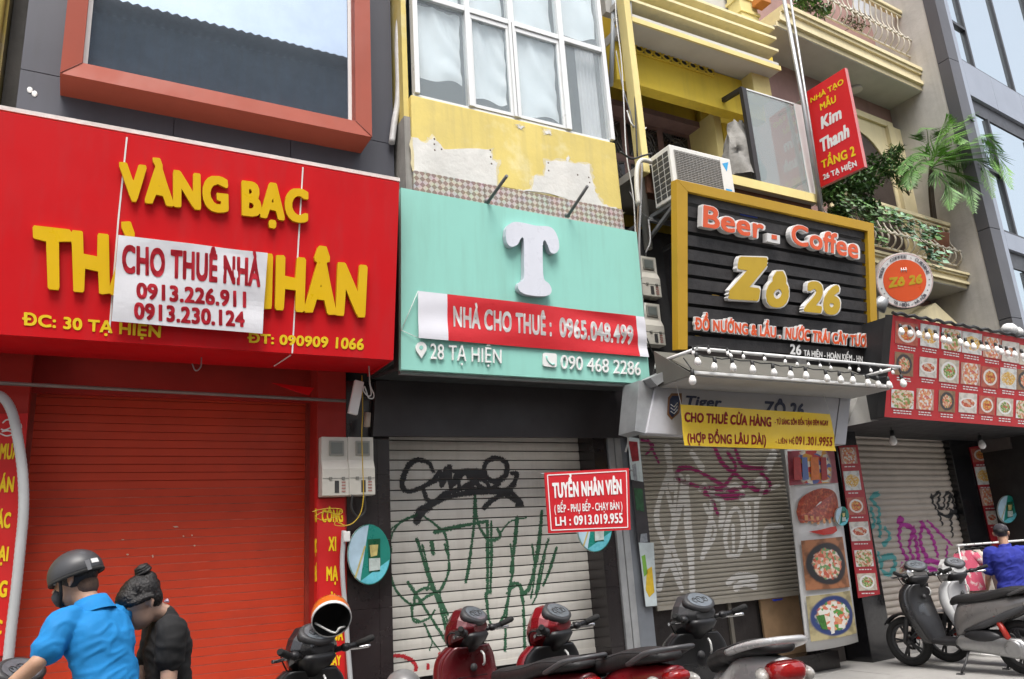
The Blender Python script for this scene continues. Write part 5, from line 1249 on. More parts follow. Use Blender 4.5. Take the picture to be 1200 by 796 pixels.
part(curved(pp2, [(922, 529), (977.5, 529), (982, 566), (925, 569)], .004, 0, MB()), 'bottle_picture', sky_print, t)
mb = MB()
for x, w_, mi in ((950, 9, 0), (962, 6, 1), (940, 6, 2), (930, 8, 1)):
    mb.slab(pp2, [(x, 536), (x+w_, 536), (x+w_+2, 562), (x+1, 563)], .085, .08, mi)
part(mb, 'bottle_print', [M('orange sauce print', (.62, .16, .03), .4, var=.2, scale=20), M('red sauce print', (.4, .03, .03), .4, var=.2, scale=20), M('blue label print', (.1, .15, .35), .4)], t)
ribm = M('glazed rib print', (.38, .05, .022), .35, var=.5, scale=28, bump=.0, alt=(.55, .13, .05), altscale=22, altpos=.55)
rib = [(932, 600), (935, 586), (945, 577), (958, 573), (972, 575), (979, 582), (981, 596), (978, 609), (972, 606), (966, 610), (961, 607), (953, 613), (945, 611), (936, 613)]
bones = [(941, 612, 3), (947, 613, 3), (953, 614, 3), (960, 613, 3), (967, 613, 3), (974, 611, 3)]
mb = MB()
def on_curve(q, d, mi):
    pts = []
    for x, y in q:
        uu = (x-(920+(y-527)*.11))/58; pts.append(pp2.at(x, y, d)+pp2.n*(.07*(1-(2*uu-1)**2)))
    mb.prism(pts, -pp2.n*.003, mi)
for x, y, w_ in bones: on_curve([(x-1.5, y-8), (x+1.5, y-8), (x+2.6, y-.5), (x+1, y+1.5), (x-.6, y+.5)], .0055, 1)
on_curve([(p.x, p.y) for p in catmull(rib+[rib[0]], 3)][:-1], .008, 0)
on_curve([(944, 623.5), (958, 621), (969, 618), (976, 617), (978, 622), (972, 626), (960, 627.5)], .0055, 2)
part(mb, 'rib_picture', [ribm, M('bone print', (.62, .3, .14), .4), M('chilli print', (.5, .03, .02), .4)], t)
pot = food('stew pot print', (.36, .15, .07), (.03, .028, .03), [(.62, .18, .1), (.7, .52, .4), (.6, .3, .2), (.15, .3, .12), (.66, .6, .55), (.5, .1, .06)], .33, .46, 1.1, 17, .5)
part(curved(pp2, [(937, 634), (986, 629), (995, 688), (943, 692)], .004, 0, MB()), 'pot_picture', pot, t)
bowl = food('noodle bowl print', (.42, .36, .2), (.03, .05, .16), [(.7, .68, .62), (.66, .6, .5), (.6, .16, .1), (.1, .28, .06), (.72, .7, .66), (.64, .3, .15)], .36, .47, 1.05, 13, .4)
part(curved(pp2, [(943, 699), (995, 692), (1004, 742), (949, 752)], .004, 0, MB()), 'bowl_picture', bowl, t)
mb = MB(); on_curve([(967, 716), (979, 713), (983, 738), (969, 743)], .0065, 0); on_curve([(953, 722), (961, 720), (965, 738), (959, 737)], .0065, 1); on_curve([(985, 716), (992, 714), (994, 730), (988, 734)], .0065, 1)
part(mb, 'noodle_print', [M('white noodle print', (.72, .7, .66), .5, var=.12, scale=40), M('herb print', (.06, .2, .04), .5, var=.4, scale=30)], t)
# ---- narrow poster on the left edge of the same shop
pq = front(7.15); t = sign_body('food_poster', 'narrow poster with bottles and a lime drink on the grey side pillar', 'poster', pq, [(734, 508), (749, 512), (770, 711), (756, 712)], .01, M('dark poster', (.05, .045, .05), .4, var=.3, scale=10))
mb = MB()
mb.slab(pq, [(735.5, 512), (749, 514), (754, 565), (739.5, 562)], .003, .0005, 3); mb.slab(pq, [(736.5, 517), (747, 518), (749, 540), (741, 541)], .006, .0031, 0); mb.slab(pq, [(741, 545), (745, 543), (747, 564), (743, 563)], .006, .0031, 4); mb.slab(pq, [(748, 545), (751, 545), (753, 564), (750, 564)], .006, .0031, 3)
mb.slab(pq, [(743, 572), (753, 573), (755, 600), (746, 598)], .004, .0005, 1)
mb.slab(pq, [(748.5, 636), (766, 636), (770, 710), (757, 711)], .004, .0005, 3)
mb.slab(pq, [(752, 652), (756, 650), (759, 672), (755, 676)], .007, .0041, 2); mb.slab(pq, [(758, 668), (764, 664), (767, 694), (761, 700), (757, 692)], .007, .0041, 5)
mb.slab(pq, [(751, 626), (758, 625), (759, 635), (750, 636)], .006, .0005, 4)
part(mb, 'drink_picture', [M('red bottle print', (.3, .03, .04), .4, var=.4, scale=25), M('green leaf print', (.03, .13, .05), .4, var=.4, scale=25), M('lime print', (.2, .45, .06), .4, var=.2), M('pale sky print', (.6, .68, .7), .4, var=.15, scale=10), M('grey bottle print', (.35, .38, .42), .4, var=.3, scale=20), M('lemon print', (.75, .5, .03), .4, var=.2, scale=20)], t)

# ================================================================== electric meters, pipes, cables, air conditioner
plas = M('aged white plastic', (.60, .58, .52), .45, var=.08, scale=3, dirt=.3, dirtcol=(.35, .32, .27)); lens = glassy('meter lens', (.16, .18, .17), .08)
def meter():
    t = thing('electric_meter', '', 'meter')
    w, h, d = .27, .54, .13
    mb = MB()                                         # body with a sloping middle: deeper at the bottom
    prof = [(-.08, h), (-d*.72, h), (-d*.72, h*.6), (-d, h*.45), (-d, 0), (-.0, 0), (0, h)]
    mb.prism([(0, y, z) for y, z in prof], (w, 0, 0)); mb.build('case', plas, t, bevel=.008)
    f = MB().box((w*.3, -d*.72-.012, h*.68), (w*.84, -d*.72-.001, h*.93)).build('window_frame', M('grey bezel', (.28, .28, .25), .5), t)
    MB().box((w*.36, -d*.72-.016, h*.71), (w*.78, -d*.72-.0125, h*.9)).build('lens', lens, f)
    mb = MB().box((0.004, -d-.003, h*.285), (w-.004, -d-.0005, h*.293))
    for x in (.25, .72): mb.box((w*x, -d-.012, h*.27), (w*x+.03, -d-.001, h*.31))
    mb.build('cover_joint', M('grey joint', (.2, .2, .18), .6), t)
    mb = MB().box((w*.46, -d-.004, h*.05), (w*.62, -d-.001, h*.25))
    mb.build('barcode_label', M('dark label', (.04, .04, .04), .6), t)
    mb = MB()
    for k in range(4): mb.box((w*.72, -d-.004, h*(.06+.05*k)), (w*.86, -d-.001, h*(.085+.05*k)))
    mb.build('red_label', M('faded label', (.4, .2, .17), .6), t)
    return t
m1 = meter(); w0 = PY(375, 582, 7.1); w1 = PY(407, 518, 7.1)
m1.location = (PY(374.5, 580, 7.15).x, 7.196, PY(375, 582, 7.1).z); m1.scale = (.92, 1, 1)
m1['label'] = 'white electric meter on the red pillar, left of two side by side'; m1['group'] = 'white electric meters'
dup(m1, (PY(408, 580, 7.1).x, 7.196, PY(409, 581, 7.1).z), 0, 'white electric meter on the black pillar, right of two side by side')
dup(m1, (PY(753.5, 343, 6.75).x, 6.9, PY(760, 346, 6.75).z), 0, 'white electric meter left of the beer sign, upper of two').scale = (1.1, 1, .95)
dup(m1, (PY(758, 401, 6.75).x, 6.9, PY(765, 403, 6.75).z), 0, 'white electric meter left of the beer sign, lower of two').scale = (1.1, 1, .95)
o = MB().box((5.5, 6.905, 3.1), (6.1, 6.93, 5.2)).build('meter_board', M('dark meter board', (.04, .04, .042), .8, var=.3)); tag(o, 'dark backing board behind the two meters left of the beer sign', 'board')
o = MB().bar((5.6, 6.935, 4.9), (5.6, 7.6, 4.9), .04, .04).bar((6.0, 6.935, 3.5), (6.0, 7.6, 3.5), .04, .04)
def cable(name, label, pts, r, m_, cat='cable', n=6, group=None, sq=6):
    o = MB().tube(catmull([tuple(p) for p in pts], sq), r, n).build(name, m_); return tag(o, label, cat, group)
hose = M('grey corrugated hose', (.42, .43, .44), .55, var=.1)
# the big hose at the left edge
pts = catmull([tuple(PY(x, y, 6.95)) for x, y in ((-14, 462), (2, 465), (14, 483), (22, 520), (27, 560), (27.5, 600), (24, 640), (19, 690), (13, 740), (8, 790))], 14)
rs = [.034*(1+.07*(i % 2)) for i in range(len(pts))]
tag(MB().tube(pts, rs, 12).build('corrugated_hose', hose), 'thick grey corrugated hose bending down over the left red strip', 'hose')
tag(MB().tube([PY(-20, 448, 7.05), PY(405, 470, 7.05)], .016, 8).build('metal_bar', M('rusty grey bar', (.25, .21, .19), .5, .4, var=.3)), 'thin horizontal metal bar across the red shutter', 'bar')
pts = [PY(x, y, 7.12) for x, y in ((403, 622), (402, 640), (401, 660), (402.5, 690), (405.5, 720), (407, 750), (409, 775), (411, 800))]
cable('conduit_pipe', 'grey conduit running down beside the round sign on the black pillar', pts, .022, hose, 'pipe', 8)
o = MB().box((-.03, -.02, -.045), (.03, .02, .045)).build('junction_box', whitem, bevel=.006); o.location = PY(406, 629, 7.1); tag(o, 'small white switch box hanging under the electric meters', 'switch box')
yw = M('yellow wire', (.5, .33, .02), .5); bwire = M('black cable', (.02, .02, .02), .5); wwire = M('white cable', (.6, .6, .58), .5); gwire = M('grey cable', (.28, .28, .28), .5)
cable('yellow_wire', 'yellow wire hanging from the dark corner past the right meter', [PY(x, y, 6.98) for x, y in ((424, 440), (425, 480), (424, 510), (425, 545), (426, 580), (423, 600), (415, 612), (405, 616), (396, 612))], .005, yw)
cable('yellow_wire', 'tangle of yellow wire below the left meter', [PY(x, y, 6.98) for x, y in ((366, 600), (372, 598), (385, 596), (400, 597), (398, 603), (380, 600), (370, 606), (380, 610), (395, 606), (392, 615), (404, 617))], .004, yw)
cable('black_cable', 'black cable loop under the right electric meter', [PY(x, y, 7.05) for x, y in ((413, 580), (412, 596), (420, 606), (428, 598), (427, 582))], .01, bwire)
# power strip and wire loops hanging at the corner
o = MB().box((-.045, -.02, -.16), (.045, .02, .16)).build('power_strip', whitem, bevel=.008); o.location = PY(417, 466, 6.9); o.rotation_euler = (0, rad(12), 0); tag(o, 'white power strip hanging at the corner between the red and mint signs', 'power strip')
cable('white_wire', 'white wire loop hanging beside the power strip', [PY(x, y, 6.85) for x, y in ((432, 424), (433, 440), (434, 452), (438, 462), (437, 467), (432, 466), (429, 458), (427, 453), (426, 458), (431, 464), (435, 462), (433, 448))], .006, wwire)
o = MB().tube([PY(431, 484, 7.0), PY(430, 500, 7.0)], .03, 10).build('lamp_tube', M('pale brown fitting', (.4, .33, .27), .5)); tag(o, 'short pale fitting under the power strip', 'fitting')
# flexible pipe and cables between the dark cladding and the yellow house
cable('flexible_pipe', 'white flexible pipe between the dark cladding and the yellow house', [PY(x, y, 6.9) for x, y in ((478, -30), (472, 5), (467, 30), (466, 60), (467, 95), (466, 120), (462, 145), (459, 168))], .034, M('white ribbed pipe', (.6, .6, .6), .5, var=.15, scale=12), 'pipe', 10)
cable('grey_cable', 'thin grey cable behind the white flexible pipe', [PY(x, y, 7.1) for x, y in ((466, -20), (464, 20), (467, 60), (462, 110), (460, 200))], .012, gwire)
tag(MB().box((PY(464, 100, 7.6).x-.2, 7.6, 3.3), (wx0+.3, 7.7, 10)).build('alley_wall', dplaster), 'dark grimy wall in the gap between the dark cladding and the yellow house', 'wall')
# conduits in the gap left of the balconies
gp = thing('alley_grille', 'dark barred opening with white rails between the yellow houses', 'grille', (5.6, 7.9, 5.3))
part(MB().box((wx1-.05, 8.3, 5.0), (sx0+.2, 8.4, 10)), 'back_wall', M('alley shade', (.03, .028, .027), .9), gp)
mb = MB()
for z in (6.35, 6.9, 7.6, 8.3):
    for dz in (0, .09): mb.tube([(wx1-.05, 7.5, z+dz), (sx0, 7.5, z+dz)], .022, 8)
part(mb, 'rail', whitem, gp)
mb = MB(); random.seed(2)
for k in range(26):
    x = random.uniform(wx1, sx0-.05); z = random.uniform(5.4, 9); mb.tube([(x, 8.0, z), (x+random.uniform(-.15, .15), 8.0, z+.3), (x+random.uniform(-.2, .2), 8.0, z+.5)], .012, 5)
part(mb, 'scroll_iron', M('grey grille', (.1, .095, .09)), gp)
part(MB().box((wx1, 7.7, 4.6), (sx0, 7.8, 6.0)), 'sill_wall', M('rust brown board', (.16, .07, .03), .85, var=.4), gp)
tag(MB().tube([PY(727, -20, 6.75), PY(740, 100, 6.75), PY(760, 292, 6.8)], .052, 12).build('conduit_pole', M('grey pole paint', (.36, .35, .33), .7, var=.25, scale=3, streak=.4)), 'thick grey pole with cables left of the yellow balcony', 'pole')
tag(MB().tube([PY(720, -20, 7.0), PY(716, 100, 7.0)], .03, 10).build('drain_pipe', M('pale blue pipe', (.5, .55, .6), .5, var=.1)), 'pale pipe along the right edge of the white framed window', 'pipe')
for lab, m_, r, P_ in (('white cable hanging in front of the thick grey pole', wwire, .008, ((721, -20), (722, 20), (728, 70), (731, 120), (734, 180), (742, 230), (745, 280))),
                       ('black cable tied along the thick grey pole', bwire, .011, ((736, -20), (739, 40), (743, 90), (745, 140), (747, 185))),
                       ('grey cable bundled along the yellow corner post', gwire, .016, ((738, -20), (741, 50), (747, 110), (752, 170), (751, 230), (749, 290), (752, 350), (752, 400))),
                       ('brown cable beside the meters left of the beer sign', M('brown cable', (.2, .14, .08), .6), .01, ((752, 180), (748, 240), (746, 300), (750, 360), (756, 410))),
                       ('thin black cable looping below the lower meter by the mint sign', bwire, .008, ((758, 396), (764, 412), (769, 420), (767, 430), (764, 445), (758, 470)))):
    cable('hanging_cable', lab, [PY(x, y, 6.62) for x, y in P_], r, m_, group='cables in the gap between the yellow houses')
random.seed(17)
for k, (lab, x0, y0, x1, y1) in enumerate((('thin cable slanting across the dark bars beside the white window', 722, 60, 742, 150), ('cable looping from the grey pole to the yellow corner post', 735, 130, 757, 150), ('cable sagging between the grey pole and the air conditioner bracket', 738, 225, 775, 262), ('cable running from the bracket down to the upper meter', 760, 258, 757, 300), ('cable hanging between the two meters and the mint sign', 748, 300, 756, 395), ('thin cable bundled under the mint sign right corner', 752, 440, 742, 505), ('thin wire hanging beside the grey frame post under the mint sign', 738, 455, 733, 530))):
    cable('hanging_cable', lab, [PY(x0, y0, 6.7), PY(x0*.6+x1*.4+random.uniform(-5, 5), y0*.6+y1*.4+8, 6.64), PY(x0*.3+x1*.7+random.uniform(-4, 4), y0*.3+y1*.7+8, 6.66), PY(x1, y1, 6.7)], random.choice((.005, .008, .01)), random.choice((bwire, gwire, wwire)), group='cables in the gap between the yellow houses')
cable('hanging_cable', 'dark cable drooping across the gap under the air conditioner', [PY(x, y, 6.5) for x, y in ((727, 178), (740, 186), (752, 183), (764, 180))], .012, bwire, group='cables in the gap between the yellow houses')
cable('white_wire', 'white cable end curling beside the mint sign', [PY(x, y, 6.5) for x, y in ((768, 432), (770, 420), (775, 414), (781, 416), (784, 422))], .012, wwire)
cable('drain_hose', 'white bent hose left of the air conditioner', [PY(x, y, 6.45) for x, y in ((763, 190), (752, 188), (747, 196), (746, 215), (748, 240))], .028, plas, 'hose', 10)
cable('wall_wire', 'thin wire stretched between the mint sign and the meters', [PY(x, y, 6.5) for x, y in ((738, 337), (746, 330), (752, 326))], .004, bwire)
# galvanised poles of the projecting sign
tag(MB().tube([PY(917, -10, 6.45), PY(942, 125, 6.5), PY(962, 250, 6.55)], .03, 10).tube([PY(925, -10, 6.5), PY(950, 150, 6.55), PY(963, 240, 6.6)], .018, 8).build('sign_pole', galv), 'pair of galvanised pipes behind the red projecting sign', 'pole')
# air conditioner
ac = thing('air_conditioner', 'white outdoor air conditioner unit on a bracket above the beer sign', 'air conditioner')
yac = 6.25; aw = PY(856, 189, yac).x-PY(784, 169, yac).x; z1 = PY(784, 169, yac).z; z0 = PY(791, 230, yac).z; h = z1-z0; d = PX(761, 182, PY(784, 169, yac).x).y-yac
d = max(.3, min(.5, d)); ac.location = (PY(784, 169, yac).x, yac, z0)
acw = M('white enamel', (.68, .67, .63), .4, var=.05, dirt=.2)
MB().box((0, 0, 0), (aw, d, h)).build('casing', acw, ac, bevel=.012)
fg = MB().box((.06, -.006, .05), (aw*.8, -.001, h-.06)).build('front_grille', M('grey coil', (.17, .165, .15), .6, var=.1), ac)
mb = MB()
for k in range(24): mb.box((.06, -.014, .055+k*(h-.12)/24), (aw*.8, -.0065, .063+k*(h-.12)/24))
for k in range(14): mb.box((.06+k*(aw*.8-.06)/13-.003, -.012, .05), (.06+k*(aw*.8-.06)/13+.003, -.0066, h-.06))
mb.build('grille_wire', M('grille wire', (.3, .29, .27), .5), fg)
MB().box((aw*.81, -.006, .02), (aw-.012, -.001, h-.02)).build('service_panel', acw, ac, bevel=.003)
MB().prism([(aw*.84, -.009, h*.86), (aw*.95, -.009, h*.92), (aw*.9, -.009, h*.72)], (0, .0025, 0)).build('blue_emblem', M('sky blue print', (.03, .32, .62), .4), ac)
MB().box((aw*.84, -.009, h*.3), (aw*.94, -.0065, h*.36)).build('blue_label', MATS['sky blue print'], ac)
mb = MB()
for j in range(3):
    for k in range(8): mb.box((-.004, .04+j*(d-.06)/3, .05+k*(h-.1)/8), (-.001, .04+(j+.86)*(d-.06)/3, .05+(k+.8)*(h-.1)/8))
mb.build('side_vent', M('dark coil', (.05, .05, .048), .6), ac)
br_ = thing('wall_bracket', 'grey steel bracket carrying the air conditioner', 'bracket', (ac.location.x, yac+.3, z0-.06))
X0 = ac.location.x
mb = MB()
for x in (X0+.03, X0+aw-.1): mb.box((x, yac-.05, z0-.05), (x+.05, 7.6, z0-.008))
mb.bar((X0-.02, 6.75, z0-.08), (X0+aw, 6.75, z0-.08), .05, .05)
part(mb, 'steel_angle', M('grey bracket paint', (.24, .25, .26), .5, .3, var=.2), br_)
part(MB().bar((X0+.055, 7.58, z0-.6), (X0+.055, yac+.1, z0-.055), .04, .04), 'diagonal_strut', MATS['grey bracket paint'], br_)
# stuff stored on the yellow balcony: a wrapped bundle
o = MB(); c = PY(868, 180, 6.85)
o.grid(20, 16, lambda u, v: c+Vector(((.30-.22*v*v+.05*math.sin(9*u*6.28+5*v))*math.cos(6.283*u), (.2-.14*v*v)*math.sin(6.283*u)+.03*math.sin(25*u+8*v), -.4+.85*v+.05*math.sin(4*6.283*u)*v)))
o = o.build('wrapped_bundle', M('grey sacking', (.3, .29, .27), .9, var=.3, scale=6, bump=.7, bscale=12)); tag(o, 'grey wrapped bundle stored on the yellow balcony behind the black post', 'bundle')
# garland and bulbs over the menu board
random.seed(9)
gpts = []
for k in range(60):
    x = 1046+k*(254/59); y = 366.5+(x-1046)*.183
    gpts.append(pmn.at(x, y+1.3*math.sin(k*1.9), .03+.02*math.sin(k*2.7)))
bpos = [pmn.at(x, y, .09) for x, y in ((1054.5, 380.5), (1065, 382), (1074, 384), (1085, 385.5), (1095.5, 387.5), (1104, 390), (1111, 391.5), (1123, 393.5), (1131, 397), (1139, 398.5), (1149, 399.5), (1156, 401), (1166, 402.5), (1172, 405), (1179, 406.5), (1188, 408), (1196.5, 410))]
string('string of white bulbs and dark rope along the top of the red menu board', gpts, bpos, cable_r=.022, sc=1.15)
for (x, y), lab in (((1045, 505), 'single white bulb lamp hanging in front of the graffiti shutter'), ((1148, 511), 'single white bulb lamp hanging above the right menu strip')):
    p = PC(6.8).at(x, y); string(lab, [p+Vector((.0, .05, .32)), p+Vector((0, .01, .15)), p], [p], sc=1.7, name='pendant_bulb', group='hanging bulbs under the menu board')
# white foam block on top of the board
o = MB().ball(pmn.at(1183, 386, -.15), (.14, .1, .09), 8, 5).ball(pmn.at(1192, 389, -.12), (.1, .08, .07), 8, 5).build('foam_bundle', M('white foam', (.75, .75, .74), .8, bump=.5)); tag(o, 'white foam bundle lying on top of the red menu board', 'bundle')
# flood lamp between the beer sign and the round sign
p = front(6.5, YW).at(1031, 357); t = thing('flood_lamp', 'grey flood lamp between the beer sign and the menu board', 'lamp', p)
o = MB().lathe([(.02, .12), (.07, .1), (.12, -.06), (.11, -.07)], Matrix.Rotation(rad(40), 4, 'X') @ Matrix.Rotation(rad(20), 4, 'Y'), 14).build('lamp_head', galv, t)
o = MB().lathe([(.1, -.066), (.1, -.06)], Matrix.Rotation(rad(40), 4, 'X') @ Matrix.Rotation(rad(20), 4, 'Y'), 14).build('lamp_glass', bw, t)
MB().tube([(0, .02, .08), (.02, .4, .15), (.02, 1.0, .15)], .02, 6).build('arm', galv, t)
# ================================================================== SCOOTERS
rub = M('tyre rubber', (.015, .015, .015), .85, var=.2, scale=20, bump=.2); blkp = M('black scooter plastic', (.016, .016, .018), .45, var=.25, scale=6, dirt=.25, dirtcol=(.07, .065, .06), bump=.05, bscale=80)
vinyl = M('black seat vinyl', (.022, .021, .022), .55, var=.25, scale=8, bump=.15, bscale=60, dirt=.3, dirtcol=(.08, .075, .07))
chrome = M('chrome', (.62, .62, .63), .15, .95, var=.08); alum = M('engine aluminium', (.42, .42, .42), .35, .8, var=.2, scale=8, dirt=.3)
dgrey = M('dark grey plastic', (.05, .05, .053), .5, var=.2, dirt=.25)
def paint(name, c): return M(name, c, .3, .1, var=.1, scale=3, coat=.55, dirt=.3, dirtcol=(.12, .11, .1))
redlens = M('red tail lens', (.45, .01, .012), .12, coat=.8); clearlens = M('clear lens', (.62, .6, .56), .1, coat=.8, var=.15, scale=30); amber = M('amber lens', (.6, .2, .03), .15, coat=.6)
def ell(c, u, v, a, b, n=18, p=2.0):
    """superellipse ring round c in the plane u, v"""
    out = []
    for k in range(n):
        t = 2*math.pi*k/n; cs, sn = math.cos(t), math.sin(t)
        out.append(Vector(c)+Vector(u)*a*math.copysign(abs(cs)**(2/p), cs)+Vector(v)*b*math.copysign(abs(sn)**(2/p), sn))
    return out
UX, UY, UZ = Vector((1, 0, 0)), Vector((0, 1, 0)), Vector((0, 0, 1))
def alongx(mb, secs, mi=0, p=2.6, n=20):                 # secs: (x, zc, half width, half height)
    return mb.loft([ell((x, 0, z), UY, UZ, w, h, n, p) for x, z, w, h in secs], mi)
def interp(secs, k=4):
    C = [catmull([(s[i], s[j]) for s in secs], k) for i, j in ((0, 1), (2, 3))]
    return [(a.x, a.y, max(.005, b.x), max(.005, b.y)) for a, b in zip(*C)]
def scooter(label, loc, rz, body, inner, accent, steer=0, silver_tail=False, cowl=None, mirrors=False, lift=0., wheel=None):
    t = thing('scooter', label, 'scooter', loc, rz, 'scooters parked in front of the shops'); t.scale = (1.06, 1.06, 1.06)
    wheelm = wheel or dgrey; cowl = cowl or body; R = .268
    ry = Matrix.Rotation(rad(90), 4, 'X')
    for nm, x in (('front_wheel', .63), ('rear_wheel', -.62)):
        M_ = Matrix.Translation((x, 0, R)) @ ry
        w = MB().lathe([(R-.075, -.025), (R-.06, -.04), (R-.028, -.046), (R-.006, -.03), (R, 0), (R-.006, .03), (R-.028, .046), (R-.06, .04), (R-.075, .025), (R-.075, -.025)], M_, 30).build(nm, rub, t)
        mb = MB().lathe([(R-.095, -.02), (R-.073, -.03), (R-.073, .03), (R-.095, .02), (R-.095, -.02)], M_, 30).lathe([(.001, -.05), (.04, -.05), (.04, .05), (.001, .05)], M_, 14)
        for k in range(5):
            a = k*2*math.pi/5
            for da in (-.12, .12): mb.bar(M_ @ Vector((.035*math.cos(a), .035*math.sin(a), 0)), M_ @ Vector(((R-.09)*math.cos(a+da), (R-.09)*math.sin(a+da), 0)), .018, .022, up=(0, 1, 0))
        mb.build('rim', wheelm, w)
        if x > 0:
            MB().lathe([(.05, .055), (.1, .055), (.1, .058), (.05, .058)], M_, 24).build('brake_disc', chrome, w)
            MB().box((x-.13, -.075, R+.02), (x-.07, -.045, R+.1)).build('brake_caliper', M('red caliper', (.45, .03, .02), .4), w)
    # fork and front mudguard
    mb = MB()
    for s in (-1, 1): mb.tube([(.63, s*.075, R), (.565, s*.075, .5), (.5, s*.04, .66)], [.022, .026, .026], 10)
    mb.build('fork', dgrey, t)
    mb = MB(); rings = []
    for k in range(13):
        a = rad(35+k*10.5); r = R+.022; c = Vector((.63+r*math.cos(a), 0, R+r*math.sin(a))); n_ = Vector((math.cos(a), 0, math.sin(a)))
        w = .062*(1-.35*abs(k-6)/6)
        rings.append([c+UY*w*math.cos(q)+n_*(.03*math.sin(q)) for q in [math.pi*j/8 for j in range(9)]]+[c+UY*w*.92*math.cos(q)+n_*(.024*math.sin(q)-.003) for q in [math.pi*(8-j)/8 for j in range(9)]])
    mb.loft(rings).build('front_mudguard', body if not silver_tail else dgrey, t)
    # leg shield: painted outside, plastic inside
    ls = [(.30, .27, .14), (.335, .36, .19), (.375, .48, .23), (.42, .61, .25), (.445, .73, .245), (.44, .83, .22), (.41, .90, .16)]
    C = catmull([(a, b, c) for a, b, c in ls], 4)
    MB().loft([ell((p.x+.02, 0, p.y), UX, UY, .055+.05*(1-abs(p.y-.62)/.5), max(.05, p.z), 22, 2.8) for p in C]).build('leg_shield', body, t)
    MB().loft([ell((p.x-.028, 0, p.y), UX, UY, .05, max(.04, p.z*.93), 22, 3.4) for p in C]).build('inner_shield', inner, t)
    MB().tube([(.352, .13, .5), (.372, .15, .62), (.366, .12, .70), (.366, -.12, .70), (.372, -.15, .62), (.352, -.13, .5), (.352, .13, .5)], .004, 5).build('panel_seam', rub, t)
    MB().box((.335, -.1, .55), (.36, .1, .57)).ball((.343, 0, .76), (.02, .028, .028), 10, 6).build('glove_lid_edge', dgrey, t)
    for s in (-1, 1): MB().ball((.505, s*.15, .72), (.05, .05, .035), 12, 6).build('front_indicator', clearlens, t)
    # floor, spine, side panels, seat
    alongx(MB(), interp([(.36, .31, .12, .03), (.2, .295, .155, .035), (0, .295, .16, .04), (-.12, .33, .15, .06)]), p=4).build('floorboard', blkp, t)
    alongx(MB(), interp([(.0, .44, .1, .17), (-.08, .52, .135, .2), (-.25, .58, .16, .17), (-.5, .645+lift*.8, .155, .13+lift*.3), (-.72, .70+lift, .115, .09), (-.9, .745+lift, .055, .045)]), p=2.4).build('side_panel', accent, t)
    mb = MB()
    for s in (-1, 1):
        mb.loft([ell((x, s*y, z), UY, UZ, .02, h, 12, 2) for x, y, z, h in ((-.12, .135, .42, .012), (-.35, .155, .49, .035), (-.6, .135, .6, .04), (-.86, .07, .715, .02))])
    mb.build('side_trim', dgrey if not silver_tail else accent, t)
    sp = [(x, z+lift*min(1, (.1-x)/.4), w, h) for x, z, w, h in interp([(.02, .70, .075, .03), (-.06, .735, .12, .045), (-.25, .745, .145, .05), (-.42, .77, .15, .055), (-.6, .815, .145, .05), (-.8, .835, .11, .035), (-.88, .835, .06, .02)])]
    st_ = alongx(MB(), sp, p=2.8).build('seat', vinyl, t)
    mb = MB()
    for s in (-1, 1): mb.tube([(x, s*w*.9, z+h*.62) for x, z, w, h in sp[2:-2]], .004, 5)
    mb.tube([(-.42, -.13, .8), (-.415, -.07, .822), (-.41, 0, .828), (-.415, .07, .822), (-.42, .13, .8)], .004, 5); mb.build('seam', dgrey, st_)
    # grab rail, tail lamps, rear mudguard
    gm = M('silver paint', (.62, .62, .62), .3, .2, var=.06, coat=.5, dirt=.2) if silver_tail else M('worn grey rail', (.11, .11, .115), .4, .3, var=.2)
    gr_ = [(x, y, z+lift) for x, y, z in ((-.5, .15, .79) if silver_tail else (-.64, .13, .79), (-.66, .165, .825) if silver_tail else (-.74, .15, .825), (-.84, .14, .865), (-.95, .07, .885), (-.97, 0, .888))]
    gr_ = gr_+[(x, -y, z) for x, y, z in gr_[-2::-1]]
    MB().tube(catmull(gr_, 4), .03 if silver_tail else .02, 10, sq=.7).build('grab_rail', gm, t)
    tl_ = MB().loft([ell((x, 0, z), UY, UZ, w, h, 18, 2.6) for x, z, w, h in ([(-.86, .72+lift, .115, .06), (-.92, .725+lift, .1, .06), (-.97, .73+lift, .06, .04)] if silver_tail else [(-.86, .735+lift, .08, .035), (-.91, .74+lift, .07, .035), (-.95, .745+lift, .04, .022)])]).build('tail_light', redlens, t)
    for s in (-1, 1): MB().ball((-.83, s*.115, .7+lift), (.085, .04, .045), 12, 8, R=Matrix.Rotation(rad(-s*20), 3, 'Z')).build('rear_indicator', clearlens, t)
    mb = MB(); mb.loft([ell((x, 0, z), UY, UX, w, .012, 12, 4) for x, z, w in ((-.84, .66, .08), (-.95, .5, .085), (-1.0, .36, .075))]); mb.build('rear_mudguard', blkp, t)
    MB().box((-.985, -.095, .44), (-.975, .095, .58), M_=None).build('number_plate', whitem, t)
    # engine, belt cover, exhaust, shock, stand
    mb = MB(); mb.loft([ell((x, .13, z), UY, UZ, .05, h, 18, 2.6) for x, z, h in ((-.02, .3, .03), (-.06, .3, .075), (-.3, .29, .085), (-.55, .275, .1), (-.68, .268, .1), (-.73, .268, .04))])
    mb.lathe([(.07, .185), (.085, .18), (.09, .165)], Matrix.Translation((-.6, 0, .268)) @ Matrix.Rotation(rad(-90), 4, 'X'), 18); mb.build('belt_cover', alum, t)
    MB().loft([ell((x, .0, .33), UY, UZ, .11, h, 14, 3) for x, h in ((-.1, .05), (-.2, .1), (-.42, .1), (-.5, .05))]).build('engine', dgrey, t)
    MB().ball((-.3, .14, .37), (.2, .05, .07), 14, 8).build('air_cleaner', blkp, t)
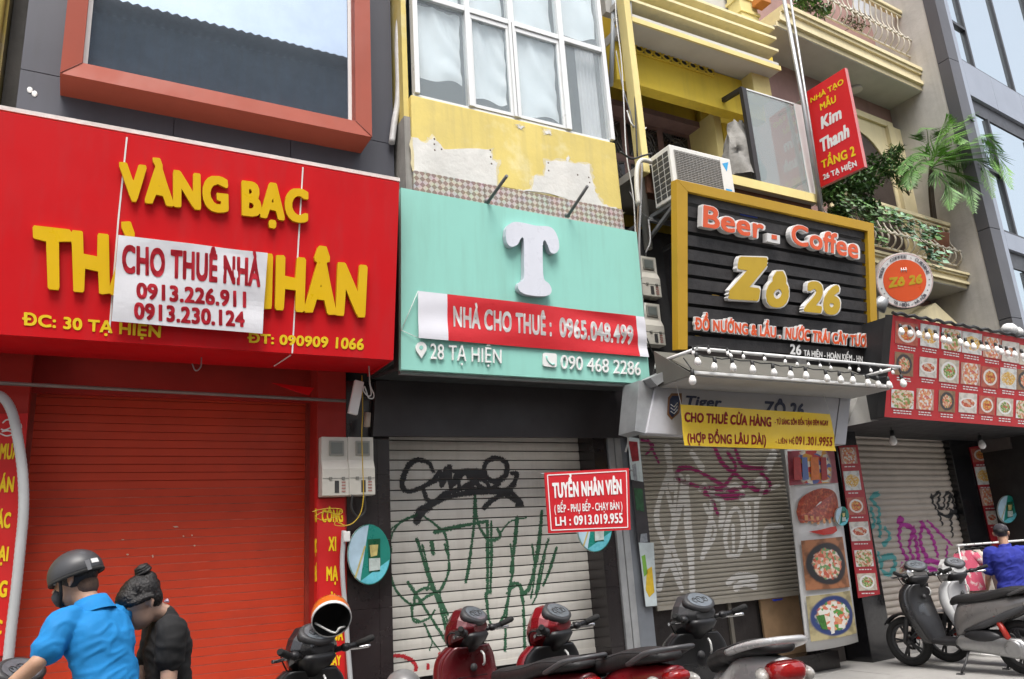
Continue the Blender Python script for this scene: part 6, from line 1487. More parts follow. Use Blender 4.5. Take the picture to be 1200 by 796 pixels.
    MB().tube([(-.15, -.1, .26), (-.35, -.16, .25), (-.5, -.17, .27)], .018, 8).tube([(-.48, -.17, .27), (-.56, -.175, .29), (-.88, -.175, .4), (-.92, -.175, .415)], [.03, .052, .055, .03], 14).build('exhaust', alum, t)
    MB().tube([(-.58, .14, .3), (-.46, .12, .58)], .03, 10).build('shock_absorber', M('red spring', (.4, .03, .02), .4), t)
    MB().tube([(-.12, .12, .24), (-.1, .22, .1), (-.07, .28, .006)], .012, 8).box((-.1, .26, 0), (-.03, .31, .012)).build('side_stand', dgrey, t)
    # handlebar, cowl, dashboard
    piv = Matrix.Translation((.42, 0, .9)) @ Matrix.Rotation(rad(steer), 4, 'Z') @ Matrix.Translation((-.42, 0, -.9))
    hb = []
    def S(mb, nm, m_, par=t):
        mb.v = [tuple(piv @ Vector(p)) for p in mb.v]; return mb.build(nm, m_, par)
    S(MB().tube([(.47, 0, .78), (.42, 0, .92)], .04, 10), 'steering_neck', blkp)
    mb = MB()                                             # faceted fairing: (x, half width, bottom, top)
    def fac(x, w, zb, zt): return [Vector((x, a*w, zb+b*(zt-zb))) for a, b in ((0, 1), (.5, .97), (.86, .74), (1, .5), (.8, .2), (.36, 0), (-.36, 0), (-.8, .2), (-1, .5), (-.86, .74), (-.5, .97))]
    mb.loft([fac(*q) for q in ((.30, .095, .985, 1.065), (.335, .145, .95, 1.1), (.40, .165, .90, 1.145), (.47, .15, .87, 1.15), (.53, .11, .87, 1.09), (.575, .055, .90, 1.01))], smooth=False)
    mb.v = [tuple(piv @ Vector(p)) for p in mb.v]; cw_ = mb.build('handlebar_cowl', cowl, t, bevel=.009)
    mb = MB(); mb.loft([ell((x, 0, z), UX, UY, a, b, 20, 3) for x, z, a, b in ((.40, .86, .05, .06), (.375, .92, .075, .1), (.355, .965, .075, .125), (.35, .99, .06, .11))]); S(mb, 'cowl_shroud', blkp, cw_)
    mb = MB(); mb.loft([ell((x, 0, z), UY, Vector((.25, 0, 1)).normalized(), w, h, 20, 2.4) for x, z, w, h in ((.46, .96, .1, .06), (.52, .97, .105, .07), (.555, .97, .08, .05))]); S(mb, 'headlight', clearlens)
    Md = Matrix.Translation((.345, 0, 1.105)) @ Matrix.Rotation(rad(-40), 4, 'Y')
    d_ = S(MB().lathe([(.098, -.035), (.1, .006), (.084, .012)], Md @ Matrix.Diagonal((.85, 1.35, 1, 1)), 26), 'dashboard', dgrey)
    S(MB().lathe([(.078, .013), (.078, .0145)], Md @ Matrix.Diagonal((.85, 1.35, 1, 1)), 26), 'dial_glass', M('dial face', (.16, .18, .20), .12, coat=.8, var=.2, scale=25), d_)
    mb = MB()
    for cy in (-.05, 0, .05):
        for k in range(14):
            a = k*2*math.pi/14; r = .03 if cy == 0 else .021
            mb.tube([Md @ Vector((r*math.cos(a), cy+r*math.sin(a), .016)), Md @ Vector((r*math.cos(a+.45), cy+r*math.sin(a+.45), .016))], .0022, 4)
        mb.tube([Md @ Vector((0, cy, .0165)), Md @ Vector((.018, cy+.012, .0165))], .002, 4)
    S(mb, 'dial_marking', dgrey, d_)
    for s in (-1, 1):
        S(MB().tube([(.36, s*.1, .985), (.33, s*.2, 1.0), (.285, s*.27, 1.012)], .017, 8).ball((.32, s*.195, 1.0), (.03, .035, .026), 10, 6), 'handlebar', blkp)
        S(MB().tube([(.29, s*.262, 1.011), (.245, s*.35, 1.04), (.238, s*.362, 1.044)], [.02, .021, .016], 10), 'grip', rub)
        S(MB().tube(catmull([(.335, s*.2, .99), (.35, s*.25, .985), (.32, s*.32, .985), (.285, s*.375, .99)], 4), .007, 6, sq=1.6), 'brake_lever', chrome)
        if mirrors:
            S(MB().tube([(.32, s*.2, 1.02), (.33, s*.22, 1.13), (.31, s*.27, 1.2)], .007, 6), 'mirror_stalk', blkp)
            S(MB().ball((.305, s*.29, 1.215), (.02, .06, .038), 14, 8), 'mirror', blkp)
    for s in (-1, 1): S(MB().tube(catmull([(.34, s*.17, .99), (.43, s*.2, 1.0), (.5, s*.13, .93), (.5, s*.05, .82)], 4), .0055, 5).box((.325, s*.225-.02, .985), (.36, s*.225+.02, 1.02)), 'brake_cable', rub)
    S(MB().tube([(.43, .153, .97), (.36, .14, .965), (.33, .1, .96)], .002, 4), 'panel_seam', rub, cw_)
    MB().tube(catmull([(.335, -.06, .86), (.30, -.06, .84), (.295, -.06, .79), (.315, -.06, .77)], 4), .008, 6).build('bag_hook', M('pale hook', (.6, .6, .58), .4), t)
    return t
wine = paint('dark red scooter paint', (.11, .006, .010)); rd = paint('red scooter paint', (.22, .007, .013)); bkp = paint('black scooter paint', (.02, .02, .022)); svp = M('silver scooter paint', (.60, .60, .60), .3, .15, var=.06, coat=.7, dirt=.2); gyp = M('grey scooter paint', (.2, .19, .185), .3, .3, var=.08, coat=.6, dirt=.2); wht = M('white scooter paint', (.66, .66, .66), .25, 0, var=.04, coat=.8, dirt=.15)
def place(dash, z, th):
    """stand a scooter so that its dashboard is where the photo has it; th = turn from facing the shops"""
    p = PZ(dash[0], dash[1], 1.0755); h = Vector((-math.sin(rad(th)), math.cos(rad(th)), 0)); o = p-h*.285
    return (o.x, o.y, 0), rad(90+th)
l, r = place((372, 762), 1.0, 2); scooter('black scooter with an orange helmet hung on its handlebar, leftmost of the parked row', l, r, bkp, blkp, bkp, steer=22)
sA = (l, r)
l, r = place((560, 737), 1.0, 7); scooter('dark red scooter with black inner panel before the green graffiti', l, r, wine, wine, wine, steer=26, cowl=wine, lift=.02)
l, r = place((657, 735), 1.0, -.5); scooter('bright red scooter with silver dashboard rim between the dark red and the silver one', l, r, rd, blkp, rd, steer=26, cowl=rd, lift=.08)
l, r = place((821, 722), 1.01, -20); scooter('silver scooter with black leg shield and large red tail lamp before the half open shutter', l, r, bkp, blkp, svp, steer=26, silver_tail=True, cowl=dgrey, lift=.08)
p = PZ(1074, 781, 0); th = 4; h = Vector((-math.sin(rad(th)), math.cos(rad(th)), 0)); o = p-h*.63
scooter('black and grey scooter with red caliper parked nearest the right edge', (o.x, o.y, 0), rad(90+th), bkp, blkp, gyp, steer=-24, cowl=chrome)
q = o+Vector((.58, -.14, 0)); scooter('white scooter standing behind the black and grey one at the right', (q.x, q.y, 0), rad(90+10), wht, M('pale grey plastic', (.35, .35, .36), .5), wht, steer=-20)
# orange and white helmet on the first scooter's right grip
hp = PY(388, 722, PZ(372, 762, 1.0755).y+.02)
t = thing('helmet', 'orange and white open helmet hanging upside on the black scooter handlebar', 'helmet', hp)
dirv = (EYE-hp).normalized()+Vector((.1, 0, -.62)); Mh = Vector((0, 0, -1)).rotation_difference(dirv.normalized()).to_matrix().to_4x4()
prof = [(.002, .135), (.05, .128), (.09, .105), (.118, .065), (.128, .015), (.127, -.04)]
MB().lathe(prof[:5]+[(.1275, -.022)], Mh, 28, caps=False).build('shell', M('orange helmet paint', (.62, .14, .02), .25, coat=.7, var=.05), t)
MB().lathe([(.1285, -.022), (.129, -.04), (.124, -.05), (.12, -.04)], Mh, 28, caps=False).build('white_rim', wht, t)
MB().lathe([(.119, -.045), (.116, .02), (.1, .07), (.06, .1), (.002, .112)], Mh, 24, caps=False).build('lining', M('black lining', (.012, .012, .012), .9), t)
MB().tube(catmull([tuple(Mh @ Vector((.1, .05, -.03))), tuple(Mh @ Vector((.05, .02, -.1))), tuple(hp*0+Vector((.0, -.06, -.1))), tuple(Mh @ Vector((-.1, .04, -.03)))], 5), .007, 6).build('chin_strap', wwire, t)
# rounded grey helmet lying low before the beige shutter
p = PY(472, 789, 6.2); t = thing('helmet', 'grey rounded helmet top at the bottom edge before the beige shutter', 'helmet', (p.x, p.y, p.z-.1))
MB().ball((0, 0, 0), (.14, .16, .13), 20, 12).build('shell', M('scuffed grey helmet', (.2, .2, .2), .35, coat=.4, var=.25, scale=5), t)
MB().lathe([(.155, -.03), (.158, -.02), (.155, -.01)], None, 24).build('rim', dgrey, t)
from mathutils import noise
# ================================================================== PLANTS
leafd = M('dark green leaf', (.045, .11, .025), .45, var=.5, scale=9); leafm = M('mid green leaf', (.09, .22, .04), .45, var=.4, scale=9); leafp = M('pale blue green leaf', (.17, .32, .2), .55, var=.3, scale=7); barkm = M('brown stem', (.1, .075, .05), .9, var=.3)
def leaf(mb, p, d, up, L_, w_, mi=0):
    d = d.normalized(); s_ = d.cross(up)
    s_ = s_.normalized() if s_.length > 1e-3 else Vector((1, 0, 0)); n_ = s_.cross(d)
    mb.add([p, p+d*L_*.45+s_*w_*.5-n_*w_*.12, p+d*L_, p+d*L_*.45-s_*w_*.5-n_*w_*.12], [(0, 1, 2), (0, 2, 3)], mi)
def rv(): return Vector((random.gauss(0, 1), random.gauss(0, 1), random.gauss(0, 1))).normalized()
def shrub(name, label, cat, clumps, mats, n=260, L_=.09, w_=.05, droop=.3, stems=(), group=None):
    """clumps: (centre, radii)"""
    t = thing(name, label, cat, clumps[0][0]-Vector((0, 0, clumps[0][1][2])), 0, group)
    mb = MB()
    for c, r in clumps:
        for k in range(int(1.5*n*(r[0]*r[2])/.06)):
            q = rv()*random.random()**.45; p = c+Vector((q.x*r[0], q.y*r[1], q.z*r[2]))
            if math.sin(p.x*19+p.z*13)+math.sin(p.z*23-p.x*7) < -.7: continue
            leaf(mb, p, rv()+Vector((0, -.3, -droop)), Vector((0, 0, 1))+rv()*.5, L_*random.uniform(.6, 1.3), w_*random.uniform(.7, 1.2), random.choice(range(len(mats))))
    part(mb, 'foliage', mats, t)
    mb = MB(); base = clumps[0][0]-Vector((0, 0, clumps[0][1][2]*1.3))
    for c, r in clumps:
        for k in range(4): mb.tube(catmull([tuple(base), tuple(base.lerp(c, .5)+rv()*.06), tuple(c+rv()*r[0]*.6)], 4), .006, 5)
    part(mb, 'stem', barkm, t); return t
random.seed(31)
pb_ = PC(7.12)
shrub('balcony_shrub', 'dark leafy shrub growing over the lower balcony rail behind the red projecting sign', 'plant', [(pb_.at(1000, 215), (.42, .3, .3)), (pb_.at(1030, 198), (.3, .25, .24)), (pb_.at(972, 225), (.3, .2, .22)), (pb_.at(1018, 246), (.25, .15, .2)), (pb_.at(985, 250), (.25, .15, .15))], [leafd, leafd, leafm], 420, .10, .055)
shrub('balcony_shrub', 'fine leaved plant in front of the cream door surround on the lower balcony', 'plant', [(pb_.at(1060, 205), (.25, .2, .3)), (pb_.at(1048, 180), (.16, .14, .2))], [leafd, leafm], 330, .13, .03, .1)
def creeper(label, path, wid, n, mats, L_=.09):
    t = thing('creeper', label, 'plant', PC(6.78).at(*path[0])); mb = MB()
    C = [PC(6.78).at(p.x, p.y) for p in catmull(path, 8)]
    for k in range(n):
        p = random.choice(C)+Vector((random.gauss(0, wid), random.gauss(0, .05), random.gauss(0, wid*.8))); leaf(mb, p, Vector((random.gauss(0, .5), -.8, -.8)), Vector((0, -1, .4))+rv()*.4, L_*random.uniform(.8, 1.4), L_*random.uniform(.7, 1.2), random.choice(range(len(mats))))
    part(mb, 'foliage', mats, t); part(MB().tube(C, .008, 5), 'stem', barkm, t)
creeper('pale blue green creeper hanging down over the lower balcony bars', [(1040, 246), (1058, 262), (1076, 278), (1090, 292), (1098, 304)], .11, 170, [leafp, leafp, leafm], .10)
creeper('pale creeper lying along the lower balcony rail', [(1050, 252), (1072, 262), (1090, 270), (1098, 276)], .07, 80, [leafp, leafm], .09)
creeper('bright green creeper spilling over the rail in front of the shrub', [(985, 232), (1004, 240), (1022, 250), (1044, 262)], .10, 150, [leafm, leafm, leafd], .09)
creeper('thin green creeper trailing through the middle bars of the lower balcony', [(1005, 250), (1020, 262), (1030, 275), (1034, 285)], .07, 60, [leafd, leafm], .07)
shrub('balcony_shrub', 'small green plant at the left end of the upper balcony', 'plant', [(pb_.at(945, 2), (.28, .2, .16)), (pb_.at(962, 10), (.2, .15, .12))], [leafm, leafd, leafm], 300, .1, .05)
shrub('balcony_shrub', 'dry brownish plant behind the middle bars of the upper balcony', 'plant', [(pb_.at(1000, 26), (.35, .15, .12))], [M('dry leaf', (.2, .15, .09), .8, var=.4), leafd], 160, .08, .03)
# palm
base = PC(7.25).at(1092, 262); crown = PC(6.95).at(1091, 196)
t = thing('potted_palm', 'tall palm with long arching fronds on the lower balcony beside the dark building', 'palm', (base.x, base.y, base.z-.5))
mb = MB()
for k in range(3): mb.tube(catmull([tuple(base+Vector((.05*k-.05, 0, -.5))), tuple(base.lerp(crown, .5)+Vector((.04*k-.04, 0, 0))), tuple(crown+Vector((.03*k-.03, 0, 0)))], 5), [.03-.001*i for i in range(11)], 8)
part(mb, 'trunk', barkm, t)
part(MB().lathe([(.16, 0), (.22, .35), (.23, .36), (.2, .36)], Matrix.Translation((base.x, base.y, base.z-.62)), 18), 'pot', M('terracotta pot', (.3, .13, .08), .8), t)
palm1 = M('palm leaf', (.17, .38, .055), .4, var=.35, scale=5); palm2 = M('old palm leaf', (.09, .22, .04), .45, var=.4, scale=5)
random.seed(8)
for i, (tips, yy) in enumerate((([(1094, 175), (1104, 150), (1112, 134)], 6.5), ([(1100, 175), (1118, 158), (1128, 168)], 6.45), ([(1112, 178), (1150, 172), (1172, 205)], 6.35), ([(1115, 190), (1148, 190), (1165, 232)], 6.3), ([(1105, 200), (1132, 212), (1142, 250)], 6.4), ([(1080, 180), (1064, 185), (1055, 205)], 6.7), ([(1082, 188), (1068, 200), (1066, 222)], 6.6), ([(1108, 185), (1165, 180), (1186, 222)], 6.35), ([(1088, 170), (1086, 152), (1078, 150)], 6.8), ([(1100, 168), (1122, 140), (1140, 142)], 6.5), ([(1118, 176), (1150, 158), (1176, 178)], 6.35), ([(1098, 205), (1112, 220), (1114, 246)], 6.5))):
    P_ = [tuple(crown)]+[tuple(PC(yy+.15*(2-j)).at(*q)) for j, q in enumerate(tips)]
    C = catmull(P_, 10); mb = MB(); mb.tube(C, [.012*(1-.8*k/len(C)) for k in range(len(C))], 5)
    for k in range(5, len(C)-1):
        f = k/len(C); d = (C[k+1]-C[k]).normalized(); L_ = .36*math.sin(math.pi*min(1, .12+f*.95))+.07
        for s_ in (-1, 1):
            sd = d.cross(Vector((0, 0, 1))).normalized()*s_
            for q in (0, .5):
                leaf(mb, C[k].lerp(C[k+1], q), d*.8+sd*.8+Vector((0, 0, -.35-.25*random.random())), sd.cross(d)*s_+rv()*.15, L_*random.uniform(.8, 1.15), .02)
    part(mb, 'frond', palm1 if i in (0, 1, 2, 7, 9, 10) else palm2, t)

# ================================================================== PEOPLE
def fuse(mb, name, mats, parent, voxel=.009, smooth=6, bumpy=None, **k):
    """melt overlapping limbs into one continuous skin"""
    me = mb.mesh('tmp', mats); o = bpy.data.objects.new('tmp', me); COL.objects.link(o)
    r = o.modifiers.new('r', 'REMESH'); r.mode = 'VOXEL'; r.voxel_size = voxel; r.use_smooth_shade = True
    s_ = o.modifiers.new('s', 'SMOOTH'); s_.factor = .5; s_.iterations = smooth
    ev = bpy.data.meshes.new_from_object(o.evaluated_get(bpy.context.evaluated_depsgraph_get()))
    bpy.data.objects.remove(o)
    if bumpy:
        for v in ev.vertices:
            d = bumpy(v.co)
            v.co += v.normal*d
    ev.materials.clear()
    for m in (mats if isinstance(mats, (list, tuple)) else [mats]): ev.materials.append(m)
    ev.polygons.foreach_set('use_smooth', [True]*len(ev.polygons))
    x = bpy.data.objects.new(name, ev); COL.objects.link(x); x.parent = parent
    return tag(x, **k)
def limb(mb, pts, rs, n=14):
    C = catmull([tuple(p) for p in pts], 4); R_ = [v.x for v in catmull([(r, 0) for r in rs], 4)]
    mb.tube(C, R_, n)
    mb.ball(pts[0], rs[0], n, 8); mb.ball(pts[-1], rs[-1], n, 8)
def skinm(name, c): 
    m = M(name, c, .5, var=.12, scale=14, bump=.12, bscale=160); m.node_tree.nodes['Principled BSDF'].inputs['Subsurface Weight'].default_value = .08; m.node_tree.nodes['Principled BSDF'].inputs['Subsurface Radius'].default_value = (.02, .008, .004); return m
skin = skinm('light tan skin', (.56, .33, .22)); skin2 = skinm('fair skin', (.60, .38, .28)); hairm = M('black hair', (.012, .010, .010), .35, var=.3, scale=40, bump=.5, bscale=90)
class Frame:
    def __init__(s, o, az): s.o = Vector(o); a = rad(az); s.f = Vector((math.sin(a), math.cos(a), 0)); s.l = Vector((-math.cos(a), math.sin(a), 0))
    def __call__(s, f, l, z): return s.o+s.f*f+s.l*l+Vector((0, 0, z))
def head(mb, c, F, U, L, sc=1.):
    """c = middle of the skull; F forward, U up, L left: skull, jaw, nose, lips, ears"""
    R = Matrix((F, L, U)).transposed()
    mb.ball(c+U*.03*sc, (.098*sc, .077*sc, .092*sc), 20, 14, R=R); mb.ball(c+F*.03*sc-U*.045*sc, (.066*sc, .062*sc, .078*sc), 18, 12, R=R)
    mb.ball(c+F*.055*sc-U*.095*sc, (.032*sc, .032*sc, .022*sc), 12, 8, R=R)
    mb.tube([c+F*.09*sc+U*.005*sc, c+F*.105*sc-U*.025*sc, c+F*.115*sc-U*.044*sc], [.008*sc, .011*sc, .015*sc], 8)
    mb.ball(c+F*.098*sc-U*.047*sc, (.014*sc, .02*sc, .01*sc), 10, 6, R=R)
    mb.ball(c+F*.092*sc-U*.069*sc, (.012*sc, .024*sc, .006*sc), 10, 6, R=R); mb.ball(c+F*.09*sc-U*.079*sc, (.012*sc, .021*sc, .007*sc), 10, 6, R=R)
    for s_ in (-1, 1):
        mb.ball(c+F*.082*sc+L*s_*.033*sc+U*.014*sc, (.012*sc, .022*sc, .008*sc), 10, 6, R=R)
        e = c+L*s_*.078*sc-F*.008*sc-U*.008*sc
        mb.tube([e+U*.03*sc-F*.004*sc, e+U*.022*sc-F*.018*sc+L*s_*.012*sc, e-F*.016*sc+L*s_*.012*sc, e-U*.03*sc+F*.002*sc], [.007*sc, .01*sc, .01*sc, .008*sc], 8)
        mb.ball(e-F*.004*sc, (.012*sc, .006*sc, .024*sc), 8, 6, R=R)
def eyes(c, F, U, L, par, sc=1.):
    mb = MB(); R = Matrix((F, L, U)).transposed()
    for s_ in (-1, 1): mb.ball(c+F*.084*sc+L*s_*.033*sc+U*.0*sc, (.012*sc, .014*sc, .009*sc), 10, 6, R=R)
    mb.build('eyes', M('eye white', (.5, .48, .46), .2), par)
    mb = MB()
    for s_ in (-1, 1): mb.tube([c+F*.094*sc+L*s_*.015*sc+U*.024*sc, c+F*.095*sc+L*s_*.035*sc+U*.03*sc, c+F*.085*sc+L*s_*.055*sc+U*.024*sc], [.004*sc, .005*sc, .002*sc], 6)
    mb.build('eyebrows', hairm, par)
def hand(mb, w, d, out, side, curl=.6, sc=1.):
    """wrist w, direction d, thumb side `side`, palm normal `out`"""
    d, side, out = d.normalized(), side.normalized(), out.normalized(); k = w+d*.045*sc
    mb.loft([ell(w+d*t*sc, side, out, a*sc, b*sc, 12, 2.4) for t, a, b in ((-.01, .026, .02), (.03, .036, .017), (.07, .041, .015), (.095, .037, .013))])
    for i, (o_, L_) in enumerate(((.03, .072), (.01, .08), (-.01, .074), (-.029, .058))):
        b = w+d*.09*sc+side*o_*sc; p = [b-d*.02*sc, b]; dd = d.copy()
        for j, fr in enumerate((.45, .3, .25)):
            dd = (dd*math.cos(curl*.8)+out*math.sin(curl*.8)).normalized(); p.append(p[-1]+dd*L_*fr*sc)
        mb.tube(p, [.0095*sc, .0095*sc, .009*sc, .0085*sc, .007*sc], 8); mb.ball(p[-1], .007*sc, 8, 6)
    b = w+d*.02*sc+side*.03*sc; p = [b-side*.015*sc, b+(side*.7+d*.5)*.03*sc, b+(side*.6+d*.9+out*.3)*.05*sc, b+(side*.4+d*1.1+out*.8)*.065*sc]
    mb.tube(p, [.013*sc, .012*sc, .0105*sc, .008*sc], 8); mb.ball(p[-1], .008*sc, 8, 6)
def person(label, F, sc, neck, headc, hF, hip, legs, armsL, armsR, skin_, shirt, trousers, shoes, build=1., sleeve=.62, hair=None, wrinkle=1., hands=(True, True), upturn=None):
    """all joints are world points; arms = (shoulder, elbow, wrist); legs = list of (hip, knee, ankle)"""
    t = thing('person', label, 'person', (F.o.x, F.o.y, F.o.z)); par = t
    U_t = (neck-hip).normalized(); L = F.l; fw = L.cross(U_t)*-1 if L.cross(U_t).dot(F.f) < 0 else L.cross(U_t)
    hU = (Vector((0, 0, 1))-hF*hF.z).normalized() if upturn is None else upturn; hL = hU.cross(hF).normalized()
    chest = hip.lerp(neck, .68)
    def torso(mb, g):
        secs = [(-.12, .155, .11), (0, .165, .115), (.25, .14, .1), (.5, .155, .108), (.72, .175, .112), (.86, .165, .095), (.95, .115, .075), (1.0, .06, .055)]
        mb.loft([ell(hip.lerp(neck, t_)-fw*.012, L, fw, (a+g)*build, (b+g)*build, 24, 2.3) for t_, a, b in secs])
    b = MB(); torso(b, 0)
    limb(b, [neck-U_t*.05, neck+U_t*.02, headc-hU*.05-hF*.015], [.062, .055, .054]); head(b, headc, hF, hU, hL, sc)
    for s_, l in enumerate(legs): limb(b, l, [.085*build, .058, .04])
    for (h_, kn, an) in legs: b.loft([ell(an+F.f*x-Vector((0, 0, .05)), L, UZ, .04, h, 12, 2.4) for x, h in ((-.06, .025), (0, .04), (.1, .028), (.17, .015))])
    for s_, (a, hd_) in enumerate(zip((armsL, armsR), hands)):
        limb(b, [a[0], a[0].lerp(a[1], .5), a[1]], [.05, .045, .037]); limb(b, [a[1], a[1].lerp(a[2], .35), a[2]], [.037, .036, .026])
        d = (a[2]-a[1]).normalized(); side = (fw if s_ == 0 else fw); side = (side-d*side.dot(d)).normalized(); out = side.cross(d)*(1 if s_ else -1)
        hand(b, a[2], d, out, side, .55)
    body = fuse(b, 'body', skin_, par, .0075, 6); at0(body)
    # shirt
    s = MB(); torso(s, .014)
    for a in (armsL, armsR):
        e = a[0].lerp(a[1], sleeve)
        limb(s, [a[0]-(a[0]-neck)*.25, a[0], a[0].lerp(e, .5), e], [.07, .073, .07, .066])
        s.tube([e-(a[1]-a[0]).normalized()*.02, e+(a[1]-a[0]).normalized()*.012], .069, 16)
    s.tube(catmull([tuple(neck-U_t*.07), tuple(neck-U_t*.01), tuple(neck.lerp(headc-hU*.06, .34))], 4), [.075]*9, 16)
    def wr(p):
        q = p-hip; z = q.dot(U_t); x = q.dot(L); y = q.dot(fw)
        n1_ = noise.noise(Vector((x*5+z*4, y*5, z*11-x*5+3))); n2_ = noise.noise(Vector((x*9-z*5, y*8, z*17+x*9)))
        return wrinkle*(.012*n1_+.007*max(0, 1-abs(n2_)*3)-.001)
    sh = fuse(s, 'shirt', shirt, par, .009, 5, wr); at0(sh)
    tr = MB()
    tr.loft([ell(hip+U_t*z, L, fw, a, b_, 20, 2.4) for z, a, b_ in ((.06, .168*build, .12*build), (-.02, .175*build, .125*build), (-.1, .165*build, .12*build))])
    for l in legs: limb(tr, [l[0], l[1], l[1].lerp(l[2], .9)], [.1*build, .075, .06])
    at0(fuse(tr, 'trousers', trousers, par, .012, 4))
    for (h_, kn, an) in legs:
        m = MB(); m.loft([ell(an+F.f*x-Vector((0, 0, .045)), L, UZ, .048, h, 14, 2.6) for x, h in ((-.085, .025), (-.06, .045), (0, .05), (.1, .038), (.17, .03), (.2, .014))]); part(m, 'shoe', shoes, t)
    mb = MB(); m0 = t
    eb = bpy.data.objects.new('eyes', None)
    eyes_par = t
    e1 = MB(); R = Matrix((hF, hL, hU)).transposed()
    for s_ in (-1, 1): e1.ball(headc+hF*.084*sc+hL*s_*.033*sc, (.012*sc, .014*sc, .009*sc), 10, 6, R=R)
    part(e1, 'eyes', M('eye white', (.5, .48, .46), .2), t); bpy.data.objects.remove(eb)
    e2 = MB()
    for s_ in (-1, 1): e2.tube([headc+hF*.094*sc+hL*s_*.015*sc+hU*.024*sc, headc+hF*.095*sc+hL*s_*.035*sc+hU*.03*sc, headc+hF*.085*sc+hL*s_*.055*sc+hU*.024*sc], [.004*sc, .005*sc, .002*sc], 6)
    part(e2, 'eyebrows', hairm, t)
    return t, hU, hL, fw, U_t
denim = M('dark denim', (.03, .04, .07), .85, var=.25, scale=14, bump=.2); shoeb = M('dark shoe', (.03, .028, .026), .6)
# ---- man in the helmet on a scooter
polo = M('bright blue polo knit', (.005, .22, .56), .8, var=.07, scale=5, bump=.15, bscale=220)
n0 = PY(108, 716, 4.62)
F = Frame((n0.x+.13, n0.y-.15, 0), -42)
hip = F(0, 0, n0.z-.52); neck = n0
hc_ = PY(89, 679, 4.68); hF = (F.f*.93+F.l*.32+Vector((0, 0, -.18))).normalized()
shL = neck+F.l*.165-Vector((0, 0, .05)); shR = neck-F.l*.165-Vector((0, 0, .05))
scl, scr = F(.27, 0, 0), 0
mob = scooter('black scooter ridden by the man in the bright blue polo shirt at the left', (scl.x, scl.y, 0), rad(90+42), bkp, blkp, bkp, steer=4)
del mob['group']
gripL, gripR = F(.5, .36, 1.05), F(.5, -.36, 1.05)
elL = PY(44, 777, 4.42); elR = shR+F.f*.2-F.l*.08-Vector((0, 0, .24))
legs = [(hip+F.l*.09*s_-Vector((0, 0, .03)), F(.42, .17*s_, .62), F(.3, .2*s_, .36)) for s_ in (1, -1)]
t, hU, hL, fw, Ut = person('man in bright blue polo shirt and dark helmet riding a scooter at the left', F, 1.0, neck, hc_, hF, hip, legs, (shL, elL, gripL-F.f*.09), (shR, elR, gripR-F.f*.09), skin, polo, denim, shoeb, .9, .68)
# polo collar
ring = []
mb = MB()
def coll(r, dz): return [neck+Ut*dz+fw*(-.005)+L_*r for L_ in [F.l*math.cos(a)+fw*math.sin(a) for a in [2*math.pi*k/24 for k in range(24)]]]
mb.loft([coll(.074, -.02), coll(.072, .02), coll(.068, .055), coll(.075, .058), coll(.09, .02), coll(.105, -.022)], caps=False)
part(mb, 'collar', polo, t)
# short hair at the nape
R3 = Matrix((hF, hL, hU)).transposed()
mb = MB(); mb.ball(hc_+hU*.022-hF*.008, (.1, .08, .085), 20, 12, R=R3); part(mb, 'hair', hairm, t)
mb = MB(); mb.ball(hc_-hF*.055-hU*.04, (.048, .062, .06), 16, 10, R=R3); part(mb, 'nape_hair', M('cropped hair', (.14, .085, .06), .8, var=.3, scale=60), t)
Mh = Matrix.Translation(hc_) @ R3.to_4x4()
hel = thing('helmet', 'dark grey half shell helmet on the head of the man in the blue polo shirt', 'helmet', hc_)
mb = MB(); pr_ = []
for k in range(12): a = rad(90-k*9.2); pr_.append((max(.002, .124*math.cos(a)), .005+.118*math.sin(a)))
MM = Mh @ Matrix.Rotation(rad(9), 4, 'Y') @ Matrix.Translation((-.006, 0, .022)) @ Matrix.Diagonal((1.06, .93, 1, 1))
mb.lathe(pr_+[(.117, -.012), (.112, .02), (.085, .075), (.03, .1)], MM, 32, caps=False)
part(mb, 'shell', M('matt charcoal helmet', (.055, .056, .062), .42, var=.12, scale=4), hel)
mb = MB(); mb.lathe([(.1225, -.022), (.126, -.016), (.1245, -.006), (.1225, -.022)], MM, 32); part(mb, 'rim', rub, hel)
mb = MB()
def onh(a, z, r=.127): return MM @ Vector((r*math.cos(a), r*math.sin(a), z))
mb.quad([onh(rad(152), .036, .122), onh(rad(172), .036, .122), onh(rad(172), .014, .126), onh(rad(152), .014, .126)][::-1]); 
part(mb, 'sticker', wprint, hel, solid=.003)
mb = MB(); mb.prism([onh(rad(137), .034, .1225), onh(rad(148), .034, .1225), onh(rad(147), -.018, .1275), onh(rad(138), -.018, .1275)], (0, 0, .001)); part(mb, 'clip', M('grey clip', (.16, .16, .17), .4), hel)
for s_ in (1, -1):
    mb = MB(); P_ = [Mh @ Vector(q) for q in ((.02, s_*.105, .0), (.03, s_*.09, -.06), (.06, s_*.05, -.115), (.065, 0, -.125))]; mb.tube(catmull([tuple(p) for p in P_], 5), .008, 6, sq=.4); part(mb, 'chin_strap', rub, hel)
# face mask strap and mask
mb = MB(); mb.loft([ell(Mh @ Vector((x, 0, z)), hL, hU, a, b_, 18) for x, z, a, b_ in ((.06, -.07, .064, .05), (.095, -.07, .05, .045), (.118, -.065, .02, .02))]); part(mb, 'face_mask', M('dark face mask', (.07, .075, .085), .85), t)

